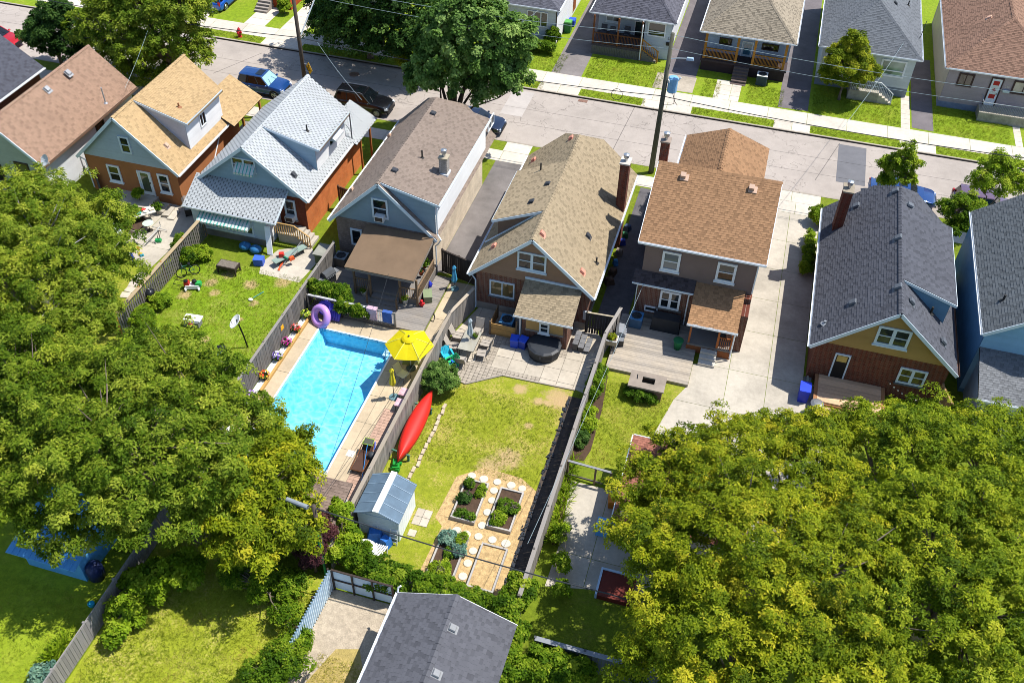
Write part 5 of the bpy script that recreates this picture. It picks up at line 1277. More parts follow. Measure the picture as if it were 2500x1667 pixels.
# T2 white sided house left of the driveway
t2 = hip_house('white_siding_house', 'white sided house with dark roof and triple window behind the ivy hedge', -28.5, -17.25, 75.9, 92, 3.4, 5.9, '#55565e', M('#c3c9cc', .6), seed=55, lo=.7, hi=1.3, ov=.25, apex_d=5)
F2 = FY(76.1); obj('front_bay', MB().bb(-21.6, -17.5, 76.1, 77.6, 0, 3.3), M('#c3c9cc', .6), t2)
siding(t2, F2, [(-21.6, .4), (-17.5, .4), (-17.5, 3.3), (-21.6, 3.3)], .14, M_siding('#c0c7ca')); siding(t2, FX(-17.5), [(76.1, .2), (91, .2), (91, 3.3), (76.1, 3.3)], .14, SIDW)
a_, b_ = PY(1287, 24, 76.1), PY(1337, 68, 76.1); window(t2, F2, a_.x, b_.x, b_.z, a_.z, 'triple', WHITE, .08, False, glass=M_glass('#3a3f33', .05, '#8a7a68'))
for k, ch_ in enumerate('228'): text_part(t2, ch_, F2, PY(1266 + 3.2 * k, 36 + 4.6 * k, 76.1).x, PY(1266, 36 + 4.6 * k, 76.1).z, .22, BLACK)
beams(t2, 'corner_trim', BRONZE, [((-17.48, 76.08, 0), (-17.48, 76.08, 3.3))], .08, .08)
obj('wood_door', MB().bb(-17.52, -17.46, 82.5, 83.6, .3, 2.5), M('#8a4a2c', .6), t2)
# T1/T0 at the top left
t1 = thing('teal_roof_house', 'house with a teal metal roof half hidden behind the street trees', 'house', (-37, 80, 0))
rp = MB(); xa, xb = P(772, 14, 2.6).x, P(845, 25, 2.6).x
n_ = 12
for i in range(n_): u0, u1 = xa + (xb + 3 - xa) * i / n_, xa + (xb + 3 - xa) * (i + 1) / n_; rp.plate([(u0, 78.3, 2.5), (u1 - .02, 78.3, 2.5), (u1 - .02, 83, 4.3), (u0, 83, 4.3)], Z * -.05); rp.beam((u1 - .02, 78.3, 2.53), (u1 - .02, 83, 4.33), .03, .04)
obj('roof', rp, M('#5fa9b4', .5, .1), t1); obj('wall', MB().bb(xa + .4, xb + 2.6, 78.8, 90, 0, 2.6), M('#b8b4ac', .7), t1)
t0 = thing('orange_porch_house', 'house with an orange brick porch and grey steps at the top left', 'house', (-44, 79, 0))
BRK0 = M_brick('#a3421c', '#b8552a', '#8f4a2c')
obj('porch_wall', MB().bb(P(658, 25).x, P(712, 25).x, 75.4, 80, 0, 1.3), BRK0, t0); obj('porch_cap', MB().bb(P(658, 25).x - .05, P(712, 25).x + .05, 75.35, 80, 1.3, 1.42), M('#8a8f94', .8), t0)
obj('wall', MB().bb(-49.5, P(712, 25).x, 79.5, 90, 0, 3.4), BRK0, t0)
st = MB()
for i in range(6): st.bb(P(620, 30).x, P(650, 33).x + .1, 74.0 + .3 * i, 76.3, .18 * i, .18 * (i + 1))
obj('porch_steps', st, M('#8f877f', .9), t0)
for nm_, (xx, ww) in (('roof', (-46, 4)),): roof(t0, [[(-50, 79, 3.4), (-41.5, 79, 3.4), (-45.8, 84, 6)]], '#5a5a60', seed=60)
# ------------------------------------------------------------------ fences
WG1 = M_wood('#6e675e', .35, .5); WG2 = M_wood('#8d8478', .3, .5); WDK = M_wood('#5d5750', .35, .4); OR = M_wood('#b98238', .2, .1)
fence('board_fence', 'weathered grey fence with orange posts between the concrete pad and the dish yard', [(-32.6, 43.1), (-32.6, 33.2)], 1.6, WG1, gap=.06, face=-1, post_mat=OR, capmat=M_wood('#a89268', .2, .3), capw=.24)
fence('board_fence', 'weathered grey fence along the left side of the pool with flower pots at its foot', [(-23.35, 43.0), (-23.35, 24.0)], 1.75, WG1, face=-1, capw=.16, capmat=WG2)
fence('board_fence', 'grey fence between the pool deck and the lawn where the red canoe leans', [(-13.65, 41.5), (-14.3, 39.0), (-14.35, 22.2)], 1.7, WG2, face=-1, capmat=M_wood('#a2937c', .2, .3), capw=.2, post_mat=WG2)
fence('board_fence', 'tall grey fence beside the black border dividing the canoe lawn from the brick barbecue yard', [(-4.9, 42.4), (-5.3, 40.0), (-5.35, 22.3)], 1.7, WG2, face=-1, capw=.2, post_mat=WDK)
fence('board_fence', 'grey plank fence running down to the lower left corner', [(-22.95, 22.5), (-22.95, 9.0)], 1.35, M_wood('#8b857d', .3, .6), bw=.16, gap=.008, face=-1, capw=.05, rails=(.3, .8))
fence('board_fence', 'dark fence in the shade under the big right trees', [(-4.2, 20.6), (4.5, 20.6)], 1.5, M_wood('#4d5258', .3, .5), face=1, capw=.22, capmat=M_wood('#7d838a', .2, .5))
fence('board_fence', 'low brown fence half buried in vines behind the raised beds', [(-14.3, 22.6), (-5.4, 22.3)], 1.0, M_wood('#6d4a34', .3, .2), face=1, cap=False, posts=2.2)
fence('side_gate', 'dark wooden gate with lattice top between the blue and tan roofed houses', [(-16.7, 44.3), (-14.3, 43.6)], 1.75, M_wood('#3c332e', .25, .2), face=1, capw=.1, posts=1.3)
fence('side_gate', 'dark gate between the tan roofed house and the two storey house', [(-6.75, 41.5), (-5.0, 41.6)], 1.6, M_wood('#3f3a38', .25, .3), face=1, capw=.1, capmat=M_wood('#b0a284', .2, .2), posts=1.7)
fence('side_fence', 'brown fence panel between the orange brick house and the taupe roofed house', [(-25.6, 48.6), (-23.9, 48.2)], 1.8, M_wood('#5f4230', .25, .1), face=1, posts=1.7)
fence('side_fence', 'short tan fence beside the right end of the dark roofed house', [(13.0, 41.3), (13.9, 38.6)], 1.9, M_wood('#a27c4e', .25, .2), face=1, posts=1.4)
fence('side_fence', 'leaning grey fence panel beside the white house wall at left', [(-43.4, 46.8), (-42.0, 45.2)], 1.5, WDK, face=1, posts=2.2)
# corrugated blue fence round the gravel yard
cf = thing('corrugated_fence', 'blue and white corrugated metal fence round the gravel yard beside the garage', 'fence', (-13.85, 21.2, 0))
BLU = M('#d3e6f4', .45, .12, 2, .05, metal=.1); PAN = M('#b9cede', .5, .12, 1.2, .08)
n_ = 30; cm = MB()
a, b = Vector((-13.95, 21.15, 0)), Vector((-14.08, 16.6, 0)); pr_ = []
for i in range(n_ * 4 + 1):
    t_ = i / (n_ * 4); p = a.lerp(b, t_); off = .05 * (1 if (i % 4) in (0, 1) else -1); pr_.append(p + Vector((off, 0, 0)))
vs = [(p.x, p.y, z) for z in (.05, 1.6) for p in pr_]; k = len(pr_)
cm.add(vs, [(i, k + i, k + i + 1, i + 1) for i in range(k - 1)]); obj('corrugated_sheet', cm, BLU, cf)
for i in range(4): p = a.lerp(b, i / 3); obj('post', MB().bb(p.x - .12, p.x - .05, p.y - .04, p.y + .04, 0, 1.62), BRONZE, cf)
for i in range(3):
    x0 = -13.85 + i * .97
    for z0, z1 in ((.1, .8), (.86, 1.56)): obj('panel', MB().bb(x0 + .03, x0 + .94, 21.18, 21.21, z0, z1), PAN, cf)
for i in range(4): x0 = -13.85 + i * .97; obj('post', MB().bb(x0 - .03, x0 + .03, 21.1, 21.22, 0, 1.6), BRONZE, cf)
for z in (.83, 1.58): obj('rail', MB().bb(-13.85, -10.95, 21.12, 21.2, z - .03, z + .03), BRONZE, cf)
# ------------------------------------------------------------------ pool
px0, px1, py0, py1 = -21.88, -17.08, 27.2, 37.15
pool = thing('swimming_pool', 'rectangular in-ground swimming pool with bright blue liner', 'swimming pool', (-19.5, 32, 0))
def M_liner():
    t = NT('pool_liner'); c = lin('#8ad8f4'); a = t.noise(9, 3, .6); b = t.noise(1, 3, .5)
    return t.fin(t.mix(1.0, t.ramp(a, [(.35, sc3(c, .93)), (.65, sc3(c, 1.05))]), t.ramp(b, [(.3, (.96,) * 3), (.7, (1.03,) * 3)]), 'MULTIPLY'), .6, 0, .2)
LIN = M_liner(); bs = MB()
g = [(px0, py0), (px1, py0), (px1, py1), (px0, py1)]; ys_ = [py0, py0 + 5.0, py0 + 7.0, py1 - .6, py1]; dp = [-2.1, -2.1, -1.15, -1.05, -1.05]; ins = .35
for j in range(4):
    y0_, y1_ = ys_[j], ys_[j + 1]
    bs.add([(px0 + ins, y0_, dp[j]), (px1 - ins, y0_, dp[j]), (px1 - ins, y1_, dp[j + 1]), (px0 + ins, y1_, dp[j + 1])], [(0, 1, 2, 3)])
    bs.add([(px0, y0_, .03), (px0, y1_, .03), (px0 + ins, y1_, dp[j + 1]), (px0 + ins, y0_, dp[j])], [(0, 3, 2, 1)])
    bs.add([(px1, y0_, .03), (px1, y1_, .03), (px1 - ins, y1_, dp[j + 1]), (px1 - ins, y0_, dp[j])], [(0, 1, 2, 3)])
bs.add([(px0, py1, .03), (px1, py1, .03), (px1 - ins, py1 - .02, -1.05), (px0 + ins, py1 - .02, -1.05)], [(0, 3, 2, 1)])
bs.add([(px0, py0, .03), (px1, py0, .03), (px1 - ins, py0 + .02, -2.1), (px0 + ins, py0 + .02, -2.1)], [(0, 1, 2, 3)])
obj('basin', bs, LIN, pool)
tb = MB()
for (x0, x1, y0, y1) in ((px0 - .001, px0 + .012, py0, py1), (px1 - .012, px1 + .001, py0, py1), (px0, px1, py1 - .012, py1 + .001)): tb.bb(x0, x1, y0, y1, -.16, .025)
def M_tile():
    t = NT('pool_tile'); v = t.n('TexVoronoi'); v.inputs['Scale'].default_value = 7; t.l(t.pos, v.inputs['Vector'])
    return t.fin(t.ramp(v.outputs['Distance'], [(.3, lin('#2f7fae')), (.5, lin('#9fc6d8'))]), .4)
obj('tile_band', tb, M_tile(), pool)
cp = MB()
for (x0, x1, y0, y1) in ((px0 - .1, px0, py0 - .1, py1 + .1), (px1, px1 + .1, py0 - .1, py1 + .1), (px0, px1, py1, py1 + .1), (px0, px1, py0 - .1, py0)): cp.bb(x0, x1, y0, y1, -.1, .035)
obj('coping', cp, M('#e2e4e2', .5, .05), pool)
def M_water():
    t = NT('pool_water')
    mp = t.n('Mapping'); t.l(t.pos, mp.inputs[0]); mp.inputs['Rotation'].default_value = (0, 0, .5); mp.inputs['Scale'].default_value = (1, 1.45, 1)
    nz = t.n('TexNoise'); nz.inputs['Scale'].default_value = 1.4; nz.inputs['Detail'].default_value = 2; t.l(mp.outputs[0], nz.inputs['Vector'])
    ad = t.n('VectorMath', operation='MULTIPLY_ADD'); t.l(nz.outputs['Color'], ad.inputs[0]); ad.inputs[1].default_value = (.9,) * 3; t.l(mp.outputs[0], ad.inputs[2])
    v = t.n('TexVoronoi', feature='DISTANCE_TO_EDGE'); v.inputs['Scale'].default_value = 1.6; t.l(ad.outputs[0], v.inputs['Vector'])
    net = t.ramp(v.outputs['Distance'], [(0, (1, 1, 1)), (.05, (.9, .98, 1)), (.25, (.6, .87, .96))])  # bright caustic lines of focused sunlight, put into the water's see-through tint
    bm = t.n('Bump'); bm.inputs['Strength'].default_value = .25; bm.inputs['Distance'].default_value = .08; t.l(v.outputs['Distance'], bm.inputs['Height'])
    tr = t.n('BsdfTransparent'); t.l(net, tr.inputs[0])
    gl = t.n('BsdfGlossy'); gl.inputs['Roughness'].default_value = .04; t.l(bm.outputs[0], gl.inputs['Normal'])
    fr = t.n('Fresnel'); fr.inputs['IOR'].default_value = 1.33; t.l(bm.outputs[0], fr.inputs['Normal'])
    mx = t.n('MixShader'); t.l(fr.outputs[0], mx.inputs[0]); t.l(tr.outputs[0], mx.inputs[1]); t.l(gl.outputs[0], mx.inputs[2]); t.l(mx.outputs[0], t.out.inputs['Surface'])
    return t.m
wt = MB(); nx, ny = 48, 96
vs = []
for j in range(ny + 1):
    for i in range(nx + 1):
        x = px0 + (px1 - px0) * i / nx; y = py0 + (py1 - py0) * j / ny; d_ = math.hypot(x + 17.5, y - 35.6)
        vs.append((x, y, -.12 + .012 * math.sin(d_ * 11) * math.exp(-d_ * .35) + .006 * math.sin(x * 3 + y * 2.1) * math.cos(y * 2.6 - x)))
wt.add(vs, [(j * (nx + 1) + i, j * (nx + 1) + i + 1, (j + 1) * (nx + 1) + i + 1, (j + 1) * (nx + 1) + i) for j in range(ny) for i in range(nx)])
obj('water', wt, M_water(), pool, smooth=True)
# hole for the pool in the terrain is cut below
ld = MB(); STEEL = M('#b4b8bb', .2, .05, metal=.9)
lx, ly = -17.15, 36.2
for dy in (0, .5): ld.tube([(lx + .35, ly + dy, 0), (lx + .35, ly + dy, .6), (lx + .1, ly + dy, .85), (lx - .12, ly + dy, .7), (lx - .2, ly + dy, .1), (lx - .25, ly + dy, -.9)], .025, 6)
obj('ladder_rail', ld, STEEL, pool)
for z in (-.1, -.4, -.7): obj('ladder_step', MB().bb(lx - .42, lx - .12, ly, ly + .5, z - .03, z), M('#9cc4d8', .5), pool)
obj('skimmer_lid', MB().bb(-16.55, -16.15, 28.6, 29.0, .02, .035), M('#e6e6e2', .5), pool)
# pool surround
slabs('pool_deck', [(-22.75, 24.8), (px0 - .1, 24.8), (px0 - .1, 38.4), (-22.75, 38.4)], [-22.75, px0 - .1], [24.8, 27.6, 30.4, 33.2, 36.0, 38.4], CONCP, .02)
slabs('pool_deck', rect(px0 - .1, px1 + .1, py1 + .1, 38.4), frange(px0 - .1, px1 + .1, 2.4), [py1 + .1, 38.4], CONCP, .02)
slabs('pool_deck', rect(px1 + .1, -15.85, 24.8, 38.4), [px1 + .1, -16.45, -15.85], [24.8, 27, 29, 31, 33, 35, 37, 38.4], CONCP, .02)
slabs('pool_deck', rect(-15.85, -14.3, 32.3, 43.6), [-15.85, -14.3], [32.3, 34, 36, 38, 40, 42, 43.6], CONCP, .018)
slabs('pool_deck', rect(px0 - .1, px1 + .1, 24.8, py0 - .1), frange(px0 - .1, px1 + .1, 2.4), [24.8, py0 - .1], CONCP, .02)
PINKB = M_concrete('pink_paver', '#b39482', .25, 2)
slabs('paver_strip', rect(-15.85, -14.35, 24.2, 32.3), frange(-15.85, -14.35, .3), frange(24.2, 32.3, .2), PINKB, .018, gap=.008, piece='paver')
ob = MB().bb(-22.9, -22.75, 24.5, 38.3, 0, .16); single('wood_edging', ob, M_wood('#b08a4a', .2, .1, 'Y'), 'long timber edging beside the white gravel strip by the pool', 'edging')
gs = struct('white_gravel', MB().bb(-23.3, -22.9, 24.5, 38.3, -.02, .05), M('#dcdcd8', .9, .1, 6, .25, 60, bump=.6))
# flower pots along the pool fence
PETAL = {}
def flowers(name, label, c, cols, pot='#3a3a3c', r=.24, seed=1, hang=False):
    th = thing(name, label, 'flower pot', (c[0], c[1], c[2]), 'flower pots by the pool fence')
    obj('pot', MB().lathe(c, [(r * .6, 0), (r * .75, .12), (r * .9, .24), (r * .95, .26), (r * .8, .26), (r * .78, .2)], 12), M(pot, .6), th, smooth=True)
    rr = np.random.RandomState(seed); n = 70; d = rr.normal(size=(n, 3)); d[:, 2] = abs(d[:, 2]); d /= np.linalg.norm(d, axis=1)[:, None]
    pos = np.array(c) + np.array([0, 0, .28]) + d * np.array([r * 1.15, r * 1.15, .2])
    link('leaves', leaf_mesh('leaves', pos[:35] - [0, 0, .05], d[:35], 4, .1, .05, .3, seed), LEAF['plant'], th)
    for k, hx in enumerate(cols):
        q = slice(35 + k * 35 // len(cols), 35 + (k + 1) * 35 // len(cols))
        link('petals', leaf_mesh('petals', pos[q] + [0, 0, .03], d[q], 5, .075, .06, .1, seed + k), PET(hx), th)['kind'] = 'stuff'
    return th
def PET(hx):
    if hx not in PETAL:
        t = NT('petal_' + hx.strip('#')); PETAL[hx] = t.fin(t.mix(t.noise(30), lin(hx), sc3(lin(hx), 1.15)), .6, 0, .2)
    return PETAL[hx]
LEAF = dict(
    plant=M_leaf('leaf_plant', ['#35520f', '#4f7418', '#6f9422', '#93ab3a'], .35),
    walnut=M_leaf('leaf_walnut', ['#3f5a10', '#5f7d16', '#84982a', '#a6b040'], .3),
    yellow=M_leaf('leaf_yellow', ['#4b620e', '#778c14', '#a0aa20', '#c4bc34'], .28),
    maple=M_leaf('leaf_maple', ['#33531c', '#4f7330', '#6f9244', '#9ab468'], .28),
    dark=M_leaf('leaf_dark', ['#243f18', '#385a24', '#4f7230', '#6d8a42'], .35),
    lime=M_leaf('leaf_lime', ['#557a12', '#7a9c1c', '#9ab42a', '#b6c444'], .34),
    ylime=M_leaf('leaf_ylime', ['#4d6810', '#7a9218', '#a0ae24', '#bfc03a'], .28),
    vine=M_leaf('leaf_vine', ['#35580f', '#547a16', '#7c9c22', '#a9b83a'], .42))
for i, (px, py, cols, lab) in enumerate(((742, 767, ['#c9d04a', '#8fae3a'], 'pot of lime green leaves at the far end of the pool fence'), (720, 802, ['#d8443c', '#e6a0a0'], 'pot of red and pink flowers on the white gravel'), (699, 836, ['#c02a8c', '#e88ac4'], 'pot of magenta flowers on the white gravel'),
                                    (674, 870, ['#7a5ac0', '#d9d4ec'], 'pot of purple and white flowers on the white gravel'), (640, 916, ['#e04a2c', '#e8c23c'], 'pot of red and yellow flowers nearest the trees'), (608, 965, ['#8a4ac0', '#d8c8e8'], 'pot of violet flowers half hidden by leaves'))):
    p = P(px, py, .25); flowers('flower_pot', lab, (-23.05, p.y, .05), cols, seed=70 + i)
single('fence_sign', MB().bb(-23.34, -23.31, 35.3, 35.6, 1.0, 1.3), M('#e2a51e', .5), 'small yellow plate fixed to the pool fence', 'sign')
# ------------------------------------------------------------------ pool side things
def umbrella_open(c, h, R, mat, n=6, rz=0):
    th = thing('patio_umbrella', 'big open yellow umbrella over the pool deck', 'umbrella', (c[0], c[1], 0))
    mb = MB(); vs = [(c[0], c[1], h)]
    for ring, (f, dz) in enumerate(((.5, .26), (1.0, .62))):
        for i in range(n * 2):
            a = rz + math.pi * i / n; rr = R * f * (1 if i % 2 == 0 else math.cos(math.pi / n) * 1.0); vs.append((c[0] + rr * math.cos(a), c[1] + rr * math.sin(a), h - dz - (.03 if i % 2 else 0)))
    k = n * 2; fs = [(0, 1 + i, 1 + (i + 1) % k) for i in range(k)] + [(1 + i, 1 + k + i, 1 + k + (i + 1) % k, 1 + (i + 1) % k) for i in range(k)]
    mb.add(vs, fs); cn = obj('canopy', mb, mat, th)
    sf = MB()
    for i in range(n):   # darker seams are ribs under the cloth
        a = rz + 2 * math.pi * i / n; sf.cyl((c[0], c[1], h - .05), (c[0] + R * .98 * math.cos(a), c[1] + R * .98 * math.sin(a), h - .66), .012, n=5)
    for i in range(n):
        a = rz + 2 * math.pi * i / n; ca, sa = math.cos(a), math.sin(a); obj('seam', MB().tube([(c[0] + R * f * ca, c[1] + R * f * sa, h - dz + .012) for f, dz in ((.1, .05), (.5, .26), (1.0, .62))], .022, 4), M('#e6dc6a', .7), th)
    obj('ribs', sf, M('#c9c7b8', .4, metal=.5), th)['kind'] = 'stuff'
    obj('pole', MB().cyl((c[0], c[1], 0), (c[0], c[1], h + .08), .025), M('#d9d5c0', .4), th); obj('finial', MB().ball((c[0], c[1], h + .06), .06), M('#4a4a4a', .5), th)
    obj('vent_cap', MB().lathe((c[0], c[1], h - .1), [(.42, 0), (.3, .08), (.03, .13)], 12), mat, th)
    obj('base', MB().lathe((c[0], c[1], 0.02), [(.28, 0), (.28, .05), (.08, .08), (.05, .3)], 14), M('#3d4a46', .6), th); return th
def M_yel():
    t = NT('yellow_canvas'); c = lin('#e0cf14'); a = t.noise(2, 3, .5)
    t.fin(t.ramp(a, [(.35, sc3(c, .95)), (.65, sc3(c, 1.05))]), .7, 0, .2); tr = t.n('BsdfTranslucent'); tr.inputs[0].default_value = (*c, 1); mx = t.n('MixShader'); mx.inputs[0].default_value = .35
    t.l(t.b.outputs[0], mx.inputs[1]); t.l(tr.outputs[0], mx.inputs[2]); t.l(mx.outputs[0], t.out.inputs['Surface']); return t.m
YEL = M_yel()
uc = P(998, 822, 2.5); umbrella_open((uc.x, uc.y), 2.5, 1.38, YEL, 6, .25)
def umbrella_shut(label, p, h, hexc, base='#5f7f86'):
    th = thing('closed_umbrella', label, 'umbrella', (p.x, p.y, 0)); x, y = p.x, p.y
    obj('pole', MB().cyl((x, y, 0), (x, y, h), .022), M('#5a5f60', .4, metal=.5), th)
    mb = MB(); n = 12; prof = [(.03, h), (.1, h - .12), (.13, h - .22), (.08, h - .35), (.13, h - .8), (.17, h - 1.15), (.12, h - 1.3)]; vs = []
    for (r_, z) in prof:
        for i in range(n): a = 2 * math.pi * i / n; q = r_ * (1.15 if i % 2 else .8); vs.append((x + q * math.cos(a), y + q * math.sin(a), z))
    mb.add(vs, [(k * n + i, k * n + (i + 1) % n, (k + 1) * n + (i + 1) % n, (k + 1) * n + i) for k in range(len(prof) - 1) for i in range(n)]); obj('canopy', mb, M(hexc, .8), th)
    obj('base', MB().lathe((x, y, .01), [(.27, 0), (.27, .05), (.08, .09), (.04, .3)], 16), M(base, .6), th); return th
umbrella_shut('closed yellow umbrella on a round base by the pool', P(962, 970), 2.3, '#cfc02c')
umbrella_shut('closed blue umbrella by the dark side gate', P(1110, 706), 1.9, '#4a9cc4')
def box_chair(name, label, p, rz, seat, frame, h=.42, w=.55, back=.55, arms=True, group=None, lean=.25):
    """tube chair: sling seat and back, four legs, arms"""
    th = thing(name, label, 'chair', (p.x, p.y, 0), group); th.rotation_euler.z = rz; th['_o'] = [0.0, 0.0, 0.0]
    d = w / 2
    obj('seat', MB().plate([(-d, -d, h), (d, -d, h), (d, d, h - .03), (-d, d, h - .03)], Z * -.02), seat, th)
    obj('backrest', MB().plate([(-d, d, h - .02), (d, d, h - .02), (d, d + lean, h + back), (-d, d + lean, h + back)], Vector((0, .02, .01))), seat, th)
    for x in (-d, d):
        obj('leg', MB().tube([(x, -d, 0), (x, -d, h + .2), (x, -d + .12, h + .24), (x, d + .1, h + .24)] if arms else [(x, -d, 0), (x, -d, h)], .014, 5), frame, th)
        obj('leg', MB().tube([(x, d + .1, 0), (x, d, h - .05), (x, d + lean, h + back)], .014, 5), frame, th)
    return th
SLING = M('#9d958b', .8, .08); TUBE = M('#4a443e', .4, .05, metal=.5)
tc = P(1150, 830, .72); tb_ = thing('patio_table', 'rectangular glass patio table on the pavers', 'table', (tc.x, tc.y, 0))
tx, ty = -12.85, 38.1; TG = NT('table_glass'); TG.fin(TG.ramp(TG.noise(1.2), [(.3, lin('#8d897d')), (.7, lin('#a8a596'))]), .12, 0, .6)
tb_.location = (tx, ty, 0); tb_['_o'] = [tx, ty, 0.0]
tp = obj('tabletop', MB().bb(tx - .48, tx + .48, ty - .85, ty + .85, .70, .72), TG.m, tb_); bevel(tp, .01)
obj('rim', MB().tube([(tx - .48, ty - .85, .7), (tx + .48, ty - .85, .7), (tx + .48, ty + .85, .7), (tx - .48, ty + .85, .7)], .02, 5, closed=True), TUBE, tb_)
for a in (-.4, .4):
    for b in (-.75, .75): obj('leg', MB().cyl((tx + a, ty + b, 0), (tx + a * .9, ty + b * .95, .7), .02, n=6), TUBE, tb_)
CH = [(tx - .85, ty + .55, -1.57, 'upper sling chair on the fence side of the patio table'), (tx - .85, ty - .35, -1.57 - .1, 'lower sling chair on the fence side of the patio table'), (tx + .85, ty + .4, 1.57, 'upper sling chair on the house side of the patio table'),
      (tx + .88, ty - .45, 1.45, 'lower sling chair on the house side of the patio table'), (tx + .1, ty + 1.25, 3.14 - 3.14, 'sling chair at the far head of the patio table'), (tx - .05, ty - 1.35, 3.2, 'sling chair at the near head of the patio table')]
for (x, y, rz, lab) in CH: box_chair('patio_chair', lab, Vector((x, y, 0)), {-1.57: 1.57, -1.67: 1.67}.get(round(rz, 2), -rz if abs(rz) < 2 and rz > 0 else rz), SLING, TUBE, group='patio table chairs')
umbrella_shut('closed pale umbrella standing through the glass patio table', Vector((tx, ty + .1, 0)), 2.35, '#a9b4bb', '#6a6d70')
bush('potted_herb', 'small green potted plant on the patio table', (tx + .22, ty + .35, .84), (.14, .14, .1), LEAF['plant'], .08, 14, 4, .06, .03, 91, cat='plant')
# children's chairs
def kid_chair(label, p, rz, hexc):
    th = thing('kids_chair', label, 'chair', (p.x, p.y, 0), 'plastic kids chairs'); th.rotation_euler.z = rz; th['_o'] = [0., 0., 0.]; m_ = M(hexc, .45, .06)
    obj('seat', MB().plate([(-.25, -.25, .26), (.25, -.25, .26), (.22, .22, .2), (-.22, .22, .2)], Z * -.03), m_, th)
    for i in range(5): x = -.2 + .1 * i; obj('back_slat', MB().plate([(x - .043, .2, .2), (x + .043, .2, .2), (x + .05, .42, .66 - abs(x) * .4), (x - .05, .42, .66 - abs(x) * .4)], Vector((0, .02, .01))), m_, th)
    for x in (-.29, .29): obj('arm', MB().bb(x - .05, x + .05, -.25, .28, .42, .45), m_, th); obj('leg', MB().beam((x, -.22, 0), (x, -.2, .42), .06, .08), m_, th); obj('leg', MB().beam((x, .25, 0), (x, .2, .42), .06, .08), m_, th)
kid_chair('turquoise plastic kids chair beside the round bush', P(1093, 875), .7, '#2fa9c4'); kid_chair('green plastic kids chair beside the round bush', P(1103, 892), -.6, '#2fae6a'); kid_chair('blue plastic kids chair beside the round bush', P(1098, 903), -2.2, '#1f62b8')
# folding chair, cushions, lounger, net
box_chair('folding_chair', 'cream folding chair beside the closed yellow umbrella', P(985, 925), 1.2, M('#d3cdb0', .8), TUBE, back=.45, arms=False)
def cushion(label, px, py, hexc='#c9a3ac', z=.45):
    p = P(px, py, z); th = thing('cushioned_chair', label, 'chair', (p.x, p.y, 0), 'pink cushioned chairs'); cu = MB()
    n = 6
    vs = [(p.x - .28 + .56 * i / n, p.y - .28 + .56 * j / n, z + .06 + .05 * (abs(math.sin(math.pi * i / 3)) * abs(math.sin(math.pi * j / 3))) + .0) for j in range(n + 1) for i in range(n + 1)]
    fs = [(j * (n + 1) + i, j * (n + 1) + i + 1, (j + 1) * (n + 1) + i + 1, (j + 1) * (n + 1) + i) for j in range(n) for i in range(n)]; cu.add(vs, fs); cu.bb(p.x - .28, p.x + .28, p.y - .28, p.y + .28, z - .02, z + .062)
    obj('pad', cu, M(hexc, .9), th, smooth=False)
    for a in (-.22, .22):
        for b in (-.22, .22): obj('chair_leg', MB().cyl((p.x + a, p.y + b, 0), (p.x + a, p.y + b, z - .02), .018, n=6), TUBE, th)
    return th
cushion('upper dark chair with pink tufted cushion at the pool fence', 988, 958); cushion('lower dark chair with pink tufted cushion at the pool fence', 978, 984)
# brown lounger with the blue skimmer pole
lg = P(888, 1117, .25); th = thing('sun_lounger', 'dark brown wicker lounger at the near end of the pool', 'lounger', (lg.x, lg.y, 0)); x, y = lg.x, lg.y
WICK = M('#4a3226', .7, .15, 3, .3, 60); fr_ = [(x - .33, y - .95), (x + .33, y - .95), (x + .36, y + .2), (x + .3, y + .75), (x - .3, y + .75), (x - .36, y + .2)]
obj('bed', MB().prism([(x - .29, y - .9), (x + .29, y - .9), (x + .29, y + .25), (x - .29, y + .25)], .26, .31), WICK, th)
obj('backrest', MB().plate([(x - .29, y + .25, .3), (x + .29, y + .25, .3), (x + .26, y + .8, .62), (x - .26, y + .8, .62)], Z * -.05), WICK, th)
obj('frame', MB().tube([(a, b, .33 if b < y + .3 else .6) for a, b in fr_], .035, 6, closed=True), M('#6d4426', .5), th)
for a in (-.3, .3):
    for b in (-.8, .1): obj('leg', MB().cyl((x + a, y + b, 0), (x + a, y + b, .28), .025, n=6), WICK, th)
th = thing('pool_skimmer', 'blue pole skimmer net leaning over the brown lounger', 'pool net', P(882, 1180)); a, b = P(882, 1178, .1), P(897, 1085, .75)
obj('pole', MB().cyl(a, b, .018, n=6), M('#2f7fc4', .4), th); Mr = Matrix.Rotation(.5, 3, 'X')
obj('net_frame', MB().tube([b + Vector(q) for q in ((-.28, 0, 0), (.28, 0, 0), (.26, .35, .1), (-.26, .35, .1))], .02, 5, closed=True), M('#9cc43a', .5), th); obj('net', MB().plate([b + Vector(q) for q in ((-.26, 0, 0), (.26, 0, 0), (.24, .33, .09), (-.24, .33, .09))], Z * -.03), M('#4f5348', .9), th)
th = thing('pool_pump', 'dark pool pump and hoses against the fence', 'pump', P(910, 1120)); p = P(910, 1125)
obj('filter', MB().lathe(p, [(.2, 0), (.22, .1), (.22, .5), (.16, .6), (.05, .64)], 12), M('#3a3f44', .5), th, smooth=True); obj('motor', MB().cyl(p + Vector((.05, -.5, .18)), p + Vector((.05, -.05, .18)), .13), M('#22262b', .5), th); obj('hose', MB().tube([p + Vector((-.1, .2, .3)), p + Vector((-.3, .4, .12)), p + Vector((-.2, .8, .05)), p + Vector((-.35, 1.2, .05))], .03), M('#2f62c4', .5), th)
# folded green cover below the umbrella
q0 = P(1000, 880); single('pool_cover', MB().box((q0.x + .1, q0.y, .2), (1.0, .7, .4), .25, taper=.7).box((q0.x + .1, q0.y, .43), (.75, .5, .06), .25), M('#8a8f55', .85, .2), 'folded olive cover under the yellow umbrella', 'cover')
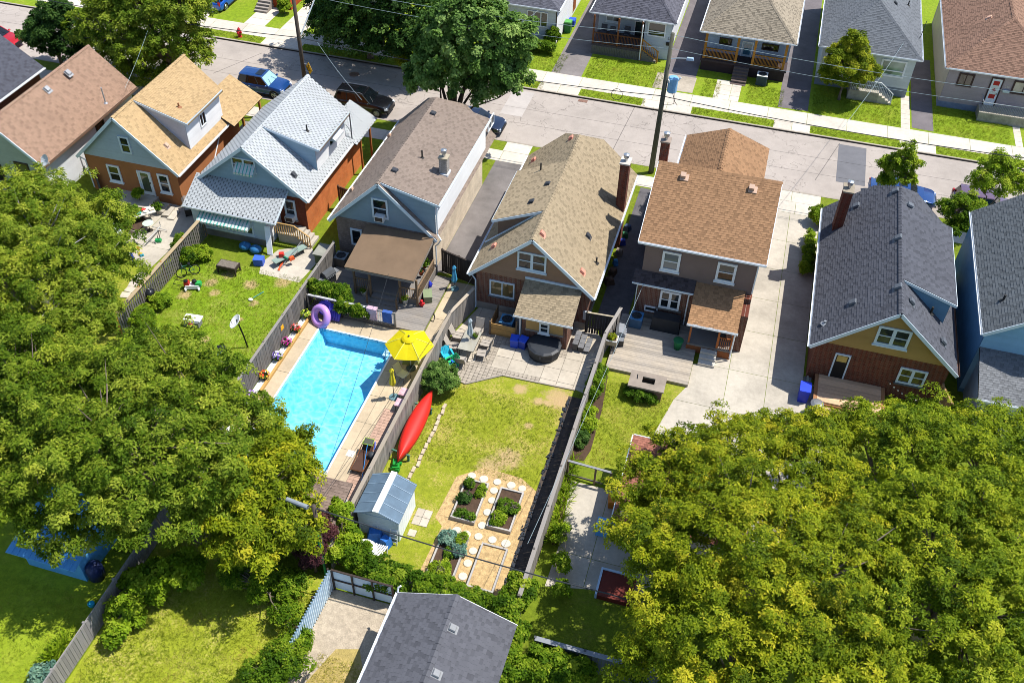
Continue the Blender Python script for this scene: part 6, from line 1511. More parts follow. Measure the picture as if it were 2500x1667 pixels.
# floats
fl = thing('swim_ring', 'big purple inflatable ring leaning at the pool end', 'float', P(783, 785)); fc = P(783, 772, .55)
obj('ring', MB().torus(fc, .52, .22, Matrix.Rotation(-.62, 3, 'Y') @ Matrix.Rotation(.95, 3, 'X'), 28, 12), M('#b48ad0', .35, .05), fl, smooth=True)
fl = thing('swim_float', 'blue and purple inflatable float behind the purple ring', 'float', P(800, 775)); fc = P(803, 768, .5) + Vector((.1, .3, 0))
fm = MB(); Rm = Matrix.Rotation(.9, 3, 'X')
for i in range(7): a = -.45 + .15 * i; fm.cyl(fc + Rm @ Vector((a, -.5, 0)), fc + Rm @ Vector((a, .5, 0)), .09, n=8)
fm.torus(fc + Vector((-.5, .1, .1)), .35, .16, Rm, 18, 8)
obj('tubes', fm, M('#4a45b0', .4, .1), fl, smooth=True)
# deck of house E
DK = M_wood('#8d8375', .3, .5, 'X')
dk = thing('timber_deck', 'weathered grey timber deck between the porch and the pool', 'deck', (-20, 39.5, 0))
y = 38.45
while y < 43.6:
    x0 = -23.2; x1 = -15.9
    if y > 40.7: obj('plank', MB().bb(x0, -21.25, y, y + .135, 0, .16), DK, dk); obj('plank', MB().bb(-16.9, x1, y, y + .135, 0, .16), DK, dk)
    else: obj('plank', MB().bb(x0, x1, y, y + .135, 0, .16), DK, dk)
    y += .142
# railing with vines at the pool end
rl = thing('pool_railing', 'dark railing along the deck edge hung with towels and vines', 'railing', (-20.5, 38.5, 0)); GR = M('#77787a', .6, .1)
for x in (-23.15, -21.25, -19.4, -17.6): obj('post', MB().bb(x - .05, x + .05, 38.42, 38.52, 0, 1.25), WOODG, rl)
for z in (.3, 1.15): obj('rail', MB().bb(-23.15, -17.6, 38.44, 38.5, z - .04, z + .04), GR, rl)
obj('top_rail', MB().bb(-23.15, -19.3, 38.4, 38.54, 1.2, 1.25), M('#a9aaac', .5), rl)
for i in range(42): x = -23.1 + i * .131; obj('baluster', MB().bb(x, x + .025, 38.46, 38.49, .3, 1.12), BLACK if x < -19.4 else WHITE, rl)
obj('kick_board', MB().bb(-23.15, -17.6, 38.38, 38.42, 0, .28), WDK, rl)
single('bath_towel', MB().plate([(-18.35, 38.36, 1.2), (-17.75, 38.36, 1.2), (-17.75, 38.34, .45), (-18.35, 38.34, .45)], Vector((0, .02, 0))).plate([(-18.35, 38.36, 1.2), (-17.75, 38.36, 1.2), (-17.75, 38.6, 1.2), (-18.35, 38.6, 1.2)], Z * .02), M('#3a5a9c', .9, .3, 5), 'blue and red striped towel over the pool railing', 'towel')
for i, hx in enumerate(('#a83a34', '#a83a34')): single('towel_stripe', MB().plate([(-18.2 + .22 * i, 38.355, 1.2), (-18.1 + .22 * i, 38.355, 1.2), (-18.1 + .22 * i, 38.335, .46), (-18.2 + .22 * i, 38.335, .46)], Vector((0, -.012, 0))), M(hx, .9), 'red band', 'towel') if False else None
single('chair_pad', MB().box((-19.0, 38.33, .85), (.62, .1, .75)).box((-19.0, 38.45, 1.25), (.62, .3, .08)), M('#b59aa8', .9, .15, 6), 'mauve tufted pad draped over the pool railing', 'cushion')
def vine_box(name, label, x0, x1, y0, y1, z0, z1, seed, mat='vine', clump=.22, per=24, ln=.11, cat='plant', dens=1.0):
    c = ((x0 + x1) / 2, (y0 + y1) / 2, (z0 + z1) / 2); n = max(2, int((x1 - x0) / (y1 - y0 + .01))) if (x1 - x0) > (y1 - y0) else max(2, int((y1 - y0) / (x1 - x0 + .01)))
    lob = []; rr = random.Random(seed)
    for i in range(n):
        f = (i + .5) / n; hx, hy = (x1 - x0) / 2, (y1 - y0) / 2
        if (x1 - x0) > (y1 - y0): q = (x0 + (x1 - x0) * f, c[1] + rr.uniform(-.1, .1) * hy, c[2] + rr.uniform(-.1, .1)); r_ = ((x1 - x0) / n * .75, hy * rr.uniform(.8, 1.15), (z1 - z0) / 2 * rr.uniform(.8, 1.15))
        else: q = (c[0] + rr.uniform(-.1, .1) * hx, y0 + (y1 - y0) * f, c[2] + rr.uniform(-.1, .1)); r_ = (hx * rr.uniform(.8, 1.15), (y1 - y0) / n * .75, (z1 - z0) / 2 * rr.uniform(.8, 1.15))
        lob.append((q, r_))
    return bush(name, label, lob, None, LEAF[mat], clump, per, 4, ln, ln * .6, seed, cat=cat)
vine_box('railing_vine', 'green vine trained along the pool railing', -21.2, -19.35, 38.2, 38.6, .2, 1.2, 101, 'vine', .2, 22, .1)
vine_box('deck_planter_shrub', 'leafy green shrub in the corner of the timber deck', -23.2, -21.0, 38.7, 39.6, .4, 1.7, 102, 'vine', .25, 30, .11)
# small things on the deck
def pot_plant(label, p, z, pot, mat='plant', r=.18, h=.3, seed=1, fol=.22):
    th = thing('potted_plant', label, 'plant', (p.x, p.y, z)); obj('pot', MB().lathe((p.x, p.y, z), [(r * .65, 0), (r * .9, h * .9), (r, h), (r * .85, h), (r * .8, h * .8)], 14), M(pot, .6), th, smooth=True)
    rr = np.random.RandomState(seed); d = rr.normal(size=(36, 3)); d[:, 2] = abs(d[:, 2]) + .3; d /= np.linalg.norm(d, axis=1)[:, None]
    link('leaves', leaf_mesh('leaves', np.array((p.x, p.y, z + h)) + d * fol * rr.uniform(.3, 1, (36, 1)), d, 4, fol * .7, fol * .25, .3, seed), LEAF[mat], th); return th
pot_plant('plant in a pale pot beside the porch steps', P(889, 725), .16, '#c9ccc8', 'plant', .2, .35, 111); pot_plant('yellow flowered plant in a white pot right of the porch steps', P(990, 745), .16, '#d9d9d4', 'lime', .22, .4, 112); pot_plant('green plant on the porch ledge', P(1037, 650, .9), .8, '#8a4a2a', 'plant', .16, .3, 113, .3); pot_plant('terracotta pot with a plant on the porch ledge', P(1028, 668, .9), .8, '#9c4a26', 'dark', .16, .3, 114, .12)
pot_plant('white urn behind the railing vine', P(836, 730), .16, '#cfccc4', 'vine', .2, .4, 115, .2)
single('beverage_cooler', MB().box((*P(1045, 735)[:2], .36), (.5, .75, .4), .4).box((*P(1045, 735)[:2], .6), (.54, .8, .08), .4), M('#7d8a6a', .6, .1), 'green cooler box beside the porch', 'cooler')
hs = thing('garden_hose', 'black hose looped across the pool side walk', 'hose', P(1060, 770)); obj('tube', MB().tube([P(*q, .05) for q in ((1069, 695), (1072, 720), (1062, 745), (1058, 760), (1062, 775), (1058, 785), (1048, 780), (1046, 768), (1056, 755), (1064, 748))], .025, 6), BLACK, hs)
rt = P(1030, 752); single('toy_figure', MB().ball((rt.x, rt.y, .34), (.16, .12, .18)).ball((rt.x, rt.y, .56), .1).cyl((rt.x - .2, rt.y, .3), (rt.x + .2, rt.y, .42), .05), M('#c8242a', .5), 'small red plush toy on the deck by the porch', 'toy', smooth=True)
jg = P(1050, 704); single('water_jug', MB().lathe((jg.x, jg.y, .16), [(.12, 0), (.14, .1), (.14, .26), (.05, .36), (.05, .4)], 10).tube([(jg.x + .12, jg.y, .3), (jg.x + .2, jg.y, .42), (jg.x + .06, jg.y, .5)], .02), M('#3540c0', .4), 'blue plastic jug beside the porch', 'jug', smooth=True)
def gas_grill(label, p, rz, hexc='#2e2f31', lid='#5a5d60', z=0.0):
    th = thing('gas_grill', label, 'barbecue', (p.x, p.y, z)); th.rotation_euler.z = rz; th['_o'] = [0., 0., 0.]
    obj('cabinet', MB().bb(-.38, .38, -.25, .25, 0, .75), M(hexc, .5, .1), th); obj('lid', MB().add([(x, y, zz) for x in (-.4, .4) for (y, zz) in ((-.28, .75), (-.28, .95), (-.14, 1.12), (.12, 1.16), (.28, 1.0), (.28, .75))], [(0, 1, 2, 3, 4, 5), (11, 10, 9, 8, 7, 6)] + [(i, 6 + i, 6 + (i + 1) % 6, (i + 1) % 6) for i in range(6)]), M(lid, .35, .1, metal=.3), th)
    for s_ in (-1, 1): obj('side_shelf', MB().bb(s_ * .4, s_ * .75, -.22, .22, .76, .8), M('#8a8d90', .4, metal=.4), th)
    for i in range(5): obj('knob', MB().cyl((-.28 + .14 * i, -.29, .82), (-.28 + .14 * i, -.34, .82), .035, n=8), M('#c9ccd0', .3, metal=.7), th)
    for s_ in (-1, 1): obj('wheel', MB().cyl((s_ * .36, .2, .07), (s_ * .42, .2, .07), .07), BLACK, th)
    return th
gas_grill('black gas grill beside the leafy shrub on the deck', P(805, 695), 1.2)
gas_grill('grey lidded grill against the fence on the two storey house deck', P(1512, 835, .2), 1.7, '#3a3b3d', '#8d9094', .2)
def ac_unit(label, p, z=0, hexc='#5d564f', s=.75, h=.8, top='#7d8a94'):
    th = thing('air_conditioner', label, 'air conditioner', (p.x, p.y, z)); b = MB().bb(p.x - s / 2, p.x + s / 2, p.y - s / 2, p.y + s / 2, z, z + h); o = obj('case', b, M(hexc, .6, .1), th); bevel(o, .06)
    lv = MB()
    for i in range(8): zz = z + .1 + i * h * .1; lv.bb(p.x - s / 2 - .012, p.x + s / 2 + .012, p.y - s / 2 - .012, p.y - s / 2, zz, zz + .03); lv.bb(p.x + s / 2, p.x + s / 2 + .012, p.y - s / 2, p.y + s / 2, zz, zz + .03)
    obj('louvre', lv, M(hexc, .6, .1), th)['kind'] = 'stuff'
    obj('top', MB().bb(p.x - s / 2 - .01, p.x + s / 2 + .01, p.y - s / 2 - .01, p.y + s / 2 + .01, z + h, z + h + .03), M(top, .5, .1), th); obj('fan_ring', MB().lathe((p.x, p.y, z + h + .03), [(s * .4, 0), (s * .4, .03), (s * .34, .03), (s * .34, .005)], 18), M('#2c3136', .5), th); obj('fan_grille', MB().torus((p.x, p.y, z + h + .05), s * .2, .012, None, 16, 5).beam((p.x - s * .35, p.y, z + h + .05), (p.x + s * .35, p.y, z + h + .05), .02).beam((p.x, p.y - s * .35, z + h + .05), (p.x, p.y + s * .35, z + h + .05), .02), M('#3c4248', .5), th)
    return th
ac_unit('brown air conditioner at the corner of the taupe roofed house', P(836, 648))
ac_unit('blue air conditioner inside the timber screen behind the tan roofed house', Vector((-11.3, 40.5, 0)), 0, '#4a6a86', .8, .7, '#4f86ac')
ac_unit('blue air conditioner on the shaded deck by the two storey house', Vector((-4.0, 42.9, .2)), .2, '#3f5f7c', .75, .7, '#3f76a4')
ac_unit('white topped air conditioner in front of the orange porch posts', P(1857, 205), 0, '#3c4a52', .85, .85, '#cfd4d2')
# timber screen around the AC
ts = thing('timber_screen', 'low orange timber screen round the air conditioner', 'screen', (-11.6, 39.7, 0))
for i in range(6): obj('plank', MB().bb(-12.1, -10.5, 39.68, 39.72, .04 + .145 * i, .17 + .145 * i), M_wood('#b58a48', .25, .15, 'X'), ts); obj('plank', MB().bb(-12.14, -12.1, 39.7, 41.2, .04 + .145 * i, .17 + .145 * i), M_wood('#8a6a40', .25, .15, 'Y'), ts)
for (x, y) in ((-12.1, 39.68), (-10.5, 39.68), (-12.1, 41.2)): obj('post', MB().bb(x - .045, x + .045, y - .045, y + .045, 0, 1.05 if x < -11 else 1.5), WOODP, ts)
# covered hot tub, stairs, bits on F patio
hot = thing('covered_hot_tub', 'round hot tub under a black quilted cover by the brick wall', 'hot tub', (-8.65, 39.1, 0)); BC = M('#26292d', .6, .15, 3, .1)
obj('tub', MB().lathe((-8.65, 39.1, 0), [(.92, 0), (.98, .3), (.95, .62), (.9, .7)], 12, rz=.2), BC, hot); obj('cover', MB().lathe((-8.65, 39.1, .66), [(.98, -.1), (1.0, .04), (.85, .11), (.4, .13), (.02, .13)], 12, rz=.2), M('#2c3036', .5, .15, 2, .1), hot); obj('cover_strap', MB().bb(-8.7, -8.6, 38.15, 38.2, .35, .66), M('#3d4147', .6), hot)
sf = thing('wooden_stairs', 'grey plank stairs beside the brick lean-to', 'stairs', (-6.9, 40.3, 0))
for i in range(3):
    for j in range(3): obj('tread', MB().bb(-7.15 + .34 * i, -6.83 + .34 * i, 39.75 + .4 * j, 40.13 + .4 * j, .55 - .19 * i, .6 - .19 * i), M_wood('#6d6e70', .25, .5, 'Y'), sf)
    obj('riser', MB().bb(-7.13 + .34 * i, -6.85 + .34 * i, 39.8, 40.9, 0, .54 - .19 * i), WDK, sf)
sb = P(1425, 835); single('stepping_block', MB().box((sb.x, sb.y, .1), (.65, .6, .2), .1), M('#b8a98e', .9), 'tan concrete block at the foot of the grey stairs', 'block')
for (x, y, r_, hx, lab) in ((-10.45, 39.2, .1, '#2447b8', 'left blue bin beside the lean-to wall'), (-9.95, 39.25, -.2, '#1f3da0', 'right blue bin beside the lean-to wall')):
    bn = thing('recycling_bin', lab, 'bin', (x, y, 0)); obj('body', MB().box((x, y, .3), (.42, .5, .6), r_, taper=1.1), M(hx, .45), bn); obj('rim', MB().box((x, y, .6), (.5, .58, .05), r_), M('#2f55d0', .45), bn)
for (px, py, hx, sx, lab) in ((1520, 560, '#3a4a6a', .5, 'grey tarp bundle at the far end of the narrow alley'), (1512, 577, '#2f6a4a', .4, 'green lid in the narrow alley'), (1512, 595, '#2a3f9c', .4, 'blue bag in the narrow alley'), (1508, 620, '#7d7268', .5, 'stack of tan boards in the narrow alley'), (1497, 645, '#4a8ac0', .35, 'light blue bag in the narrow alley'), (1490, 668, '#5a4638', .55, 'heap of brown logs in the narrow alley'), (1482, 690, '#4f3c30', .6, 'second heap of brown logs nearer the gate')):
    p = P(px, py); x = max(-6.35, min(-5.6, p.x)); single('alley_item', MB().box((x, p.y, .2), (sx, sx * .9, .4), px * .1, taper=.75).ball((x + .05, p.y - .1, .38), (sx * .35, sx * .3, .12)), M(hx, .7, .3, 5), lab, 'clutter', 'clutter in the narrow alley')
# ------------------------------------------------------------------ canoe yard
cn = thing('red_canoe', 'long red canoe turned over against the fence', 'canoe', (-13.6, 31.2, 0)); RED = M('#c8261c', .4, .14, 1.5, .12, 25)
N1, N2 = 30, 10; vs = []
Rt = Matrix.Rotation(.35, 3, 'Y')
for i in range(N1 + 1):
    t_ = i / N1; y = -2.6 + 5.2 * t_; hw = .45 * max(.02, (1 - abs(2 * t_ - 1) ** 2.4)) ; dp_ = .34 * (1 - .25 * abs(2 * t_ - 1) ** 3); keel = .08 * abs(2 * t_ - 1) ** 3
    for j in range(N2 + 1):
        a = math.pi * j / N2; x = -hw * math.cos(a); z = dp_ * (math.sin(a) ** .75 if 0 < j < N2 else 0) + keel * 0
        q = Rt @ Vector((x, 0, z)); vs.append((-13.62 + q.x, 31.18 + y, .62 + q.z))
hull = MB().add(vs, [(i * (N2 + 1) + j, i * (N2 + 1) + j + 1, (i + 1) * (N2 + 1) + j + 1, (i + 1) * (N2 + 1) + j) for i in range(N1) for j in range(N2)]); o = obj('hull', hull, RED, cn, smooth=True); sd = o.modifiers.new('solid', 'SOLIDIFY'); sd.thickness = .02
for k in (0, N2): obj('gunwale', MB().tube([vs[i * (N2 + 1) + k] for i in range(N1 + 1)], .022, 5), M('#8f1c16', .5), cn)
cr = thing('canoe_rack', 'green posts of the rack below the red canoe', 'rack', (-13.6, 31, 0))
for y in (29.2, 32.6): obj('post', MB().bb(-13.35, -13.25, y, y + .1, 0, .5), M('#3f6a5a', .7), cr); obj('arm', MB().beam((-14.2, y + .05, .62), (-13.2, y + .05, .42), .08), M('#3f6a5a', .7), cr)
gb = thing('garden_edge', 'broken row of pale edging stones below the canoe', 'edging', (-12.7, 30, 0))
for i in range(14):
    y = 27.9 + i * .42; obj('stone', MB().box((-12.75 - .3 * max(0, 29 - y) * .6 + rnd.uniform(-.05, .05), y, .06), (.16, .36, .12), rnd.uniform(-.15, .15)), M('#b3a48c', .9, .2), gb)
mw = P(968, 1140); single('toy_tractor', MB().box((mw.x, mw.y, .2), (.35, .6, .25), .3).cyl((mw.x - .2, mw.y - .2, .14), (mw.x + .25, mw.y - .2, .14), .14).cyl((mw.x - .15, mw.y + .22, .1), (mw.x + .2, mw.y + .22, .1), .1).box((mw.x, mw.y - .1, .38), (.25, .2, .2), .3), M('#1f8a34', .45, .1), 'green ride-on toy tractor at the canoe tip', 'toy')
# raised beds
BW = M_wood('#b0a89a', .25, .5, 'X')
def raised_bed(label, x0, x1, y0, y1, fill):
    th = thing('raised_bed', label, 'garden bed', ((x0 + x1) / 2, (y0 + y1) / 2, 0), 'raised garden beds'); t_ = .085
    for (a, b, c, d) in ((x0, x1, y0, y0 + t_), (x0, x1, y1 - t_, y1), (x0, x0 + t_, y0 + t_, y1 - t_), (x1 - t_, x1, y0 + t_, y1 - t_)): obj('plank', MB().bb(a, b, c, d, 0, .24), BW, th)
    obj('soil', MB().bb(x0 + t_, x1 - t_, y0 + t_, y1 - t_, 0, .16), fill, th); return th
raised_bed('raised bed with seedlings, far left of the four', -10.05, -8.82, 26.4, 28.92, SOIL); raised_bed('raised bed with lettuce rows, far right of the four', -8.2, -6.98, 26.42, 28.9, SOIL); raised_bed('raised bed with blue-green cabbages, near left of the four', -10.1, -8.78, 22.9, 25.5, SOIL); raised_bed('empty straw filled raised bed, near right of the four', -8.1, -6.8, 22.95, 25.45, STRAW)
def veg(label, px, py, r, h, mat, seed, ln=.12): p = P(px, py, .2); return bush('vegetable_plant', label, (p.x, p.y, .16 + h * .5), (r, r, h * .6), LEAF[mat], .14, 16, 4, ln, ln * .55, seed, cat='plant', group='vegetables in the raised beds')
LEAF['cab'] = M_leaf('leaf_cabbage', ['#4a6f6a', '#628a80', '#7fa596', '#9dbbab'], .2)
for i, (px, py, r, h, mt, lab) in enumerate(((1145, 1184, .2, .3, 'plant', 'leafy plant in the far corner of the seedling bed'), (1133, 1215, .28, .2, 'dark', 'low dark plant in the seedling bed'), (1178, 1195, .15, .25, 'lime', 'upper right plant of the seedling bed'), (1172, 1208, .14, .2, 'lime', 'middle right plant of the seedling bed'), (1120, 1253, .13, .2, 'plant', 'left plant of the near row in the seedling bed'),
        (1136, 1258, .13, .2, 'plant', 'middle plant of the near row in the seedling bed'), (1150, 1263, .14, .2, 'plant', 'right plant of the near row in the seedling bed'), (1232, 1236, .34, .28, 'plant', 'bright green bushy lettuce clump'), (1250, 1245, .3, .25, 'plant', 'second lettuce clump beside the bed edge'), (1213, 1268, .34, .28, 'lime', 'pale green rhubarb like clump'),
        (1093, 1318, .38, .35, 'cab', 'larger blue-green cabbage in the near left bed'), (1120, 1345, .3, .3, 'cab', 'smaller blue-green cabbage in the near left bed'), (1126, 1322, .3, .3, 'lime', 'yellow green plant beside the cabbages'), (1098, 1352, .2, .2, 'plant', 'small herb in the cabbage bed'), (1075, 1390, .4, .25, 'lime', 'sprawling plant at the near end of the cabbage bed'))):
    veg(lab, px, py, r, h, mt, 130 + i)
st_px = [(1152, 1162), (1181, 1170), (1214, 1177), (1248, 1185), (1275, 1193), (1206, 1198), (1201, 1222), (1190, 1251), (1177, 1283), (1115, 1296), (1138, 1305), (1168, 1310), (1202, 1318), (1235, 1327), (1155, 1345), (1142, 1375), (1130, 1407)]
NTH = ('first', 'second', 'third', 'fourth', 'last'); STL = [q + ' from the left beyond the far beds' for q in NTH] + [q + ' going down between the far beds' for q in NTH[:4]] + [q + ' from the left in the row between far and near beds' for q in NTH] + [q + ' going down between the near beds' for q in NTH[:3]]
SM = M('#c3bba9', .9, .12, 5, .1); sme = MB().lathe((0, 0, 0), [(.21, 0), (.215, .03), (.2, .045), (.02, .046)], 14).mesh('stepping_stone'); sme.materials.append(SM)
for i, q in enumerate(st_px):
    p = P(*q); o = link('stepping_stone', sme, None, None, (p.x, p.y, .012)); o.scale = (rnd.uniform(.92, 1.1),) * 2 + (1,); tag(o, 'round pale stepping stone, ' + STL[i], 'stepping stone', 'stepping stones round the raised beds')
# black cloth border stones
bs_ = MB(); r_ = random.Random(4)
for i in range(150):
    y = r_.uniform(22.4, 36.0); x = -6.36 + r_.gauss(0, .06); bs_.box((x, y, .04), (r_.uniform(.05, .16), r_.uniform(.08, .3), r_.uniform(.04, .1)), r_.uniform(-.4, .4), taper=.6)
o = obj('landscape_cloth', bs_, M('#2a2f36', .5, .4, 4, .3), None); tag(o, 'crumpled dark landscape cloth along the edge of the black border', 'landscape cloth', kind='stuff')
# metal shed
shd = thing('garden_shed', 'small metal shed with blue-grey roof and white ridge strip beside the fence', 'shed', (-13.0, 25.5, 0)); MS = M('#b9cbd8', .45, .08); SW = M('#dfe5e8', .45, .05)
obj('wall', pentagon(-14.0, -11.95, 24.45, 26.6, 0, 1.66, 2.12), MS, shd)
for (xa, za, xb, zb) in ((-11.82, 1.66, -12.97, 2.2), (-14.13, 1.66, -12.97, 2.2)):
    o = obj('roof_panel', MB().plate([(xa, 24.3, za), (xa, 26.75, za), (xb, 26.75, zb), (xb, 24.3, zb)], Z * -.03), M('#566a7b', .75, .2, 1.5, .1), shd)
    for k in range(5): y = 24.35 + k * .58; obj('roof_seam', MB().beam((xa, y, za + .01), (xb, y, zb + .01), .03, .02), M('#7d92a4', .5), shd)
obj('ridge_strip', MB().plate([(-13.12, 24.28, 2.15), (-12.82, 24.28, 2.15), (-12.82, 26.77, 2.15), (-13.12, 26.77, 2.15)], Z * .065), SW, shd)
for k in range(9): y0_ = 24.5 + k * .235; obj('side_panel', MB().bb(-11.95, -11.93, y0_, y0_ + .225, .05, 1.6), SW, shd)
for k in range(12): z0_ = .06 + k * .13; obj('end_panel', MB().bb(-13.95, -12.0, 24.43, 24.45, z0_, z0_ + .122), MS, shd)
slabs('shed_slab', [(-11.8, 25.6), (-11.0, 25.6), (-11.0, 26.6), (-11.8, 26.6)], [-11.8, -11.4, -11.0], [25.6, 26.1, 26.6], PAVE, .03)
slabs('shed_slab', rect(-11.75, -11.35, 24.9, 25.3), [-11.75, -11.35], [24.9, 25.3], PAVE, .03)
# clutter behind the shed
jk = P(893, 1335, .5); single('white_basket', MB().lathe((jk.x, jk.y, 0), [(.4, 0), (.45, .3), (.42, .55), (.3, .6)], 12, sx=1.3), M('#dcdedc', .6), 'white plastic laundry basket heaped behind the metal shed', 'basket'); jk2 = P(918, 1315); single('blue_tarp', MB().box((jk2.x, jk2.y, .35), (.9, .6, .7), .3, taper=.6).box((jk2.x + .6, jk2.y - .2, .3), (.5, .5, .6), -.3, taper=.7), M('#2868b8', .5, .25, 5), 'crumpled blue tarpaulin behind the metal shed', 'tarp')
lw = thing('white_lawn_chair', 'white plastic chair tipped over behind the metal shed', 'chair', P(925, 1355)); p = P(925, 1352, .3)
for i in range(6): obj('slat', MB().beam(p + Vector((-.25 + .1 * i, -.4, .5)), p + Vector((-.2 + .1 * i, .4, .2)), .06, .02), WHITE, lw)
for s_ in (-1, 1): obj('leg', MB().beam(p + Vector((s_ * .28, .4, .2)), p + Vector((s_ * .28, .3, -.3)), .05), WHITE, lw)
sl_ = thing('step_ladder', 'small white step ladder behind the metal shed', 'ladder', P(958, 1325)); p = P(960, 1330)
for s_ in (-.18, .18): obj('rail', MB().beam(p + Vector((s_, 0, 0)), p + Vector((s_, .35, 1.25)), .04), WHITE, sl_)
for i in range(5): obj('rung', MB().beam(p + Vector((-.18, .06 * i + .05, .2 + .22 * i)), p + Vector((.18, .06 * i + .05, .2 + .22 * i)), .05, .03), WHITE, sl_)
# brown roofed shed at the pool end
bsd = thing('pool_shed', 'little shed with brown shingle roof at the near end of the pool', 'shed', (-16, 24.5, 0))
obj('wall', MB().bb(-17.5, -14.85, 22.7, 25.2, 0, 1.95), M('#d9dde0', .6), bsd); roof(bsd, [[(-17.8, 22.4, 1.9), (-14.55, 22.4, 1.9), (-14.55, 25.4, 2.35), (-17.8, 25.4, 2.35)]], '#7a6a60', seed=71, lo=.75, hi=1.2)
obj('door', MB().bb(-14.86, -14.82, 23.3, 24.3, .05, 1.8), WHITE, bsd)
# garage at the bottom
xJ0, xJ1, yJ1 = -10.25, -4.95, 20.35; thJ = thing('grey_garage', 'garage with dark grey shingle roof and white gutter at the bottom of the view', 'garage', (-7.6, 16, 0))
obj('wall', pentagon(-9.95, -5.2, 10.3, 20.1, -.05, 2.68, 3.6), M('#9da6ac', .7), thJ)
sing = []
plJ = [[(xJ1, 10, 2.65), (xJ1, yJ1, 2.65), (-7.6, yJ1, 3.72), (-7.6, 10, 3.72)], [(xJ0, yJ1, 2.65), (xJ0, 10, 2.65), (-7.6, 10, 3.72), (-7.6, yJ1, 3.72)]]
rfJ = roof(thJ, plJ, '#54555b', seed=72, lo=.78, hi=1.2, tab=.26, caps=[((-7.6, 10, 3.72), (-7.6, yJ1, 3.72))], singles=sing)
def showsize(t3): c = sum((Vector(v) for v in t3[0][:4]), Vector()) / 4; d = c - Vector((0, 0, CAMH)); f = d.dot(FW); u, v = d.dot(RT) / f * FPX, -d.dot(UP) / f * FPX; return (abs(u) < 1240 and abs(v) < 830, -(c - Vector((0, 0, CAMH))).length)
sing.sort(key=showsize, reverse=True); msJ = M_shingle('#54555b', .78, 1.2); rest = MB()
for i, (v3, f3, tn) in enumerate(sing):
    if i < 300: o = obj('shingle', MB().add(v3, f3, tn if tn != .5 else .51), msJ, rfJ)
    else: rest.add(v3, f3, tn)
obj('shingles', rest, msJ, rfJ, stuff=True)
gutter(thJ, (xJ0 - .06, 10, 2.66), (xJ0 - .06, yJ1, 2.66)); beams(thJ, 'fascia', WHITE, [((xJ0, yJ1 + .02, 2.56), (-7.6, yJ1 + .02, 3.63)), ((-7.6, yJ1 + .02, 3.63), (xJ1, yJ1 + .02, 2.56))], .03, .14)
downspout(thJ, [(xJ0 - .06, yJ1 + .05, 2.6), (xJ0 - .05, yJ1 + .15, 2.8), (xJ0 + .05, yJ1 + .2, 2.9)])
for p in ((1106, 1529), (1066, 1640)): q = P(*p, 3.75); roof_vent(thJ, (q.x, q.y, 3.72 - .41 * abs(q.x + 7.6)), -.41 if q.x > -7.6 else .41, M('#7d7f82', .6, .1), .3, .14)
# ------------------------------------------------------------------ yard of the two storey house
dG = thing('timber_deck', 'sunlit weathered timber deck behind the two storey house', 'deck', (-2.5, 41, 0)); DK2 = M_wood('#a39682', .35, .35, 'X')
y = 38.85
while y < 43.6: obj('plank', MB().bb(-4.95, -.22, y, y + .135, 0, .2), DK2, dG); y += .142
cb_ = thing('covered_barbecue', 'long barbecue under a black cover against the brick wall', 'barbecue', (-2.2, 43.2, .2)); obj('cover', MB().box((-2.25, 43.1, .68), (1.7, .7, .95), 0, taper=.93), M('#2a2c30', .6, .15, 3), cb_); obj('cover_hem', MB().bb(-3.12, -1.38, 42.73, 43.47, .2, .26), M('#222428', .6), cb_)
gbn = P(1653, 850, .2); single('green_bin', MB().lathe((gbn.x, gbn.y, .2), [(.2, 0), (.26, .5), (.3, .62), (.3, .66), (.26, .66), (.05, .7)], 14), M('#1f6a3f', .5, .1), 'green plastic tub on the shaded deck', 'bin', smooth=True)
pl = P(1490, 852, .2); wp = thing('wood_planter', 'tall wooden planter with flowers by the fence', 'planter', (pl.x, pl.y, .2)); LW = M_wood('#a8987c', .2, .3)
obj('box', MB().bb(pl.x - .35, pl.x + .35, pl.y - .3, pl.y + .3, .75, 1.1), LW, wp); obj('soil', MB().bb(pl.x - .27, pl.x + .27, pl.y - .22, pl.y + .22, 1.1, 1.12), SOIL, wp); obj('rim', MB().tube([(pl.x - .34, pl.y - .29, 1.1), (pl.x + .34, pl.y - .29, 1.1), (pl.x + .34, pl.y + .29, 1.1), (pl.x - .34, pl.y + .29, 1.1)], .04, 4, closed=True), WHITE, wp)
for a in (-.3, .3):
    for b in (-.25, .25): obj('leg', MB().bb(pl.x + a - .04, pl.x + a + .04, pl.y + b - .04, pl.y + b + .04, .2, .76), LW, wp)
bush('planter_flowers', 'orange and green flowers in the tall wooden planter', (pl.x, pl.y, 1.2), (.22, .18, .14), LEAF['yellow'], .1, 16, 4, .08, .04, 161, cat='flowers')
fp = thing('brick_barbecue', 'square brick barbecue pit with a concrete top on the lawn', 'barbecue pit', (-2.4, 37.7, 0)); BK = M_brick('#6a5148', '#7d6358', '#5f544d'); CT = M('#8a7f74', .9, .2)
for (x0, x1, y0, y1) in ((-3.3, -1.5, 37.2, 37.5), (-3.3, -1.5, 38.1, 38.3), (-3.3, -3.0, 37.5, 38.1), (-1.8, -1.5, 37.5, 38.1)): obj('pit_wall', MB().bb(x0, x1, y0, y1, 0, .85), BK, fp)
for (x0, x1, y0, y1) in ((-3.4, -1.4, 37.1, 37.55), (-3.4, -1.4, 38.0, 38.35), (-3.4, -2.7, 37.55, 38.0), (-2.0, -1.4, 37.55, 38.0)): obj('cap_stone', MB().bb(x0, x1, y0, y1, .85, .95), CT, fp)
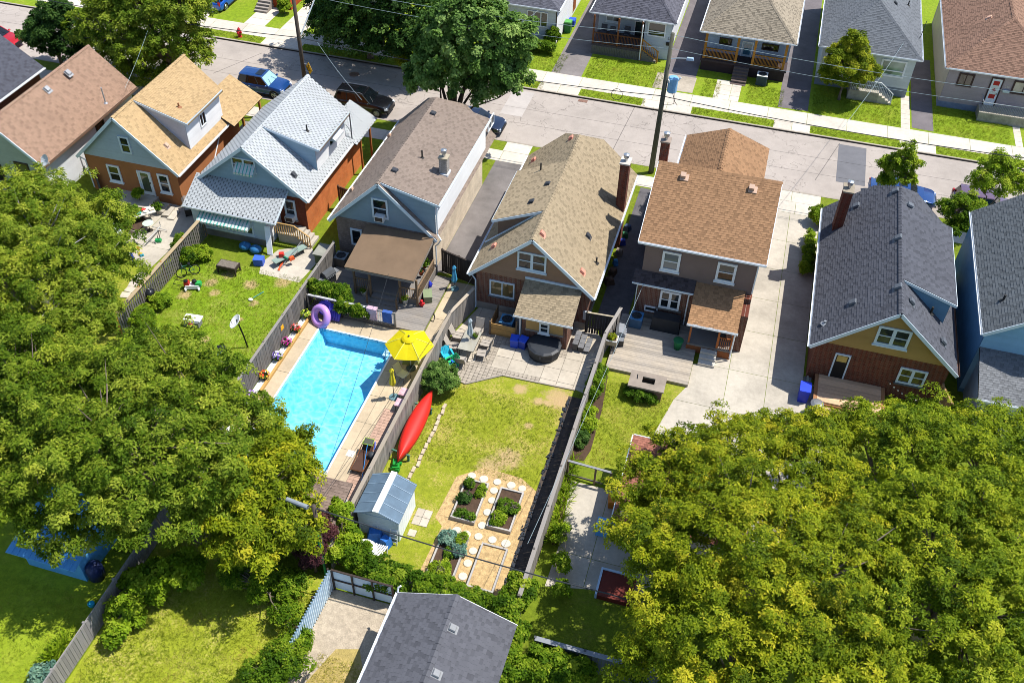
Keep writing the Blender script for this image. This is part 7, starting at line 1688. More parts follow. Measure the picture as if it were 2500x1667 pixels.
obj('grate', MB().bb(-2.7, -2.0, 37.55, 38.0, .5, .55), M('#6a6648', .9, .3, 8), fp); obj('slot', MB().box((-3.0, 37.9, .955), (.06, .35, .012), .1), BLACK, fp)
bush('barbecue_bush', 'round green bush in front of the brick barbecue', (P(1562, 972).x, P(1562, 972).y, .3), (.85, .45, .4), LEAF['plant'], .2, 26, 4, .09, .05, 162)
for i, (px, py, rx, ry, h, mt, lab) in enumerate(((1462, 925, .35, .6, .9, 'plant', 'tall tomato like plant at the head of the fence bed'), (1448, 965, .4, .9, 1.0, 'vine', 'bushy green plants along the fence bed'), (1432, 1035, .45, .8, .8, 'lime', 'yellow green leafy plants in the fence bed'), (1415, 1078, .35, .5, .6, 'dark', 'grey green low plants near the gate frame'))):
    p = P(px, py); bush('bed_plant', lab, (p.x, p.y, h * .5), (rx, ry, h * .55), LEAF[mt], .2, 24, 4, .12, .07, 170 + i, cat='plant')
def strap_plants(name, label, pts, seed, n=60, ln=.55):
    th = thing(name, label, 'plant', (pts[0].x, pts[0].y, 0)); rr = np.random.RandomState(seed); t_ = rr.uniform(0, 1, n); a = np.array([pts[0].x, pts[0].y, .03]); b = np.array([pts[1].x, pts[1].y, .03])
    pos = a + (b - a) * t_[:, None] + rr.normal(0, .12, (n, 3)) * [1, 1, 0]; d = rr.normal(0, .35, (n, 3)) + [.1, 0, 1]
    link('leaves', leaf_mesh('leaves', pos, d, 6, ln, .05, -.35, seed, None, .7), LEAF['lime'], th); obj('crown_base', MB().beam(pts[0] + Z * .04, pts[1] + Z * .04, .2, .08), SOIL, th)
strap_plants('daylily_row', 'row of yellow green strap leaved lilies along the fence foot', (P(1400, 1125), P(1352, 1330)), 181, 110)
gf = thing('gate_frame', 'bare wooden frame of a gate beside the lawn and concrete pad', 'gate frame', P(1400, 1130)); WB_ = M_wood('#7d7f84', .2, .5, 'X')
p0, p1, p2 = P(1400, 1145), P(1464, 1146), P(1504, 1155)
a0 = Vector((-5.2, 30.7, 0)); a1, a2 = Vector((-3.75, 30.62, 0)), Vector((-2.95, 30.6, 0))
for p in (a0, a1, a2): obj('post', MB().bb(p.x - .05, p.x + .05, p.y - .05, p.y + .05, 0, 1.25), WOODP, gf)
obj('top_rail', MB().beam(a0 + Z * 1.25, a2 + Z * 1.25, .12, .05), WB_, gf); obj('bottom_rail', MB().beam(a0 + Z * .2, a2 + Z * .2, .06, .09), WDK, gf)
db = P(1478, 1283, .5); dbx = thing('deck_box', 'blue plastic deck box on the concrete pad', 'storage box', (db.x, db.y, 0)); BB_ = M('#5a9ed4', .45, .06)
obj('box', MB().bb(db.x - .4, db.x + .4, db.y - .33, db.y + .33, 0, .55), BB_, dbx); obj('lid', MB().bb(db.x - .43, db.x + .43, db.y - .36, db.y + .14, .55, .62), M('#69acdf', .45, .06), dbx); obj('lid_back', MB().bb(db.x - .43, db.x + .43, db.y + .16, db.y + .36, .55, .64), BB_, dbx)
kz = P(1500, 1222, .3); single('orange_crate', MB().box((kz.x, kz.y, .25), (.6, .55, .5), .2, taper=1.05), M('#c2761e', .5, .1), 'orange plastic crate at the edge of the big tree', 'crate'); kz = P(1508, 1205, .5); single('purple_crate', MB().box((kz.x + .1, kz.y + .2, .3), (.5, .45, .6), -.2, taper=1.05), M('#3a2a9c', .5, .1), 'dark purple crate behind the orange crate', 'crate')
# red-brown roofed shed under the right trees
rs = thing('red_roof_shed', 'shed with red-brown shingles and white fascia half under the right trees', 'shed', (-.5, 31, 0)); obj('wall', MB().bb(-2.0, 3.0, 27.5, 32.0, 0, 2.15), M('#b9a89c', .8), rs); roof(rs, [[(-2.3, 27.2, 2.1), (3.2, 27.2, 2.1), (3.2, 32.4, 2.35), (-2.3, 32.4, 2.35)]], '#8f5f50', seed=74, lo=.7, hi=1.3); beams(rs, 'fascia', WHITE, [((-2.3, 32.44, 2.3), (3.2, 32.44, 2.3)), ((-2.34, 27.2, 2.05), (-2.34, 32.4, 2.3))], .05, .14)
rb_ = thing('red_board', 'white rimmed red-brown hatch lying in the deep shade by the right tree', 'hatch', (-1.8, 25, 0)); obj('board', MB().bb(-2.2, -.6, 24.2, 25.6, 0, .3), M('#6a2a20', .7), rb_); obj('rim', MB().bb(-2.3, -2.2, 24.2, 25.7, 0, .36).bb(-2.2, -.6, 25.6, 25.7, 0, .36), M('#b4cbe0', .5), rb_)
# ------------------------------------------------------------------ yard of the dark roofed house
dH = thing('timber_deck', 'new pale timber deck and steps behind the dark roofed house', 'deck', (8.4, 40.3, 0)); DK3 = M_wood('#d0a882', .22, .1, 'X'); y = 39.4
while y < 41.5: obj('plank', MB().bb(6.75, 10.15, y, y + .135, .5, .6), DK3, dH); y += .142
obj('border_plank', MB().bb(6.55, 6.74, 39.38, 41.5, .5, .605), M_wood('#a8754a', .2, .1, 'Y'), dH); obj('border_plank', MB().bb(10.16, 10.35, 39.38, 41.5, .5, .605), M_wood('#a8754a', .2, .1, 'Y'), dH); obj('skirt', MB().bb(6.6, 10.3, 39.3, 39.38, 0, .5), M_wood('#8a5f3c', .2, .1, 'X'), dH)
for i in range(2): obj('step', MB().bb(6.9, 8.1, 38.7 - .0 + .3 * i, 39.0 + .3 * i, .18 * i, .2 + .18 * i), DK3, dH)
bp = P(1966, 985, .5); bn = thing('recycling_bin', 'blue recycling bin beside the new deck', 'bin', (bp.x, bp.y, 0)); obj('body', MB().box((6.05, 39.9, .45), (.5, .65, .9), 0, taper=1.1), M('#2036b8', .45), bn); obj('lid', MB().bb(5.75, 6.35, 39.5, 40.3, .9, .97), M('#2742d0', .45), bn)
tp_ = P(1990, 990, .6); tn = thing('trash_can', 'round grey trash can at the corner of the new deck', 'bin', (tp_.x, tp_.y, 0)); obj('body', MB().lathe((6.75, 38.95, 0), [(.26, 0), (.32, .75), (.34, .78)], 16), M('#2a2c2e', .5), tn); obj('lid', MB().lathe((6.75, 38.95, .78), [(.36, 0), (.36, .05), (.2, .12), (.02, .13)], 16), M('#8a8d90', .35, .1, metal=.5), tn)
hr_ = thing('hose_reel', 'hose reel against the brick corner', 'hose reel', (6.1, 41.0, 0)); obj('drum', MB().cyl((5.95, 40.9, .45), (6.35, 40.9, .45), .25), M('#4a4d50', .6), hr_); obj('hose', MB().torus((6.15, 40.9, .45), .25, .07, Matrix.Rotation(1.57, 3, 'Y'), 18, 8), M('#6a6d68', .6), hr_); obj('stand', MB().bb(5.95, 6.35, 40.8, 41.0, 0, .22), M('#4a4d50', .6), hr_)
sg = thing('string_lights', 'string of small bulbs looped from the brick wall of the dark roofed house', 'string lights', (9.5, 41.3, 0)); a, b, c = PY(2165, 926, 41.4), Vector((12.9, 39.6, 2.2)), Vector((12.0, 41.5, 2.7)); pts = []
for i in range(25): t_ = i / 24; q = a.lerp(b, t_); q.z -= .55 * math.sin(math.pi * t_); pts.append(q)
obj('wire', MB().tube(pts, .008, 4), BLACK, sg)
for i in range(2, 24, 2): obj('bulb', MB().ball(pts[i] - Z * .05, .045, 8, 5), M('#f0ead8', .3), sg)
# ------------------------------------------------------------------ dish yard clutter (house D)
GALV0 = M('#b0b3b5', .3, metal=.6)
dp_ = P(605, 848); dsh = thing('satellite_dish', 'white satellite dish on a black pole standing on the lawn', 'satellite dish', (dp_.x, dp_.y, 0)); tp3 = Vector((dp_.x - .25, dp_.y, 1.75))
obj('pole', MB().tube([(dp_.x, dp_.y, 0), (dp_.x - .1, dp_.y, .9), tp3], .045, 7), BLACK, dsh); ax = Vector((-.5, -.25, .7)).normalized(); Mx = ax.to_track_quat('Z', 'Y').to_matrix(); cc = tp3 + Vector((-.12, 0, .12)); vs = []; N_ = 20
for (r_, h_) in ((.02, 0), (.24, .03), (.44, .1), (.47, .11)):
    for i in range(N_): vs.append(cc + Mx @ Vector((r_ * 1.05 * math.cos(2 * math.pi * i / N_), r_ * .9 * math.sin(2 * math.pi * i / N_), h_)))
o = obj('reflector', MB().add(vs, [(k * N_ + i, k * N_ + (i + 1) % N_, (k + 1) * N_ + (i + 1) % N_, (k + 1) * N_ + i) for k in range(3) for i in range(N_)]), M('#e4e6e6', .45, .04), dsh, smooth=True); sdm = o.modifiers.new('solid', 'SOLIDIFY'); sdm.thickness = .015
obj('feed_arm', MB().tube([cc - Mx @ Vector((0, .3, 0)), cc + ax * .45 - Z * .1], .015, 5), BLACK, dsh); obj('bracket', MB().beam(cc - ax * .05 - Z * .15, cc - ax * .05 + Z * .25, .03).beam(cc - ax * .05 + Vector((-.12, -.12, 0)), cc - ax * .05 + Vector((.12, .12, 0)), .03), BLACK, dsh)
kt = P(372, 738); kb2 = thing('kettle_smoker', 'black drum smoker with domed lid by the orange posted fence', 'barbecue', (kt.x, kt.y, 0)); obj('drum', MB().lathe((kt.x, kt.y, .15), [(.25, 0), (.3, .1), (.3, .6)], 16), BLACK, kb2, smooth=True); obj('lid', MB().lathe((kt.x, kt.y, .75), [(.32, 0), (.33, .05), (.28, .18), (.15, .26), (.03, .28)], 16), M('#1f2226', .25), kb2, smooth=True); obj('handle', MB().tube([(kt.x - .1, kt.y, 1.03), (kt.x, kt.y, 1.1), (kt.x + .1, kt.y, 1.03)], .015), M('#c9c9c4', .3, metal=.6), kb2)
for a in (0, 2.1, 4.2): obj('leg', MB().cyl((kt.x + .25 * math.cos(a), kt.y + .25 * math.sin(a), 0), (kt.x + .2 * math.cos(a), kt.y + .2 * math.sin(a), .3), .02, n=6), BLACK, kb2)
lm = P(470, 697, .2); mwr = thing('lawn_mower', 'red, white and green lawn mower on the worn grass', 'lawn mower', (lm.x, lm.y, 0)); Mz = .35
obj('deck', MB().box((lm.x, lm.y, .22), (.95, .5, .2), Mz, taper=.85), M('#c9cfcc', .4, .1), mwr); obj('engine', MB().box((lm.x - .3, lm.y - .1, .42), (.35, .35, .25), Mz, taper=.8), M('#b02a24', .45), mwr); obj('engine_cap', MB().lathe((lm.x - .32, lm.y - .12, .54), [(.14, 0), (.13, .08), (.03, .1)], 10), BLACK, mwr); obj('shroud', MB().box((lm.x + .35, lm.y + .14, .36), (.4, .38, .18), Mz, taper=.8), M('#2f9a4c', .4), mwr); obj('motor', MB().lathe((lm.x + .12, lm.y + .1, .42), [(.16, 0), (.14, .15), (.05, .18)], 10), BLACK, mwr)
for (a, b) in ((-.4, -.28), (.4, -.28), (-.4, .28), (.4, .28)): q = Matrix.Rotation(Mz, 3, 'Z') @ Vector((a, b, 0)); obj('wheel', MB().cyl((lm.x + q.x - .03, lm.y + q.y - .04, .11), (lm.x + q.x + .03, lm.y + q.y + .04, .11), .11, n=10), M('#d5d8d6', .6), mwr)
obj('handle', MB().tube([(lm.x - .5, lm.y - .3, .3), (lm.x - 1.1, lm.y - .35, .35), (lm.x - 1.15, lm.y + .05, .35), (lm.x - .55, lm.y + .1, .3)], .018), BLACK, mwr)
wc = P(470, 785, .25); wct = thing('washer_box', 'white plastic cooler with a lid lying on the lawn', 'cooler', (wc.x, wc.y, 0)); obj('body', MB().box((wc.x, wc.y, .2), (.95, .5, .38), .1), M('#77797a', .6, .2), wct); obj('lid', MB().box((wc.x, wc.y + .12, .43), (1.05, .55, .08), .1), M('#e0e2e2', .5, .06), wct); obj('latch', MB().box((wc.x + .05, wc.y - .28, .3), (.25, .06, .08), .1), M('#b0403c', .5), wct)
pb_ = P(557, 648, .5); pbx = thing('planter_trough', 'dark raised planter trough with soil beside the sunroom', 'planter', (pb_.x, pb_.y, 0)); obj('box', MB().box((pb_.x, pb_.y, .5), (1.3, .7, .22)), M('#3a302c', .7), pbx); obj('soil', MB().box((pb_.x, pb_.y, .615), (1.2, .6, .02)), M('#6d655c', .95, .3, 8), pbx)
for a in (-.6, .6):
    for b in (-.3, .3): obj('leg', MB().bb(pb_.x + a - .04, pb_.x + a + .04, pb_.y + b - .04, pb_.y + b + .04, 0, .4), M('#3a302c', .7), pbx)
sv = thing('snow_shovel', 'broom with turquoise handle and white head lying on the lawn', 'broom', P(630, 722)); obj('handle', MB().cyl(P(618, 727, .05), P(644, 712, .05), .018, n=6), M('#3a9ab0', .5), sv); obj('head', MB().ball(P(612, 731, .07), (.16, .12, .07)), M('#dcd9cf', .8), sv)
tl = P(785, 632, .6); ub = thing('garden_cabinet', 'green resin storage cabinet with grey top by the fence', 'cabinet', (tl.x, tl.y, 0)); obj('body', MB().bb(-24.5, -23.55, 42.3, 43.3, 0, 1.05), M('#4f5a44', .6), ub); obj('top', MB().bb(-24.58, -23.5, 42.2, 43.4, 1.05, 1.12), M('#8a8a80', .6), ub)
pk_ = thing('plank_bench', 'green plank bench holding garden machines beside the stairs', 'bench', P(705, 622)); obj('plank', MB().beam(P(668, 640, .4), P(745, 600, .4), .5, .04), M('#7d9088', .7), pk_)
for q in ((680, 634), (735, 606)): obj('support', MB().box(P(*q, .19), (.3, .4, .38), .5), M('#4a4644', .7), pk_)
lb_ = thing('leaf_blower', 'red engined blower on the plank bench', 'blower', P(687, 622, .42)); obj('engine', MB().box(P(687, 622, .56), (.35, .3, .28), .4, taper=.85), M('#c22f26', .4), lb_); obj('nozzle', MB().cyl(P(690, 624, .5), P(702, 632, .48), .06), M('#1f7a58', .4), lb_)
cs_ = thing('chain_saw', 'orange chain saw on the plank bench', 'saw', P(712, 630, .42)); obj('body', MB().box(P(712, 630, .52), (.35, .25, .2), .9, taper=.8), M('#d2552a', .4), cs_); obj('blade', MB().beam(P(718, 622, .5), P(728, 612, .5), .02, .1), GALV0, cs_)
tr_ = thing('string_trimmer', 'grass trimmer with orange guard leaning on the plank bench', 'trimmer', P(684, 655)); obj('shaft', MB().cyl(P(684, 655, .1), P(735, 590, .9), .022, n=6), GALV0, tr_); obj('guard', MB().beam(P(680, 660, .05), P(690, 640, .15), .12, .06), M('#c8502c', .5), tr_)
bk = thing('bicycle', 'old bicycle tangled in weeds by the fence', 'bicycle', P(465, 655)); b0 = P(478, 668)
for dx, dy in ((0, 0), (-.62, -.55)):
    c3 = b0 + Vector((dx, dy, .33)); obj('wheel', MB().torus(c3, .31, .03, Matrix.Rotation(.72, 3, 'Z') @ Matrix.Rotation(1.35, 3, 'X'), 22, 6), BLACK, bk)
w0, w1 = b0 + Z * .33, b0 + Vector((-.62, -.55, .33)); sd_ = w0.lerp(w1, .3) + Z * .45; hd = w0.lerp(w1, .85) + Z * .5; bbk = w0.lerp(w1, .45)
for a, b in ((w0, sd_), (sd_, hd), (sd_, bbk), (bbk, hd), (w0, bbk), (hd, w1)): obj('tube', MB().cyl(a, b, .018, n=6), M('#2f6a54', .4), bk)
obj('saddle', MB().box(sd_ + Z * .1, (.14, .24, .06), .7), BLACK, bk); obj('handlebar', MB().cyl(hd + Vector((-.2, .2, .12)), hd + Vector((.2, -.2, .12)), .014, n=6), STEEL, bk)
bns = P(610, 610)
for (dx, dy, lab) in ((-.3, 0, 'left blue bag heaped under the sunroom'), (.5, -.1, 'right blue bag heaped under the sunroom')): single('blue_sack', MB().ball((bns.x + dx, bns.y + dy, .24), (.42, .35, .27)).ball((bns.x + dx, bns.y + dy, .5), (.1, .1, .08)), M('#2c6a9c', .5, .3, 4), lab, 'bag', smooth=True)
bt = P(632, 635, .3); single('blue_crate', MB().box((bt.x, bt.y, .25), (.6, .5, .5), .2, taper=1.05), M('#3a5fc4', .5), 'blue plastic crate under the sunroom', 'crate')
fc_ = P(541, 878, .4); fcc = box_chair('camp_chair', 'dark folding camp chair with blue stripes among the leaves', P(540, 890), .1, M('#3a3d48', .8), BLACK); obj('stripe', MB().plate([(-.25, .3, .42), (.25, .3, .42), (.25, .38, .62), (-.25, .38, .62)], Vector((0, -.03, 0))), M('#2f86c8', .7), fcc)
# house C yard
for i, (px, py) in enumerate(((347, 672), (336, 682), (326, 694), (318, 707), (306, 721), (278, 748))):
    p = P(px, py); single('stepping_slab', MB().box((p.x, p.y, .02), (.55, .5, .06), rnd.uniform(-.3, .3)), M('#b8b0a0', .9, .15), 'pale square stepping slab in the row beside the orange posted fence', 'stepping stone', 'slabs beside the orange posted fence')
tf = thing('clothes_pole', 'fallen grey clothes line pole lying on the concrete pad', 'pole', P(375, 570)); GPM = M('#a9a9a6', .5, .1, metal=.3); a, b = P(358, 589, .35), P(392, 552, .35)
obj('shaft', MB().cyl(a, b, .04), GPM, tf); obj('arm', MB().cyl(P(330, 574, .1), P(382, 593, .1), .025), GPM, tf); obj('arm', MB().cyl(P(371, 553, .25), P(408, 563, .1), .025), GPM, tf); obj('arm', MB().cyl(a, P(340, 604, .05), .025), GPM, tf); obj('arm', MB().cyl(b, b + Z * .35, .025), GPM, tf)
bsn = P(329, 643); bst = thing('umbrella_stand', 'blue post on a black weighted base on the concrete pad', 'stand', (bsn.x, bsn.y, 0)); obj('base', MB().box((bsn.x, bsn.y, .06), (.5, .45, .12), .5, taper=.8), BLACK, bst); obj('post', MB().cyl((bsn.x, bsn.y, .1), (bsn.x - .15, bsn.y + .1, .75), .09), M('#2338c8', .4), bst)
ty_ = P(387, 590); tyo = thing('toy_mower', 'small green toy mower on the concrete pad', 'toy', (ty_.x, ty_.y, 0)); obj('body', MB().box((ty_.x, ty_.y, .12), (.42, .32, .16), .4, taper=.8), M('#1f8a4a', .45), tyo); obj('handle', MB().tube([(ty_.x - .1, ty_.y + .1, .2), (ty_.x + .05, ty_.y + .3, .7), (ty_.x + .2, ty_.y + .2, .7), (ty_.x + .08, ty_.y, .2)], .02), BLACK, tyo)
for i, (px, py, hx, s_, lab) in enumerate(((343, 620, '#d0a02c', .22, 'yellow toy lying on the concrete pad'), (346, 622, '#3a9ab0', .2, 'teal toy beside the yellow one'), (336, 606, '#c8762c', .2, 'orange toy near the fallen pole'), (330, 595, '#3a3a3c', .25, 'black toy near the fallen pole'), (312, 612, '#a8703a', .5, 'round wooden play table tipped on its side'))):
    p = P(px, py, .1); single('yard_toy', MB().box((p.x, p.y, s_ * .4), (s_ * 1.3, s_, s_ * .8), i, taper=.7).ball((p.x + s_ * .4, p.y, s_ * .6), s_ * .35), M(hx, .5, .1), lab, 'toy', 'toys on the concrete pad')
wcp = box_chair('plastic_chair', 'white plastic chair beside the orange post', P(295, 585), 1.0, WHITE, WHITE); op = P(313, 578); single('orange_post', MB().beam((op.x, op.y, 0), (op.x - .45, op.y + .25, 1.1), .1, .12), OR, 'leaning orange timber post on the small lawn', 'post')
tgl = P(362, 548, .5); tgt = thing('bistro_table', 'small round glass bistro table on the concrete pad', 'table', (tgl.x, tgl.y, 0)); obj('top', MB().lathe((tgl.x, tgl.y, .6), [(.35, 0), (.36, .02), (.02, .025)], 18), M('#b4c4b4', .2, .08), tgt); obj('stem', MB().cyl((tgl.x, tgl.y, 0), (tgl.x, tgl.y, .6), .03), TUBE, tgt); obj('foot', MB().lathe((tgl.x, tgl.y, 0), [(.22, 0), (.2, .03), (.04, .05)], 12), TUBE, tgt)
wt_ = P(355, 525, .6); wtb = thing('potting_bench', 'cluttered white potting bench with plants on the concrete pad', 'bench', (wt_.x, wt_.y, 0)); obj('top', MB().beam(P(325, 527, .7), P(378, 512, .7), .6, .06), M('#c9c4b8', .7, .2, 4), wtb)
for q in ((332, 532), (372, 520)): p = P(*q); obj('leg', MB().bb(p.x - .04, p.x + .04, p.y - .04, p.y + .04, 0, .7), WOODG, wtb)
for i, (a, b, hx) in enumerate(((350, 512, '#c9403a'), (362, 508, '#e2e2de'), (340, 520, '#3fa0a8'), (356, 516, '#d8d4c8'), (370, 510, '#c8c0b0'))): p = P(a, b, .8); single('plant_tray', MB().box((p.x, p.y, .78), (.28, .22, .1), i, taper=1.15).box((p.x, p.y, .81), (.24, .18, .05), i), M(hx, .6), {0: 'red', 1: 'white', 2: 'teal', 3: 'cream', 4: 'beige'}[i] + ' tray on the cluttered potting bench', 'tray', 'trays on the potting bench')
rz_ = thing('planter_bed', 'wooden planter bed with green plants on the concrete pad', 'garden bed', P(330, 550)); obj('plank', MB().beam(P(338, 572, .15), P(365, 545, .15), .05, .3), EDGE, rz_); obj('plank', MB().beam(P(305, 560, .15), P(338, 572, .15), .05, .3), EDGE, rz_); obj('soil', MB().prism([(P(*q).x, P(*q).y) for q in ((338, 572), (365, 545), (335, 530), (305, 555))], 0, .22), SOIL, rz_)
bush('bench_plants', 'green plants growing in the wooden planter bed', (P(322, 538).x, P(322, 538).y, .5), (.7, .6, .4), LEAF['plant'], .2, 26, 4, .11, .06, 185, cat='plant'); pot_plant('feathery plant in a dark pot beside the steps', P(388, 520), 0, '#2e2a28', 'plant', .2, .5, 186, .35); bush('bench_plant', 'tall green plant behind the potting bench', (P(345, 500).x, P(345, 500).y, .9), (.3, .3, .3), LEAF['lime'], .15, 18, 4, .12, .06, 187, cat='plant')
gas_grill('square charcoal grill on legs beside the concrete steps', P(462, 520), 2.2, '#3a3634', '#8a7f78')
cs = thing('concrete_steps', 'low concrete steps below the brown stucco house', 'steps', P(405, 512)); 
for i in range(3): p = P(400 + 12 * i, 515 + 6 * i); obj('step', MB().box((p.x, p.y, .1 * (3 - i) / 2), (.5, 1.0, .1 * (3 - i)), .1), CONCD, cs)
# blue metal shed in the lower left yard
bsh = thing('blue_metal_shed', 'blue ribbed metal shed roof showing under the left trees', 'shed', (-26, 19, 0)); obj('wall', MB().bb(-28.0, -24.9, 18.2, 20.8, 0, 1.55), M('#5a9fd0', .5), bsh); BR_ = M('#62a6dc', .45, .1)
for k in range(12):
    x0 = -28.3 + k * .3; obj('roof_sheet', MB().plate([(x0, 17.7, 1.6), (x0 + .285, 17.7, 1.6), (x0 + .285, 21.2, 2.3), (x0, 21.2, 2.3)], Z * -.03), BR_, bsh); obj('roof_rib', MB().beam((x0 + .29, 17.7, 1.62), (x0 + .29, 21.2, 2.32), .03, .04), BR_, bsh)
cb2 = P(225, 1478)
for dx, lab in ((0, 'left turquoise pot by the grey plank fence'), (.42, 'right turquoise pot by the grey plank fence')): single('turquoise_pot', MB().lathe((cb2.x + dx, cb2.y, 0), [(.12, 0), (.16, .2), (.14, .22), (.12, .1)], 10), M('#2fa9c8', .5), lab, 'pot')
bt_ = P(240, 1408); kbb = thing('covered_kettle', 'navy covered kettle grill by the grey plank fence', 'barbecue', (bt_.x, bt_.y, 0)); obj('cover', MB().lathe((bt_.x, bt_.y, .1), [(.38, 0), (.4, .5), (.36, .8), (.2, .95), (.03, 1.0)], 14), M('#1f2a52', .5, .2, 4), kbb, smooth=True)
# ------------------------------------------------------------------ cars
TYRE = M('#1c1c1d', .8); RIM = M('#b4b8bc', .3, .05, metal=.8); CGL = M_glass('#10161a', .04); HEAD = M('#dfe6ea', .12, .04); TAIL = M('#a01820', .2, .05)
def car(label, x, y, rz, hexc, kind='suv', rails=True, sunroof=True, shade=False, L=4.5, group=None):
    th = thing('parked_car', label, 'car', (x, y, -.12), group); th.rotation_euler.z = rz; th['_o'] = [0., 0., 0.]
    pt = M_paint(hexc); W = .92; H = 1.66 if kind == 'suv' else 1.42; belt = 1.02 if kind == 'suv' else .88; hood = .98 if kind == 'suv' else .82
    # body shell: lofted sections (x, sill, shoulder z, top z, half width)
    S = [(-.5, .42, .7, .82, .78), (-.485, .3, .78, .98, .88), (-.44, .24, .82, belt, .92), (-.25, .22, .82, belt, .93), (0, .22, .82, belt, .93), (.2, .22, .8, belt, .93), (.3, .23, .78, hood, .92), (.42, .24, .72, hood - .08, .9), (.475, .28, .62, hood - .2, .82), (.5, .36, .56, hood - .32, .7)]
    vs = []; n = 8
    for (f, z0, zs, zt, hw) in S:
        X = f * L; vs += [(X, -hw * .9, z0), (X, -hw, z0 + .14), (X, -hw, zs), (X, -hw * .9, zt), (X, hw * .9, zt), (X, hw, zs), (X, hw, z0 + .14), (X, hw * .9, z0)]
    fs = [(i * n + j, (i + 1) * n + j, (i + 1) * n + (j + 1) % n, i * n + (j + 1) % n) for i in range(len(S) - 1) for j in range(n)] + [tuple(reversed(range(n))), tuple(range((len(S) - 1) * n, len(S) * n))]
    fs = [f[::-1] for f in fs]; o = obj('body', MB().add(vs, fs), pt, th, smooth=True); o.data.polygons.foreach_set('use_smooth', [True] * len(o.data.polygons)); bevel(o, .03, 2)
    r0, r1 = (-.47, -.41) if kind == 'suv' else (-.4, -.24); f0, f1 = .21, .06; hb, ht = .83, .64
    gv = [(r0 * L, -hb, belt - .02), (f0 * L, -hb, belt - .02), (f0 * L, hb, belt - .02), (r0 * L, hb, belt - .02), (r1 * L, -ht, H - .04), (f1 * L, -ht, H - .04), (f1 * L, ht, H - .04), (r1 * L, ht, H - .04)]
    g = lambda a, b, t_: Vector(gv[a]).lerp(Vector(gv[b]), t_)
    obj('windshield', MB().plate([gv[1], gv[2], gv[6], gv[5]], Vector((-.03, 0, -.02))), M('#8fb6c4', .35, .2, 9) if shade else CGL, th); obj('rear_window', MB().plate([gv[3], gv[0], gv[4], gv[7]], Vector((.03, 0, -.02))), CGL, th)
    for a, b, c, d in ((0, 1, 5, 4), (3, 2, 6, 7)): obj('side_window', MB().plate([gv[a], gv[b], gv[c], gv[d]], Vector((0, .02 if a == 0 else -.02, 0))), CGL, th)
    for s_ in (0, 3):
        t0, t1, u0, u1 = (0, 1, 4, 5) if s_ == 0 else (3, 2, 7, 6)
        for t_ in (0.02, .36, .68, .985): obj('pillar', MB().beam(g(t0, t1, t_), g(u0, u1, t_ * .98 + .01), .06 if .1 < t_ < .9 else .09, .05), BLACK if .1 < t_ < .9 else pt, th)
    rf = MB(); m_ = 6; vs = []
    for i in range(m_ + 1):
        for j in range(5):
            X = (r1 - .012) * L + ((f1 + .012) - (r1 - .012)) * L * i / m_; Y = -ht * 1.04 + 2.08 * ht * j / 4; vs.append((X, Y, H - .05 + .05 * (1 - (2 * j / 4 - 1) ** 4) * (1 - .6 * (2 * i / m_ - 1) ** 4)))
    rf.add(vs, [(i * 5 + j, (i + 1) * 5 + j, (i + 1) * 5 + j + 1, i * 5 + j + 1) for i in range(m_) for j in range(4)]); rf.bb((r1 - .01) * L, (f1 + .01) * L, -ht * 1.03, ht * 1.03, H - .075, H - .048); o = obj('roof', rf, pt, th, smooth=False)
    if sunroof: obj('sunroof', MB().bb(-.1 * L, .03 * L, -.42, .42, H - .005, H + .006), CGL, th)
    if rails:
        for s_ in (-1, 1): obj('roof_rail', MB().tube([((r1 + .02) * L, s_ * .6, H - .02), ((r1 + .05) * L, s_ * .6, H + .05), (.0 * L, s_ * .6, H + .05), (.05 * L, s_ * .6, H - .02)], .022, 6), M('#9a9da0', .3, metal=.7), th)
    wr = .35 if kind == 'suv' else .32
    for fx in (-.31, .31):
        for s_ in (-1, 1):
            wv = obj('wheel', MB().cyl((fx * L, s_ * .74, wr), (fx * L, s_ * .935, wr), wr, n=20), TYRE, th)
            rm = MB().cyl((fx * L, s_ * .93, wr), (fx * L, s_ * .945, wr), wr * .2, n=10)
            for k in range(5): a = 2 * math.pi * k / 5; rm.beam((fx * L, s_ * .943, wr), (fx * L + wr * .62 * math.cos(a), s_ * .943, wr + wr * .62 * math.sin(a)), .02, .07)
            rm.torus((fx * L, s_ * .938, wr), wr * .62, .02, Matrix.Rotation(1.5708, 3, 'X'), 18, 5); obj('rim', rm, RIM, wv)
            obj('wheel_arch', MB().torus((fx * L, s_ * .92, wr), wr * 1.12, .035, Matrix.Rotation(1.5708, 3, 'X'), 18, 6), BLACK, th)
    for s_ in (-1, 1):
        obj('headlight', MB().box((.462 * L, s_ * .66, hood - .27), (.25, .34, .14), -s_ * .35, taper=.8), HEAD, th); obj('taillight', MB().box((-.487 * L, s_ * .76, .92 if kind == 'suv' else .78), (.12, .2, .3 if kind == 'suv' else .14), s_ * .2), TAIL, th); obj('mirror', MB().ball((.17 * L, s_ * 1.0, belt + .06), (.1, .12, .08), 8, 6), pt, th, smooth=True)
        for fx in (-.02, -.2): obj('door_handle', MB().bb(fx * L - .08, fx * L + .08, s_ * .925, s_ * .95, belt - .2, belt - .16), M('#b4b8bc', .3, metal=.6), th)
        obj('side_trim', MB().bb(-.2 * L, .2 * L, s_ * .92, s_ * .945, .24, .34), BLACK, th)
    obj('grille', MB().box((.497 * L, 0, hood - .36), (.06, .8, .2)), BLACK, th); obj('bumper', MB().box((.492 * L, 0, .38), (.12, 1.45, .16), 0, taper=.95), BLACK, th); obj('licence_plate', MB().box((-.503 * L, 0, .6), (.02, .5, .15)), WHITE, th)
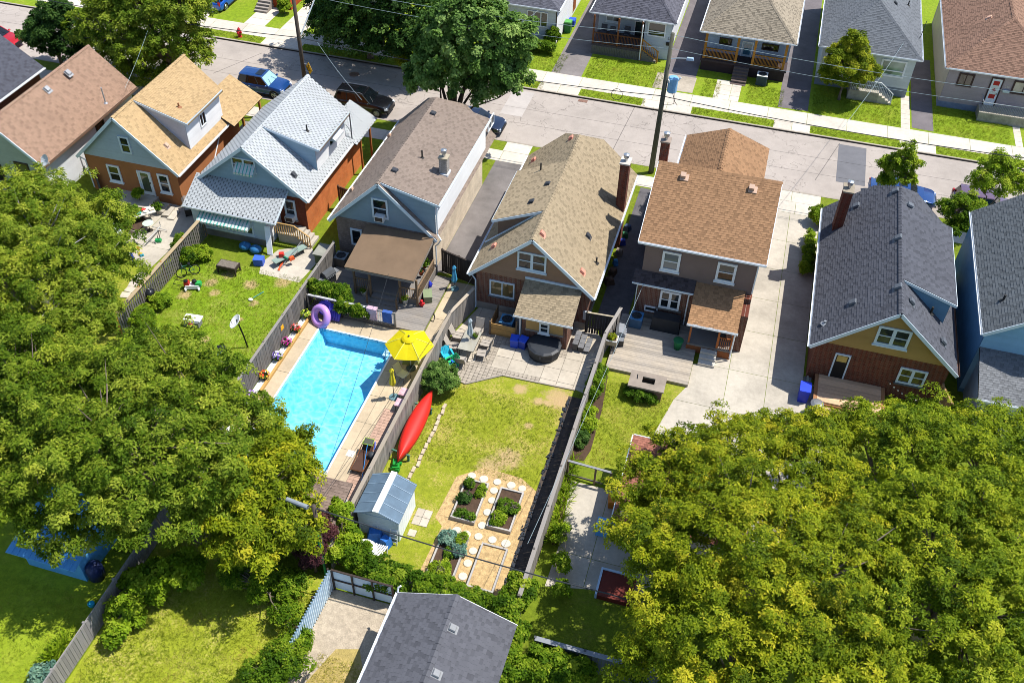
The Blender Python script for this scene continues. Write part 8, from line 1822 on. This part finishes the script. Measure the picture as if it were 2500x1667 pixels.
    for s_ in (-.3, .3): obj('wiper', MB().beam(g(1, 2, .5 + s_ * .9) + Vector((.02, 0, .03)), g(5, 6, .5 + s_ * .5).lerp(g(1, 2, .5 + s_ * .5), .55) + Vector((.02, 0, .03)), .02, .015), BLACK, th)
    return th
car('blue crossover parked by the golden roofed house', -37.75, 61.55, 0, '#16427f', shade=True, rails=False, L=4.1); car('black suv with roof rails parked in the tree shade', -29.2, 61.5, 0, '#14151a', L=4.6)
car('dark blue sedan under the round maple tree', -20.1, 61.6, 0, '#14203a', 'sedan', False, False, L=4.6); car('blue hatchback parked behind the dark roofed house', 11.4, 61.75, 0, '#123c78', 'sedan', False, True, L=4.6); car('mauve car parked at the right behind the leafy shrub', 16.9, 61.9, 0, '#6a5468', 'suv', False, False, L=4.4)
car('red car at the far left of the road', -62.9, 61.7, 0, '#b8141a', 'sedan', False, False, L=4.5); car('bright blue pickup nosed into the driveway at the top left', -48.6, 75.1, 1.57, '#1558b8', 'suv', False, False, L=4.8)
# ------------------------------------------------------------------ street furniture
PW = M_wood('#4f443a', .3, .3); PW2 = M_wood('#5a5a48', .3, .4); GALV = M('#aeb6ba', .4, .1, metal=.5)
pA = Vector((-33.0, 59.6, 0)); thA_ = thing('utility_pole', 'brown wooden utility pole with the yellow sign beside it', 'utility pole', pA); obj('shaft', MB().cyl(pA, pA + Z * 11, .17, .12, 12), PW, thA_, smooth=True)
obj('lamp_arm', MB().tube([pA + Vector((.15, .1, 6.3)), pA + Vector((.5, .8, 7.4)), pA + Vector((.9, 1.6, 8.6)), pA + Vector((1.6, 2.6, 9.1))], .05, 8), M('#c3cbd0', .4), thA_); obj('crossarm', MB().beam(pA + Vector((-1.1, 0, 10.3)), pA + Vector((1.1, 0, 10.3)), .1, .12), PW, thA_)
pB = Vector((-6.05, 59.5, 0)); thB_ = thing('utility_pole', 'greenish wooden utility pole carrying a blue transformer', 'utility pole', pB); top = pB + Vector((.15, 0, 10.7)); obj('shaft', MB().cyl(pB, top, .2, .13, 12), PW2, thB_, smooth=True)
zt_ = PY(1652, 172, 59.5); tr = thB_; TB = M('#6fa0c8', .4, .1)
tc_ = pB + Vector((.62, 0, 6.6)); obj('transformer', MB().lathe(tc_, [(.3, 0), (.33, .05), (.33, .95), (.35, 1.0), (.28, 1.08), (.05, 1.12)], 16), TB, tr, smooth=False)
for dx, dy in ((.33, .1), (-.2, -.3)): obj('bushing', MB().cyl(tc_ + Vector((dx, dy, .8)), tc_ + Vector((dx * 1.4, dy * 1.4, 1.05)), .05, n=8), WHITE, tr)
obj('bracket', MB().beam(pB + Vector((.1, 0, 7.3)), pB + Vector((.35, 0, 7.3)), .1, .2), GALV, tr); obj('drop_wire', MB().tube([tc_ + Vector((.2, -.2, .1)), tc_ + Vector((.3, -.3, -.7)), tc_ + Vector((.1, -.1, -.9)), pB + Vector((.15, -.1, 5.6))], .02, 5), BLACK, tr); obj('drop_wire', MB().tube([tc_ + Vector((.1, -.25, .05)), tc_ + Vector((.35, -.4, -.5)), tc_ + Vector((.55, -.35, -.75))], .02, 5), BLACK, tr)
lz = 8.9; obj('lamp_arm', MB().tube([pB + Vector((.12, 0, lz)), pB + Vector((.7, .1, lz + .1)), pB + Vector((1.3, .15, lz + .15))], .035, 6), GALV, tr); obj('lamp_head', MB().box(pB + Vector((1.5, .15, lz + .15)), (.5, .22, .16), .1, taper=.8), M('#9db4cc', .4), tr)
pK = Vector((-14.6, 21.9, 0)); thK_ = thing('utility_pole', 'short wooden pole with a green pipe guard above the blue fence', 'utility pole', pK); obj('shaft', MB().cyl(pK, pK + Z * 5.1, .12, .1, 10), PW, thK_, smooth=True); obj('cable_guard', MB().cyl(pK + Vector((.02, -.15, 0)), pK + Vector((-.02, -.15, 3.9)), .06, n=8), M('#1f8a5a', .5), thK_); obj('splice_case', MB().cyl(pK + Vector((-1.35, .1, 4.9)), pK + Vector((-.3, 0, 4.85)), .11, n=10), M('#7d858c', .5), thK_); obj('guy_hook', MB().tube([pK + Vector((-.1, -.1, 3.6)), pK + Vector((-.3, -.3, 2.9))], .02, 5), GALV, thK_)
def wire(name, label, pts, r, mat, sag=0.0, n=14):
    out = []
    for k in range(len(pts) - 1):
        a, b = Vector(pts[k]), Vector(pts[k + 1])
        for i in range(n + (1 if k == len(pts) - 2 else 0)): t_ = i / n; q = a.lerp(b, t_); q.z -= sag * 4 * t_ * (1 - t_); out.append(q)
    return tag(obj(name, MB().tube(out, r, 5), mat, None), label, 'wire')
WIR = M('#2c3034', .6); WIL = M('#8a9aa0', .5)
wire('overhead_cable', 'black telecom cable strung along the street poles', [(-62, 59.5, 6.3), (-33.0, 59.45, 6.2), (-6.1, 59.35, 6.25), (24, 59.4, 6.3)], .028, WIR, .45); wire('power_line', 'thin pale power line along the top of the street poles', [(-62, 59.5, 10.5), (-33.0, 59.6, 10.4), (-5.9, 59.5, 10.6), (24, 59.5, 10.6)], .014, WIL, .5)
wire('power_line', 'second pale power line just below the top one', [(-62, 59.5, 9.6), (-33.0, 59.5, 9.6), (-5.9, 59.4, 9.7), (24, 59.4, 9.7)], .012, WIL, .5)
wire('rear_cable', 'black cable crossing above the raised beds from the short pole', [(-30, 22.6, 4.9), (-14.6, 21.9, 4.95), (-1.5, 21.7, 4.6), (12, 21.5, 4.8)], .032, WIR, .25)
wire('service_drop', 'service wire down to the mast of the slotted shingle house', [(-31.5, 59.45, 6.1), (-26.0, 54.5, 5.0)], .014, WIL, .2); wire('service_drop', 'service wire crossing above the pool to the taupe roofed house', [(-14.6, 21.9, 4.8), (-18.6, 40.3, 2.5)], .01, WIR, .15); wire('service_drop', 'service wire running from the short pole to the tan roofed house corner', [(-14.6, 21.9, 4.9), (-13.7, 41.5, 2.7)], .01, WIR, .15)
wire('service_drop', 'service wire from the street cable to the golden roofed house', [(-45, 59.5, 6.1), (-43.2, 52, 4.2)], .012, WIL, .15); wire('service_drop', 'service wire to the two storey house deck corner', [(-5.3, 23, 4.7), (-3.9, 43.6, 3.0)], .01, WIL, .2); wire('service_drop', 'pale wire slanting across the maple to the white sided house', [(-21, 59.5, 6.0), (-19.0, 76.0, 3.2)], .012, WIL, .3); wire('service_drop', 'wire looping down from the cable to the grey hip roof', [(6.0, 59.4, 6.0), (10.5, 77.5, 4.2)], .012, WIL, .3)
cl_ = P(1507, 232, 6.0); lp = tag(obj('cable_coil', MB().torus(PY(1506, 231, 59.3), .38, .02, Matrix.Rotation(1.3, 3, 'X'), 24, 5), WIR, None), 'round coil of spare black cable hung under the telecom line', 'cable')
hy = P(586, 91); hyd = thing('fire_hydrant', 'red fire hydrant on the boulevard grass', 'fire hydrant', (hy.x, hy.y, 0)); HR = M('#b01c2a', .4, .1)
obj('barrel', MB().lathe((hy.x, hy.y, 0), [(.2, 0), (.2, .06), (.13, .08), (.13, .5), (.18, .52), (.18, .58), (.15, .6), (.14, .72), (.06, .82), (.04, .88)], 14), HR, hyd, smooth=False)
for s_ in (-1, 1): obj('nozzle', MB().cyl((hy.x + s_ * .1, hy.y, .45), (hy.x + s_ * .24, hy.y, .45), .075), HR, hyd)
obj('pumper_nozzle', MB().cyl((hy.x, hy.y - .1, .42), (hy.x, hy.y - .26, .42), .1), HR, hyd)
sgc = PY(780, 163, 60.0); sgn = thing('warning_sign', 'yellow diamond warning sign on the brown utility pole', 'sign', (pA.x + .2, pA.y, 0)); dx = Vector((.75, -.55, 0)).normalized(); nn = Vector((.55, .75, 0)) * -1; nn.normalize()
cS = Vector((pA.x + .55, pA.y - .12, sgc.z)); hd_ = .5; q = [cS + dx * a * hd_ + Z * b * hd_ for a, b in ((0, -1), (1, 0), (0, 1), (-1, 0))]
obj('plate', MB().plate(q, nn * -.02), M('#e8b010', .5, .04), sgn); obj('border', MB().tube([c + nn * .006 for c in q], .012, 4, closed=True), BLACK, sgn)
sy = MB(); F_ = Face(cS, dx, nn); sy.add([F_.p(-.02 + .055 * math.cos(a), .2 + .055 * math.sin(a), .012) for a in [2 * math.pi * i / 10 for i in range(10)]], [tuple(range(10))])
sy.tube([F_.p(-.02, .13, .012), F_.p(-.02, -.02, .012), F_.p(.12, -.02, .012), F_.p(.17, -.15, .012)], .018, 4); sy.tube([F_.p(-.02, .06, .012), F_.p(.09, .06, .012)], .016, 4)
sy.tube([F_.p(-.06 + .15 * math.cos(a), -.08 + .15 * math.sin(a), .012) for a in [2.0 + i * .42 for i in range(11)]], .016, 4); obj('symbol', sy, BLACK, sgn)
for z in (.25, -.3): obj('bracket', MB().beam(Vector((pA.x + .1, pA.y, sgc.z + z)), cS + Z * z - nn * .03 - dx * .12, .04), GALV, sgn)
for (nm, px, py, hx, lab, s_) in (('wheelie_bin', 1386, 78, '#2f6a3a', 'green wheeled bin beside the white sided house', 1.05), ('recycling_box', 1396, 62, '#2342b8', 'blue recycling box behind the green bin', .6)):
    p = P(px, py); t_ = thing(nm, lab, 'bin', (p.x, p.y, 0)); obj('body', MB().box((p.x, p.y, s_ * .45), (.55, .6, s_ * .9), 0, taper=1.12), M(hx, .5, .1), t_); obj('lid', MB().box((p.x, p.y, s_ * .94), (.64, .7, .08), 0, taper=.9), M({'#2f6a3a': '#5aa050', '#2342b8': '#2f55d0'}[hx], .5), t_)
    for sg_ in (-1, 1): obj('wheel', MB().cyl((p.x + sg_ * .2, p.y + .3, .1), (p.x + sg_ * .27, p.y + .3, .1), .1), BLACK, t_)
gn = P(1897, 195); single('garden_gnome', MB().lathe((gn.x, gn.y, 0), [(.14, 0), (.16, .2), (.1, .42), (.12, .5), (.1, .6), (.02, .85)], 10), M('#b0584a', .6, .4, 9), 'small painted garden figure by the porch', 'garden figure', smooth=True)
tbp = P(2330, 260); tub = thing('blue_tub', 'white rimmed blue plastic tub between the two cedar bushes', 'tub', (tbp.x, tbp.y, 0)); obj('basin', MB().lathe((tbp.x, tbp.y, 0), [(.28, 0), (.36, .28), (.33, .28), (.27, .08), (.02, .07)], 16, sx=1.2, sy=.8), M('#2f5fb8', .4), tub); obj('rim', MB().lathe((tbp.x, tbp.y, .28), [(.34, 0), (.39, .01), (.39, .03), (.34, .03)], 16, sx=1.2, sy=.8), WHITE, tub)
# ------------------------------------------------------------------ trees and shrubs
def LB(px, py, z, r, rz=None): p = P(px, py, z); return ((p.x, p.y, z), (r, r, rz or r * .85))
def LY(px, py, y, r, rz=None): p = PY(px, py, y); return ((p.x, y, p.z), (r, r, rz or r * .9))
def gnd(l): return (l[0][0], l[0][1], 0)
# left masses
lob = [LB(105, 560, 4.6, 2.9), LB(210, 640, 4.6, 2.5), LB(60, 690, 4.8, 3.0), LB(190, 770, 4.2, 2.3), LB(-40, 600, 5, 3.2), LB(255, 540, 3.6, 1.6), LB(90, 480, 3.8, 1.8)]
T1_ = tree('walnut_tree', 'spreading green tree with bare grey twigs behind the brown roofed house', gnd(lob[2]), lob, LEAF['walnut'], .46, 22, 5, .2, .085, .4, 201, .26, 1.8, 9, bark=BARKG, ragged=.24, tonebias=.12, low=-.15, fill=.34, space=1.9)
dd = MB(); rr_ = random.Random(5)
for (px, py) in ((115, 690), (60, 640), (200, 690), (140, 760), (230, 720), (90, 590)):
    b = P(px, py, 4.9)
    for k in range(7):
        e = b + Vector((rr_.uniform(-.9, .9), rr_.uniform(-.9, .9), rr_.uniform(.5, 1.4))); m_ = b.lerp(e, .5) + Vector((rr_.uniform(-.2, .2), rr_.uniform(-.2, .2), .1)); dd.tube([b - Z * .6, b, m_, e], [.04, .03, .018, .006], 4)
        for _ in range(2): e2 = m_ + Vector((rr_.uniform(-.5, .5), rr_.uniform(-.5, .5), rr_.uniform(.1, .5))); dd.tube([m_, e2], [.014, .004], 3)
obj('dead_branches', dd, BARKG, T1_)['kind'] = 'stuff'
lob = [LB(50, 940, 5.2, 2.6), LB(-30, 1080, 5.6, 2.8), LB(110, 1010, 5.0, 1.9), LB(30, 840, 4.2, 1.8)]
tree('ash_tree', 'dense green tree at the left edge beside the bigger walnut', gnd(lob[0]), lob, LEAF['walnut'], .46, 22, 5, .2, .085, .4, 202, .22, 2.0, 7, tonebias=-.02, ragged=.22, low=-.15, fill=.34, space=1.9)
lob = [LB(300, 970, 5.6, 2.6), LB(450, 960, 5.0, 2.4), LB(230, 1130, 6.2, 2.9), LB(420, 1110, 6.2, 2.9), LB(560, 1060, 4.6, 2.0), LB(340, 1220, 5.6, 2.1), LB(100, 1200, 5.4, 2.1), LB(500, 1200, 5.0, 2.0), LB(400, 870, 3.2, 1.6), LB(150, 1310, 4.2, 1.1)]
tree('walnut_tree', 'largest green tree filling the left half between the dish lawn and blue shed', gnd(lob[3]), lob, LEAF['walnut'], .46, 22, 5, .2, .085, .4, 203, .34, 2.4, 11, tonebias=.05, ragged=.24, low=-.15, fill=.34, space=1.9)
lob = [LB(655, 1190, 4.2, 1.7), LB(690, 1110, 3.8, 1.2), LB(600, 1300, 3.8, 1.5), LB(700, 1280, 3.8, 1.3), LB(660, 1010, 3.0, .55), LB(740, 1150, 3.0, .6), LB(640, 1060, 3.2, .8)]
tree('maple_sapling', 'yellow green tree reaching over the near corner of the pool', gnd(lob[2]), lob, LEAF['yellow'], .42, 22, 5, .2, .085, .4, 204, .12, 1.6, 8, ragged=.22)
lob = [LB(770, 1290, 2.2, .7), LB(760, 1340, 1.8, .6)]
tree('purple_shrub', 'dark purple leaved shrub beside the short pole', gnd(lob[1]), lob, M_leaf('leaf_purple', ['#3a2228', '#55323a', '#6d4348', '#6f6a30'], .3), .35, 34, 5, .14, .06, .4, 205, .06, .8, 6, cat='shrub')
lob = [LB(650, 1420, 1.0, .7), LB(700, 1500, .8, .5), LB(580, 1395, .9, .7), LB(725, 1560, .7, .5), LB(710, 1430, 1.0, .6)]
tree('thicket', 'wild green thicket left of the corrugated fence', gnd(lob[0]), lob, LEAF['vine'], .34, 34, 4, .13, .07, .4, 206, .08, .7, 8, cat='shrub', tonebias=.05)
lob = [LB(700, 1610, .9, .8), LB(640, 1650, .8, .8)]
tree('bramble', 'tangled bramble bush at the bottom beside the dry gravel yard', gnd(lob[0]), lob, LEAF['vine'], .3, 30, 4, .12, .07, .4, 207, .05, .4, 6, cat='shrub')
lob = [LB(335, 1425, .8, .6), LB(305, 1495, .7, .6), LB(380, 1415, .9, .7), LB(440, 1395, 1.2, .8), LB(285, 1545, .5, .4)]
tree('fence_ivy', 'lime green vine bush spilling over the grey plank fence', gnd(lob[1]), lob, LEAF['lime'], .34, 32, 4, .18, .13, .3, 208, .06, .5, 7, cat='shrub', tonebias=-.1)
strap_plants('daylily_clump', 'strap leaved clump at the foot of the grey plank fence', (P(165, 1560), P(120, 1620)), 209, 70, .5)
lob = [LB(105, 1650, .5, .4)]
tree('hosta', 'pale grey green hosta at the bottom left corner', gnd(lob[0]), lob, LEAF['cab'], .2, 20, 4, .18, .1, .4, 210, .03, .2, 4, cat='plant')
# right masses
lob = [LB(1600, 1200, 4.4, 1.8), LB(1760, 1170, 5.0, 2.2), LB(1660, 1370, 5.6, 2.4), LB(1840, 1340, 6.4, 2.8), LB(1950, 1160, 5.0, 2.2), LB(1720, 1560, 5.6, 2.4), LB(1930, 1530, 6.4, 2.7), LB(1840, 1680, 5.6, 2.4), LB(2050, 1380, 6.0, 2.4), LB(1560, 1290, 4.0, 1.3), LB(1640, 1100, 3.2, 1.1), LB(1790, 1090, 4.2, 1.5), LB(1900, 1070, 4.2, 1.4), LB(2000, 1065, 4.2, 1.4), LB(2090, 1640, 5.6, 2.2), LB(1600, 1620, 3.6, 1.5)]
tree('silver_maple', 'huge yellow green tree filling the lower right, left one of the pair', gnd(lob[3]), lob, LEAF['yellow'], .46, 24, 6, .165, .07, .2, 211, .36, 2.4, 12, tonebias=0, fill=.36, ragged=.22, low=-.15, space=2.2, flat=.6)
lob = [LB(2200, 1110, 5.0, 2.0), LB(2340, 1150, 5.4, 2.2), LB(2240, 1290, 6.0, 2.5), LB(2420, 1300, 6.0, 2.5), LB(2330, 1450, 6.2, 2.5), LB(2480, 1480, 6.0, 2.4), LB(2200, 1500, 5.6, 2.2), LB(2360, 1640, 5.8, 2.4), LB(2500, 1180, 4.6, 1.8), LB(2110, 1040, 3.6, 1.1), LB(2270, 1020, 3.8, 1.1), LB(2200, 1020, 3.6, .9), LB(2450, 1050, 4.0, 1.1), LB(2380, 1030, 4.0, 1.0), LB(2560, 1400, 6, 2.4)]
tree('silver_maple', 'huge lime green tree filling the lower right corner', gnd(lob[4]), lob, LEAF['ylime'], .46, 24, 6, .165, .07, .2, 212, .36, 2.4, 12, tonebias=-.05, fill=.36, ragged=.22, low=-.15, space=2.2, flat=.6)
# street trees
lob = [LY(345, 70, 60.2, 3.0), LY(260, 60, 60.2, 2.3), LY(420, 90, 60.2, 2.4), LY(370, 160, 60.0, 2.0), LY(300, 130, 60.0, 2.2), LY(470, 130, 60.4, 1.4), LY(350, 10, 60.6, 2.6), LY(440, 20, 60.6, 2.0)]
tree('street_tree', 'large yellow green street tree behind the brown and golden roofs', (P(345, 70, 6).x + .2, 59.7, 0), lob, LEAF['walnut'], .5, 16, 5, .24, .11, .4, 213, .28, 2.2, 9, tonebias=.15, ragged=.22, low=-.3, fill=.2)
lob = [LY(130, 70, 60.0, 1.7), LY(170, 110, 60.0, 1.4), LY(95, 90, 60.0, 1.1), LY(140, 30, 60.0, 1.0)]
tree('street_tree', 'small dark green maple left of the large street tree', (gnd(lob[0])[0], 59.7, 0), lob, LEAF['dark'], .5, 38, 4, .2, .14, .5, 214, .16, 1.6, 6)
lob = [LY(1150, 100, 59.9, 2.7), LY(1215, 150, 59.9, 1.9), LY(1085, 170, 59.9, 2.0), LY(1130, 60, 59.9, 2.3), LY(1225, 90, 59.9, 1.8), LY(1060, 110, 59.9, 1.6), LY(1190, 215, 59.8, 1.1), LY(1240, 200, 59.8, .9), LY(1030, 190, 59.9, 1.1)]
mp_ = tree('maple_tree', 'round dark green maple with forked trunk above the blue sedan', (-21.3, 59.7, 0), lob, LEAF['maple'], .46, 24, 4, .23, .18, .4, 215, .2, 1.2, 9, bark=BARKD, ragged=.22, fill=.25, tonebias=.15, space=1.7)
for e in ((-20.9, 59.6, 4.2), (-22.1, 59.8, 4.2), (-20.3, 59.9, 4.4)): obj('limb', MB().tube([(-21.3, 59.7, .6), Vector((-21.3, 59.7, .6)).lerp(Vector(e), .45) + Vector((.1, 0, -.1)), e], [.17, .14, .1], 8), BARKD, mp_)
lob = [LY(890, 60, 68.6, 3.2), LY(985, 80, 67.8, 2.8), LY(830, 40, 70.5, 2.4), LY(960, 0, 69.0, 3.4), LY(1030, 30, 68.5, 2.6), LY(870, -40, 70, 3.4), LY(960, -80, 69.5, 3.2)]
tree('street_tree', 'dark leafy tree on the far boulevard shading the road', (gnd(lob[0])[0], 69.2, 0), lob, LEAF['dark'], .55, 15, 4, .26, .17, .4, 216, .24, 1.9, 8, tonebias=.08, low=-.3)
lob = [LY(1010, 150, 66.5, 1.0), LY(985, 120, 67.0, 1.1), LY(1030, 120, 66.5, 1.0)]
tree('maple_branch_tree', 'yellowing branch tips of a boulevard tree beside the dark maple', (gnd(lob[0])[0], 69.2, 0), lob, LEAF['yellow'], .4, 34, 4, .17, .11, .5, 217, .12, 2.2, 5)
lob = [LY(2070, 165, 74.6, 1.6, 1.7), LY(2040, 185, 74.6, 1.0), LY(2105, 170, 74.6, 1.1), LY(2085, 105, 74.6, .7, .9)]
tree('front_tree', 'small yellow green tree in front of the grey hip roof', (gnd(lob[0])[0], 74.6, 0), lob, LEAF['yellow'], .42, 44, 4, .16, .09, .45, 218, .1, 1.0, 6)
lob = [LY(2190, 410, 59.7, .7, 1.1), LY(2165, 440, 59.7, .5), LY(2215, 435, 59.7, .55), LY(2220, 370, 59.7, .3, .5), LY(2160, 400, 59.7, .3, .5), LY(2240, 400, 59.7, .25, .4)]
tree('young_tree', 'young lime green tree in front of the blue hatchback', (gnd(lob[0])[0], 59.5, 0), lob, LEAF['lime'], .26, 20, 4, .15, .09, .4, 219, .07, 1.0, 6, ragged=.35, space=1.8, tonebias=.2)
lob = [LY(2435, 425, 59.6, 1.0, 1.0), LY(2475, 450, 59.6, .9), LY(2400, 445, 59.6, .7), LY(2445, 390, 59.6, .5)]
tree('young_tree', 'lime green tree behind the blue sided house at the right edge', (gnd(lob[0])[0], 59.4, 0), lob, LEAF['lime'], .34, 24, 4, .15, .09, .45, 220, .1, 1.2, 6, ragged=.3, space=1.7, tonebias=.2)
lob = [LY(2345, 515, 56.5, .95, .9), LY(2375, 510, 56.5, .7), LY(2315, 512, 56.5, .6), LY(2345, 560, 55.5, .6)]
tree('weeping_shrub', 'drooping green shrub between the dark roof and the blue house', (gnd(lob[0])[0], 56.4, 0), lob, LEAF['vine'], .36, 34, 4, .14, .08, .7, 221, .08, .8, 6, cat='shrub')
# round bush and hedges
bush('round_bush', 'clipped round bush beside the patio and canoe tip', (P(1072, 925, .8).x, P(1072, 925, .8).y, .8), (.95, .95, .85), LEAF['maple'], .2, 34, 4, .08, .055, 222)
vine_box('ivy_hedge', 'low ivy hedge below the triple window of the white sided house', -21.4, -17.3, 74.3, 75.2, .05, .9, 223, 'plant', .24, 26, .13, cat='hedge'); bush('corner_shrub', 'loose green shrub against the white sided house corner', (P(1348, 95, 1).x, 75.7, .9), (.55, .35, .9), LEAF['vine'], .24, 22, 4, .13, .09, 224)
for (px, py, lab, s_) in ((2314, 252, 'left cedar bush below the mauve sided house', 225), (2374, 262, 'right cedar bush beside the entry stoop', 226)): p = P(px, py); bush('cedar_bush', lab, (p.x, p.y, .65), (.45, .45, .65), LEAF['yellow'], .2, 30, 4, .08, .04, s_, group='cedar bushes')
bush('porch_roses', 'yellow flowering rose bush by the orange brick porch', (P(680, 32, .6).x, P(680, 32).y, .6), (.6, .4, .6), LEAF['lime'], .22, 24, 4, .11, .08, 227); vine_box('far_hedge', 'pale green shrubs below the far boulevard tree', P(815, 75).x, P(860, 85).x, 72.3, 73.8, .1, 1.0, 228, 'lime', .25, 22, .13, cat='shrub')
vine_box('side_hedge', 'narrow green hedge between the two storey house and the pole', -5.0, -4.55, 50.5, 57.2, .1, 1.8, 229, 'plant', .3, 14, .13, cat='hedge')
vine_box('driveway_weeds', 'yellow green weeds along the dark roofed house wall', 5.2, 5.75, 51.0, 55.0, .05, .8, 230, 'lime', .2, 22, .12, cat='plant'); vine_box('driveway_flowers', 'clump of flowering weeds by the apron of the long driveway', 5.6, 7.4, 56.3, 57.4, .05, 1.1, 231, 'lime', .22, 24, .14, cat='plant')
# vines over the rear fence and garage
for i, (a, b, r_, z, lab) in enumerate((((830, 1330), (930, 1400), .55, 1.0, 'vine heap on the brown fence behind the metal shed'), ((930, 1400), (1060, 1440), .6, 1.0, 'thick vine along the brown fence behind the cabbage bed'), ((1060, 1440), (1230, 1500), .55, .9, 'vine mat between the straw bed and the garage'), ((1230, 1500), (1280, 1420), .5, 1.1, 'vine column at the corner of the black border'), ((1255, 1520), (1235, 1660), .6, 1.6, 'vine covering the right side of the garage'), ((1300, 1620), (1420, 1640), .6, .8, 'shaded vine in front of the dark fence'))):
    n_ = max(3, int((Vector(b) - Vector(a)).length / 40)); lob = [LB(a[0] + (b[0] - a[0]) * (k + .5) / n_, a[1] + (b[1] - a[1]) * (k + .5) / n_, z + rnd.uniform(-.2, .2), r_ * rnd.uniform(.8, 1.2)) for k in range(n_)]
    tree('fence_vine', lab, gnd(lob[0]), lob, LEAF['vine'], .28, 34, 4, .14, .1, .35, 240 + i, .04, .3, 6, cat='vine', trunk='stem', group='vines round the garage', tonebias=.05)
lob = [LB(835, 1250, 2.0, .5), LB(850, 1300, 1.6, .5), LB(820, 1340, 1.2, .5)]
tree('fence_vine', 'upright vine beside the short wooden pole', gnd(lob[2]), lob, LEAF['lime'], .3, 30, 4, .13, .09, .35, 250, .04, .5, 6, cat='vine', trunk='stem', group='vines round the garage')
lob = [LB(1370, 1300 + 70 * k, .7, .32) for k in range(3)]
tree('fence_vine', 'narrow leafy vine at the near end of the tall grey fence', gnd(lob[1]), lob, LEAF['lime'], .24, 24, 4, .12, .09, .35, 251, .03, .3, 6, cat='vine', trunk='stem', group='vines round the garage')
for i, (px, py, rx, ry, h, mt, lab) in enumerate(((460, 640, .6, .5, 1.0, 'vine', 'tall weeds around the old bicycle'), (495, 630, .6, .4, .9, 'lime', 'flowering weeds beside the planter trough'), (395, 745, .6, .5, .8, 'lime', 'weeds beside the drum smoker'), (345, 780, .9, .7, .7, 'lime', 'weeds at the near end of the orange posted fence'), (445, 610, .4, .6, 1.1, 'vine', 'vine on the orange posted fence'), (560, 905, 1.0, .8, .8, 'vine', 'leafy growth behind the camp chair'))):
    p = P(px, py); bush('weed_patch', lab, (p.x, p.y, h * .45), (rx, ry, h * .5), LEAF[mt], .22, 22, 4, .12, .07, 260 + i, cat='weeds')
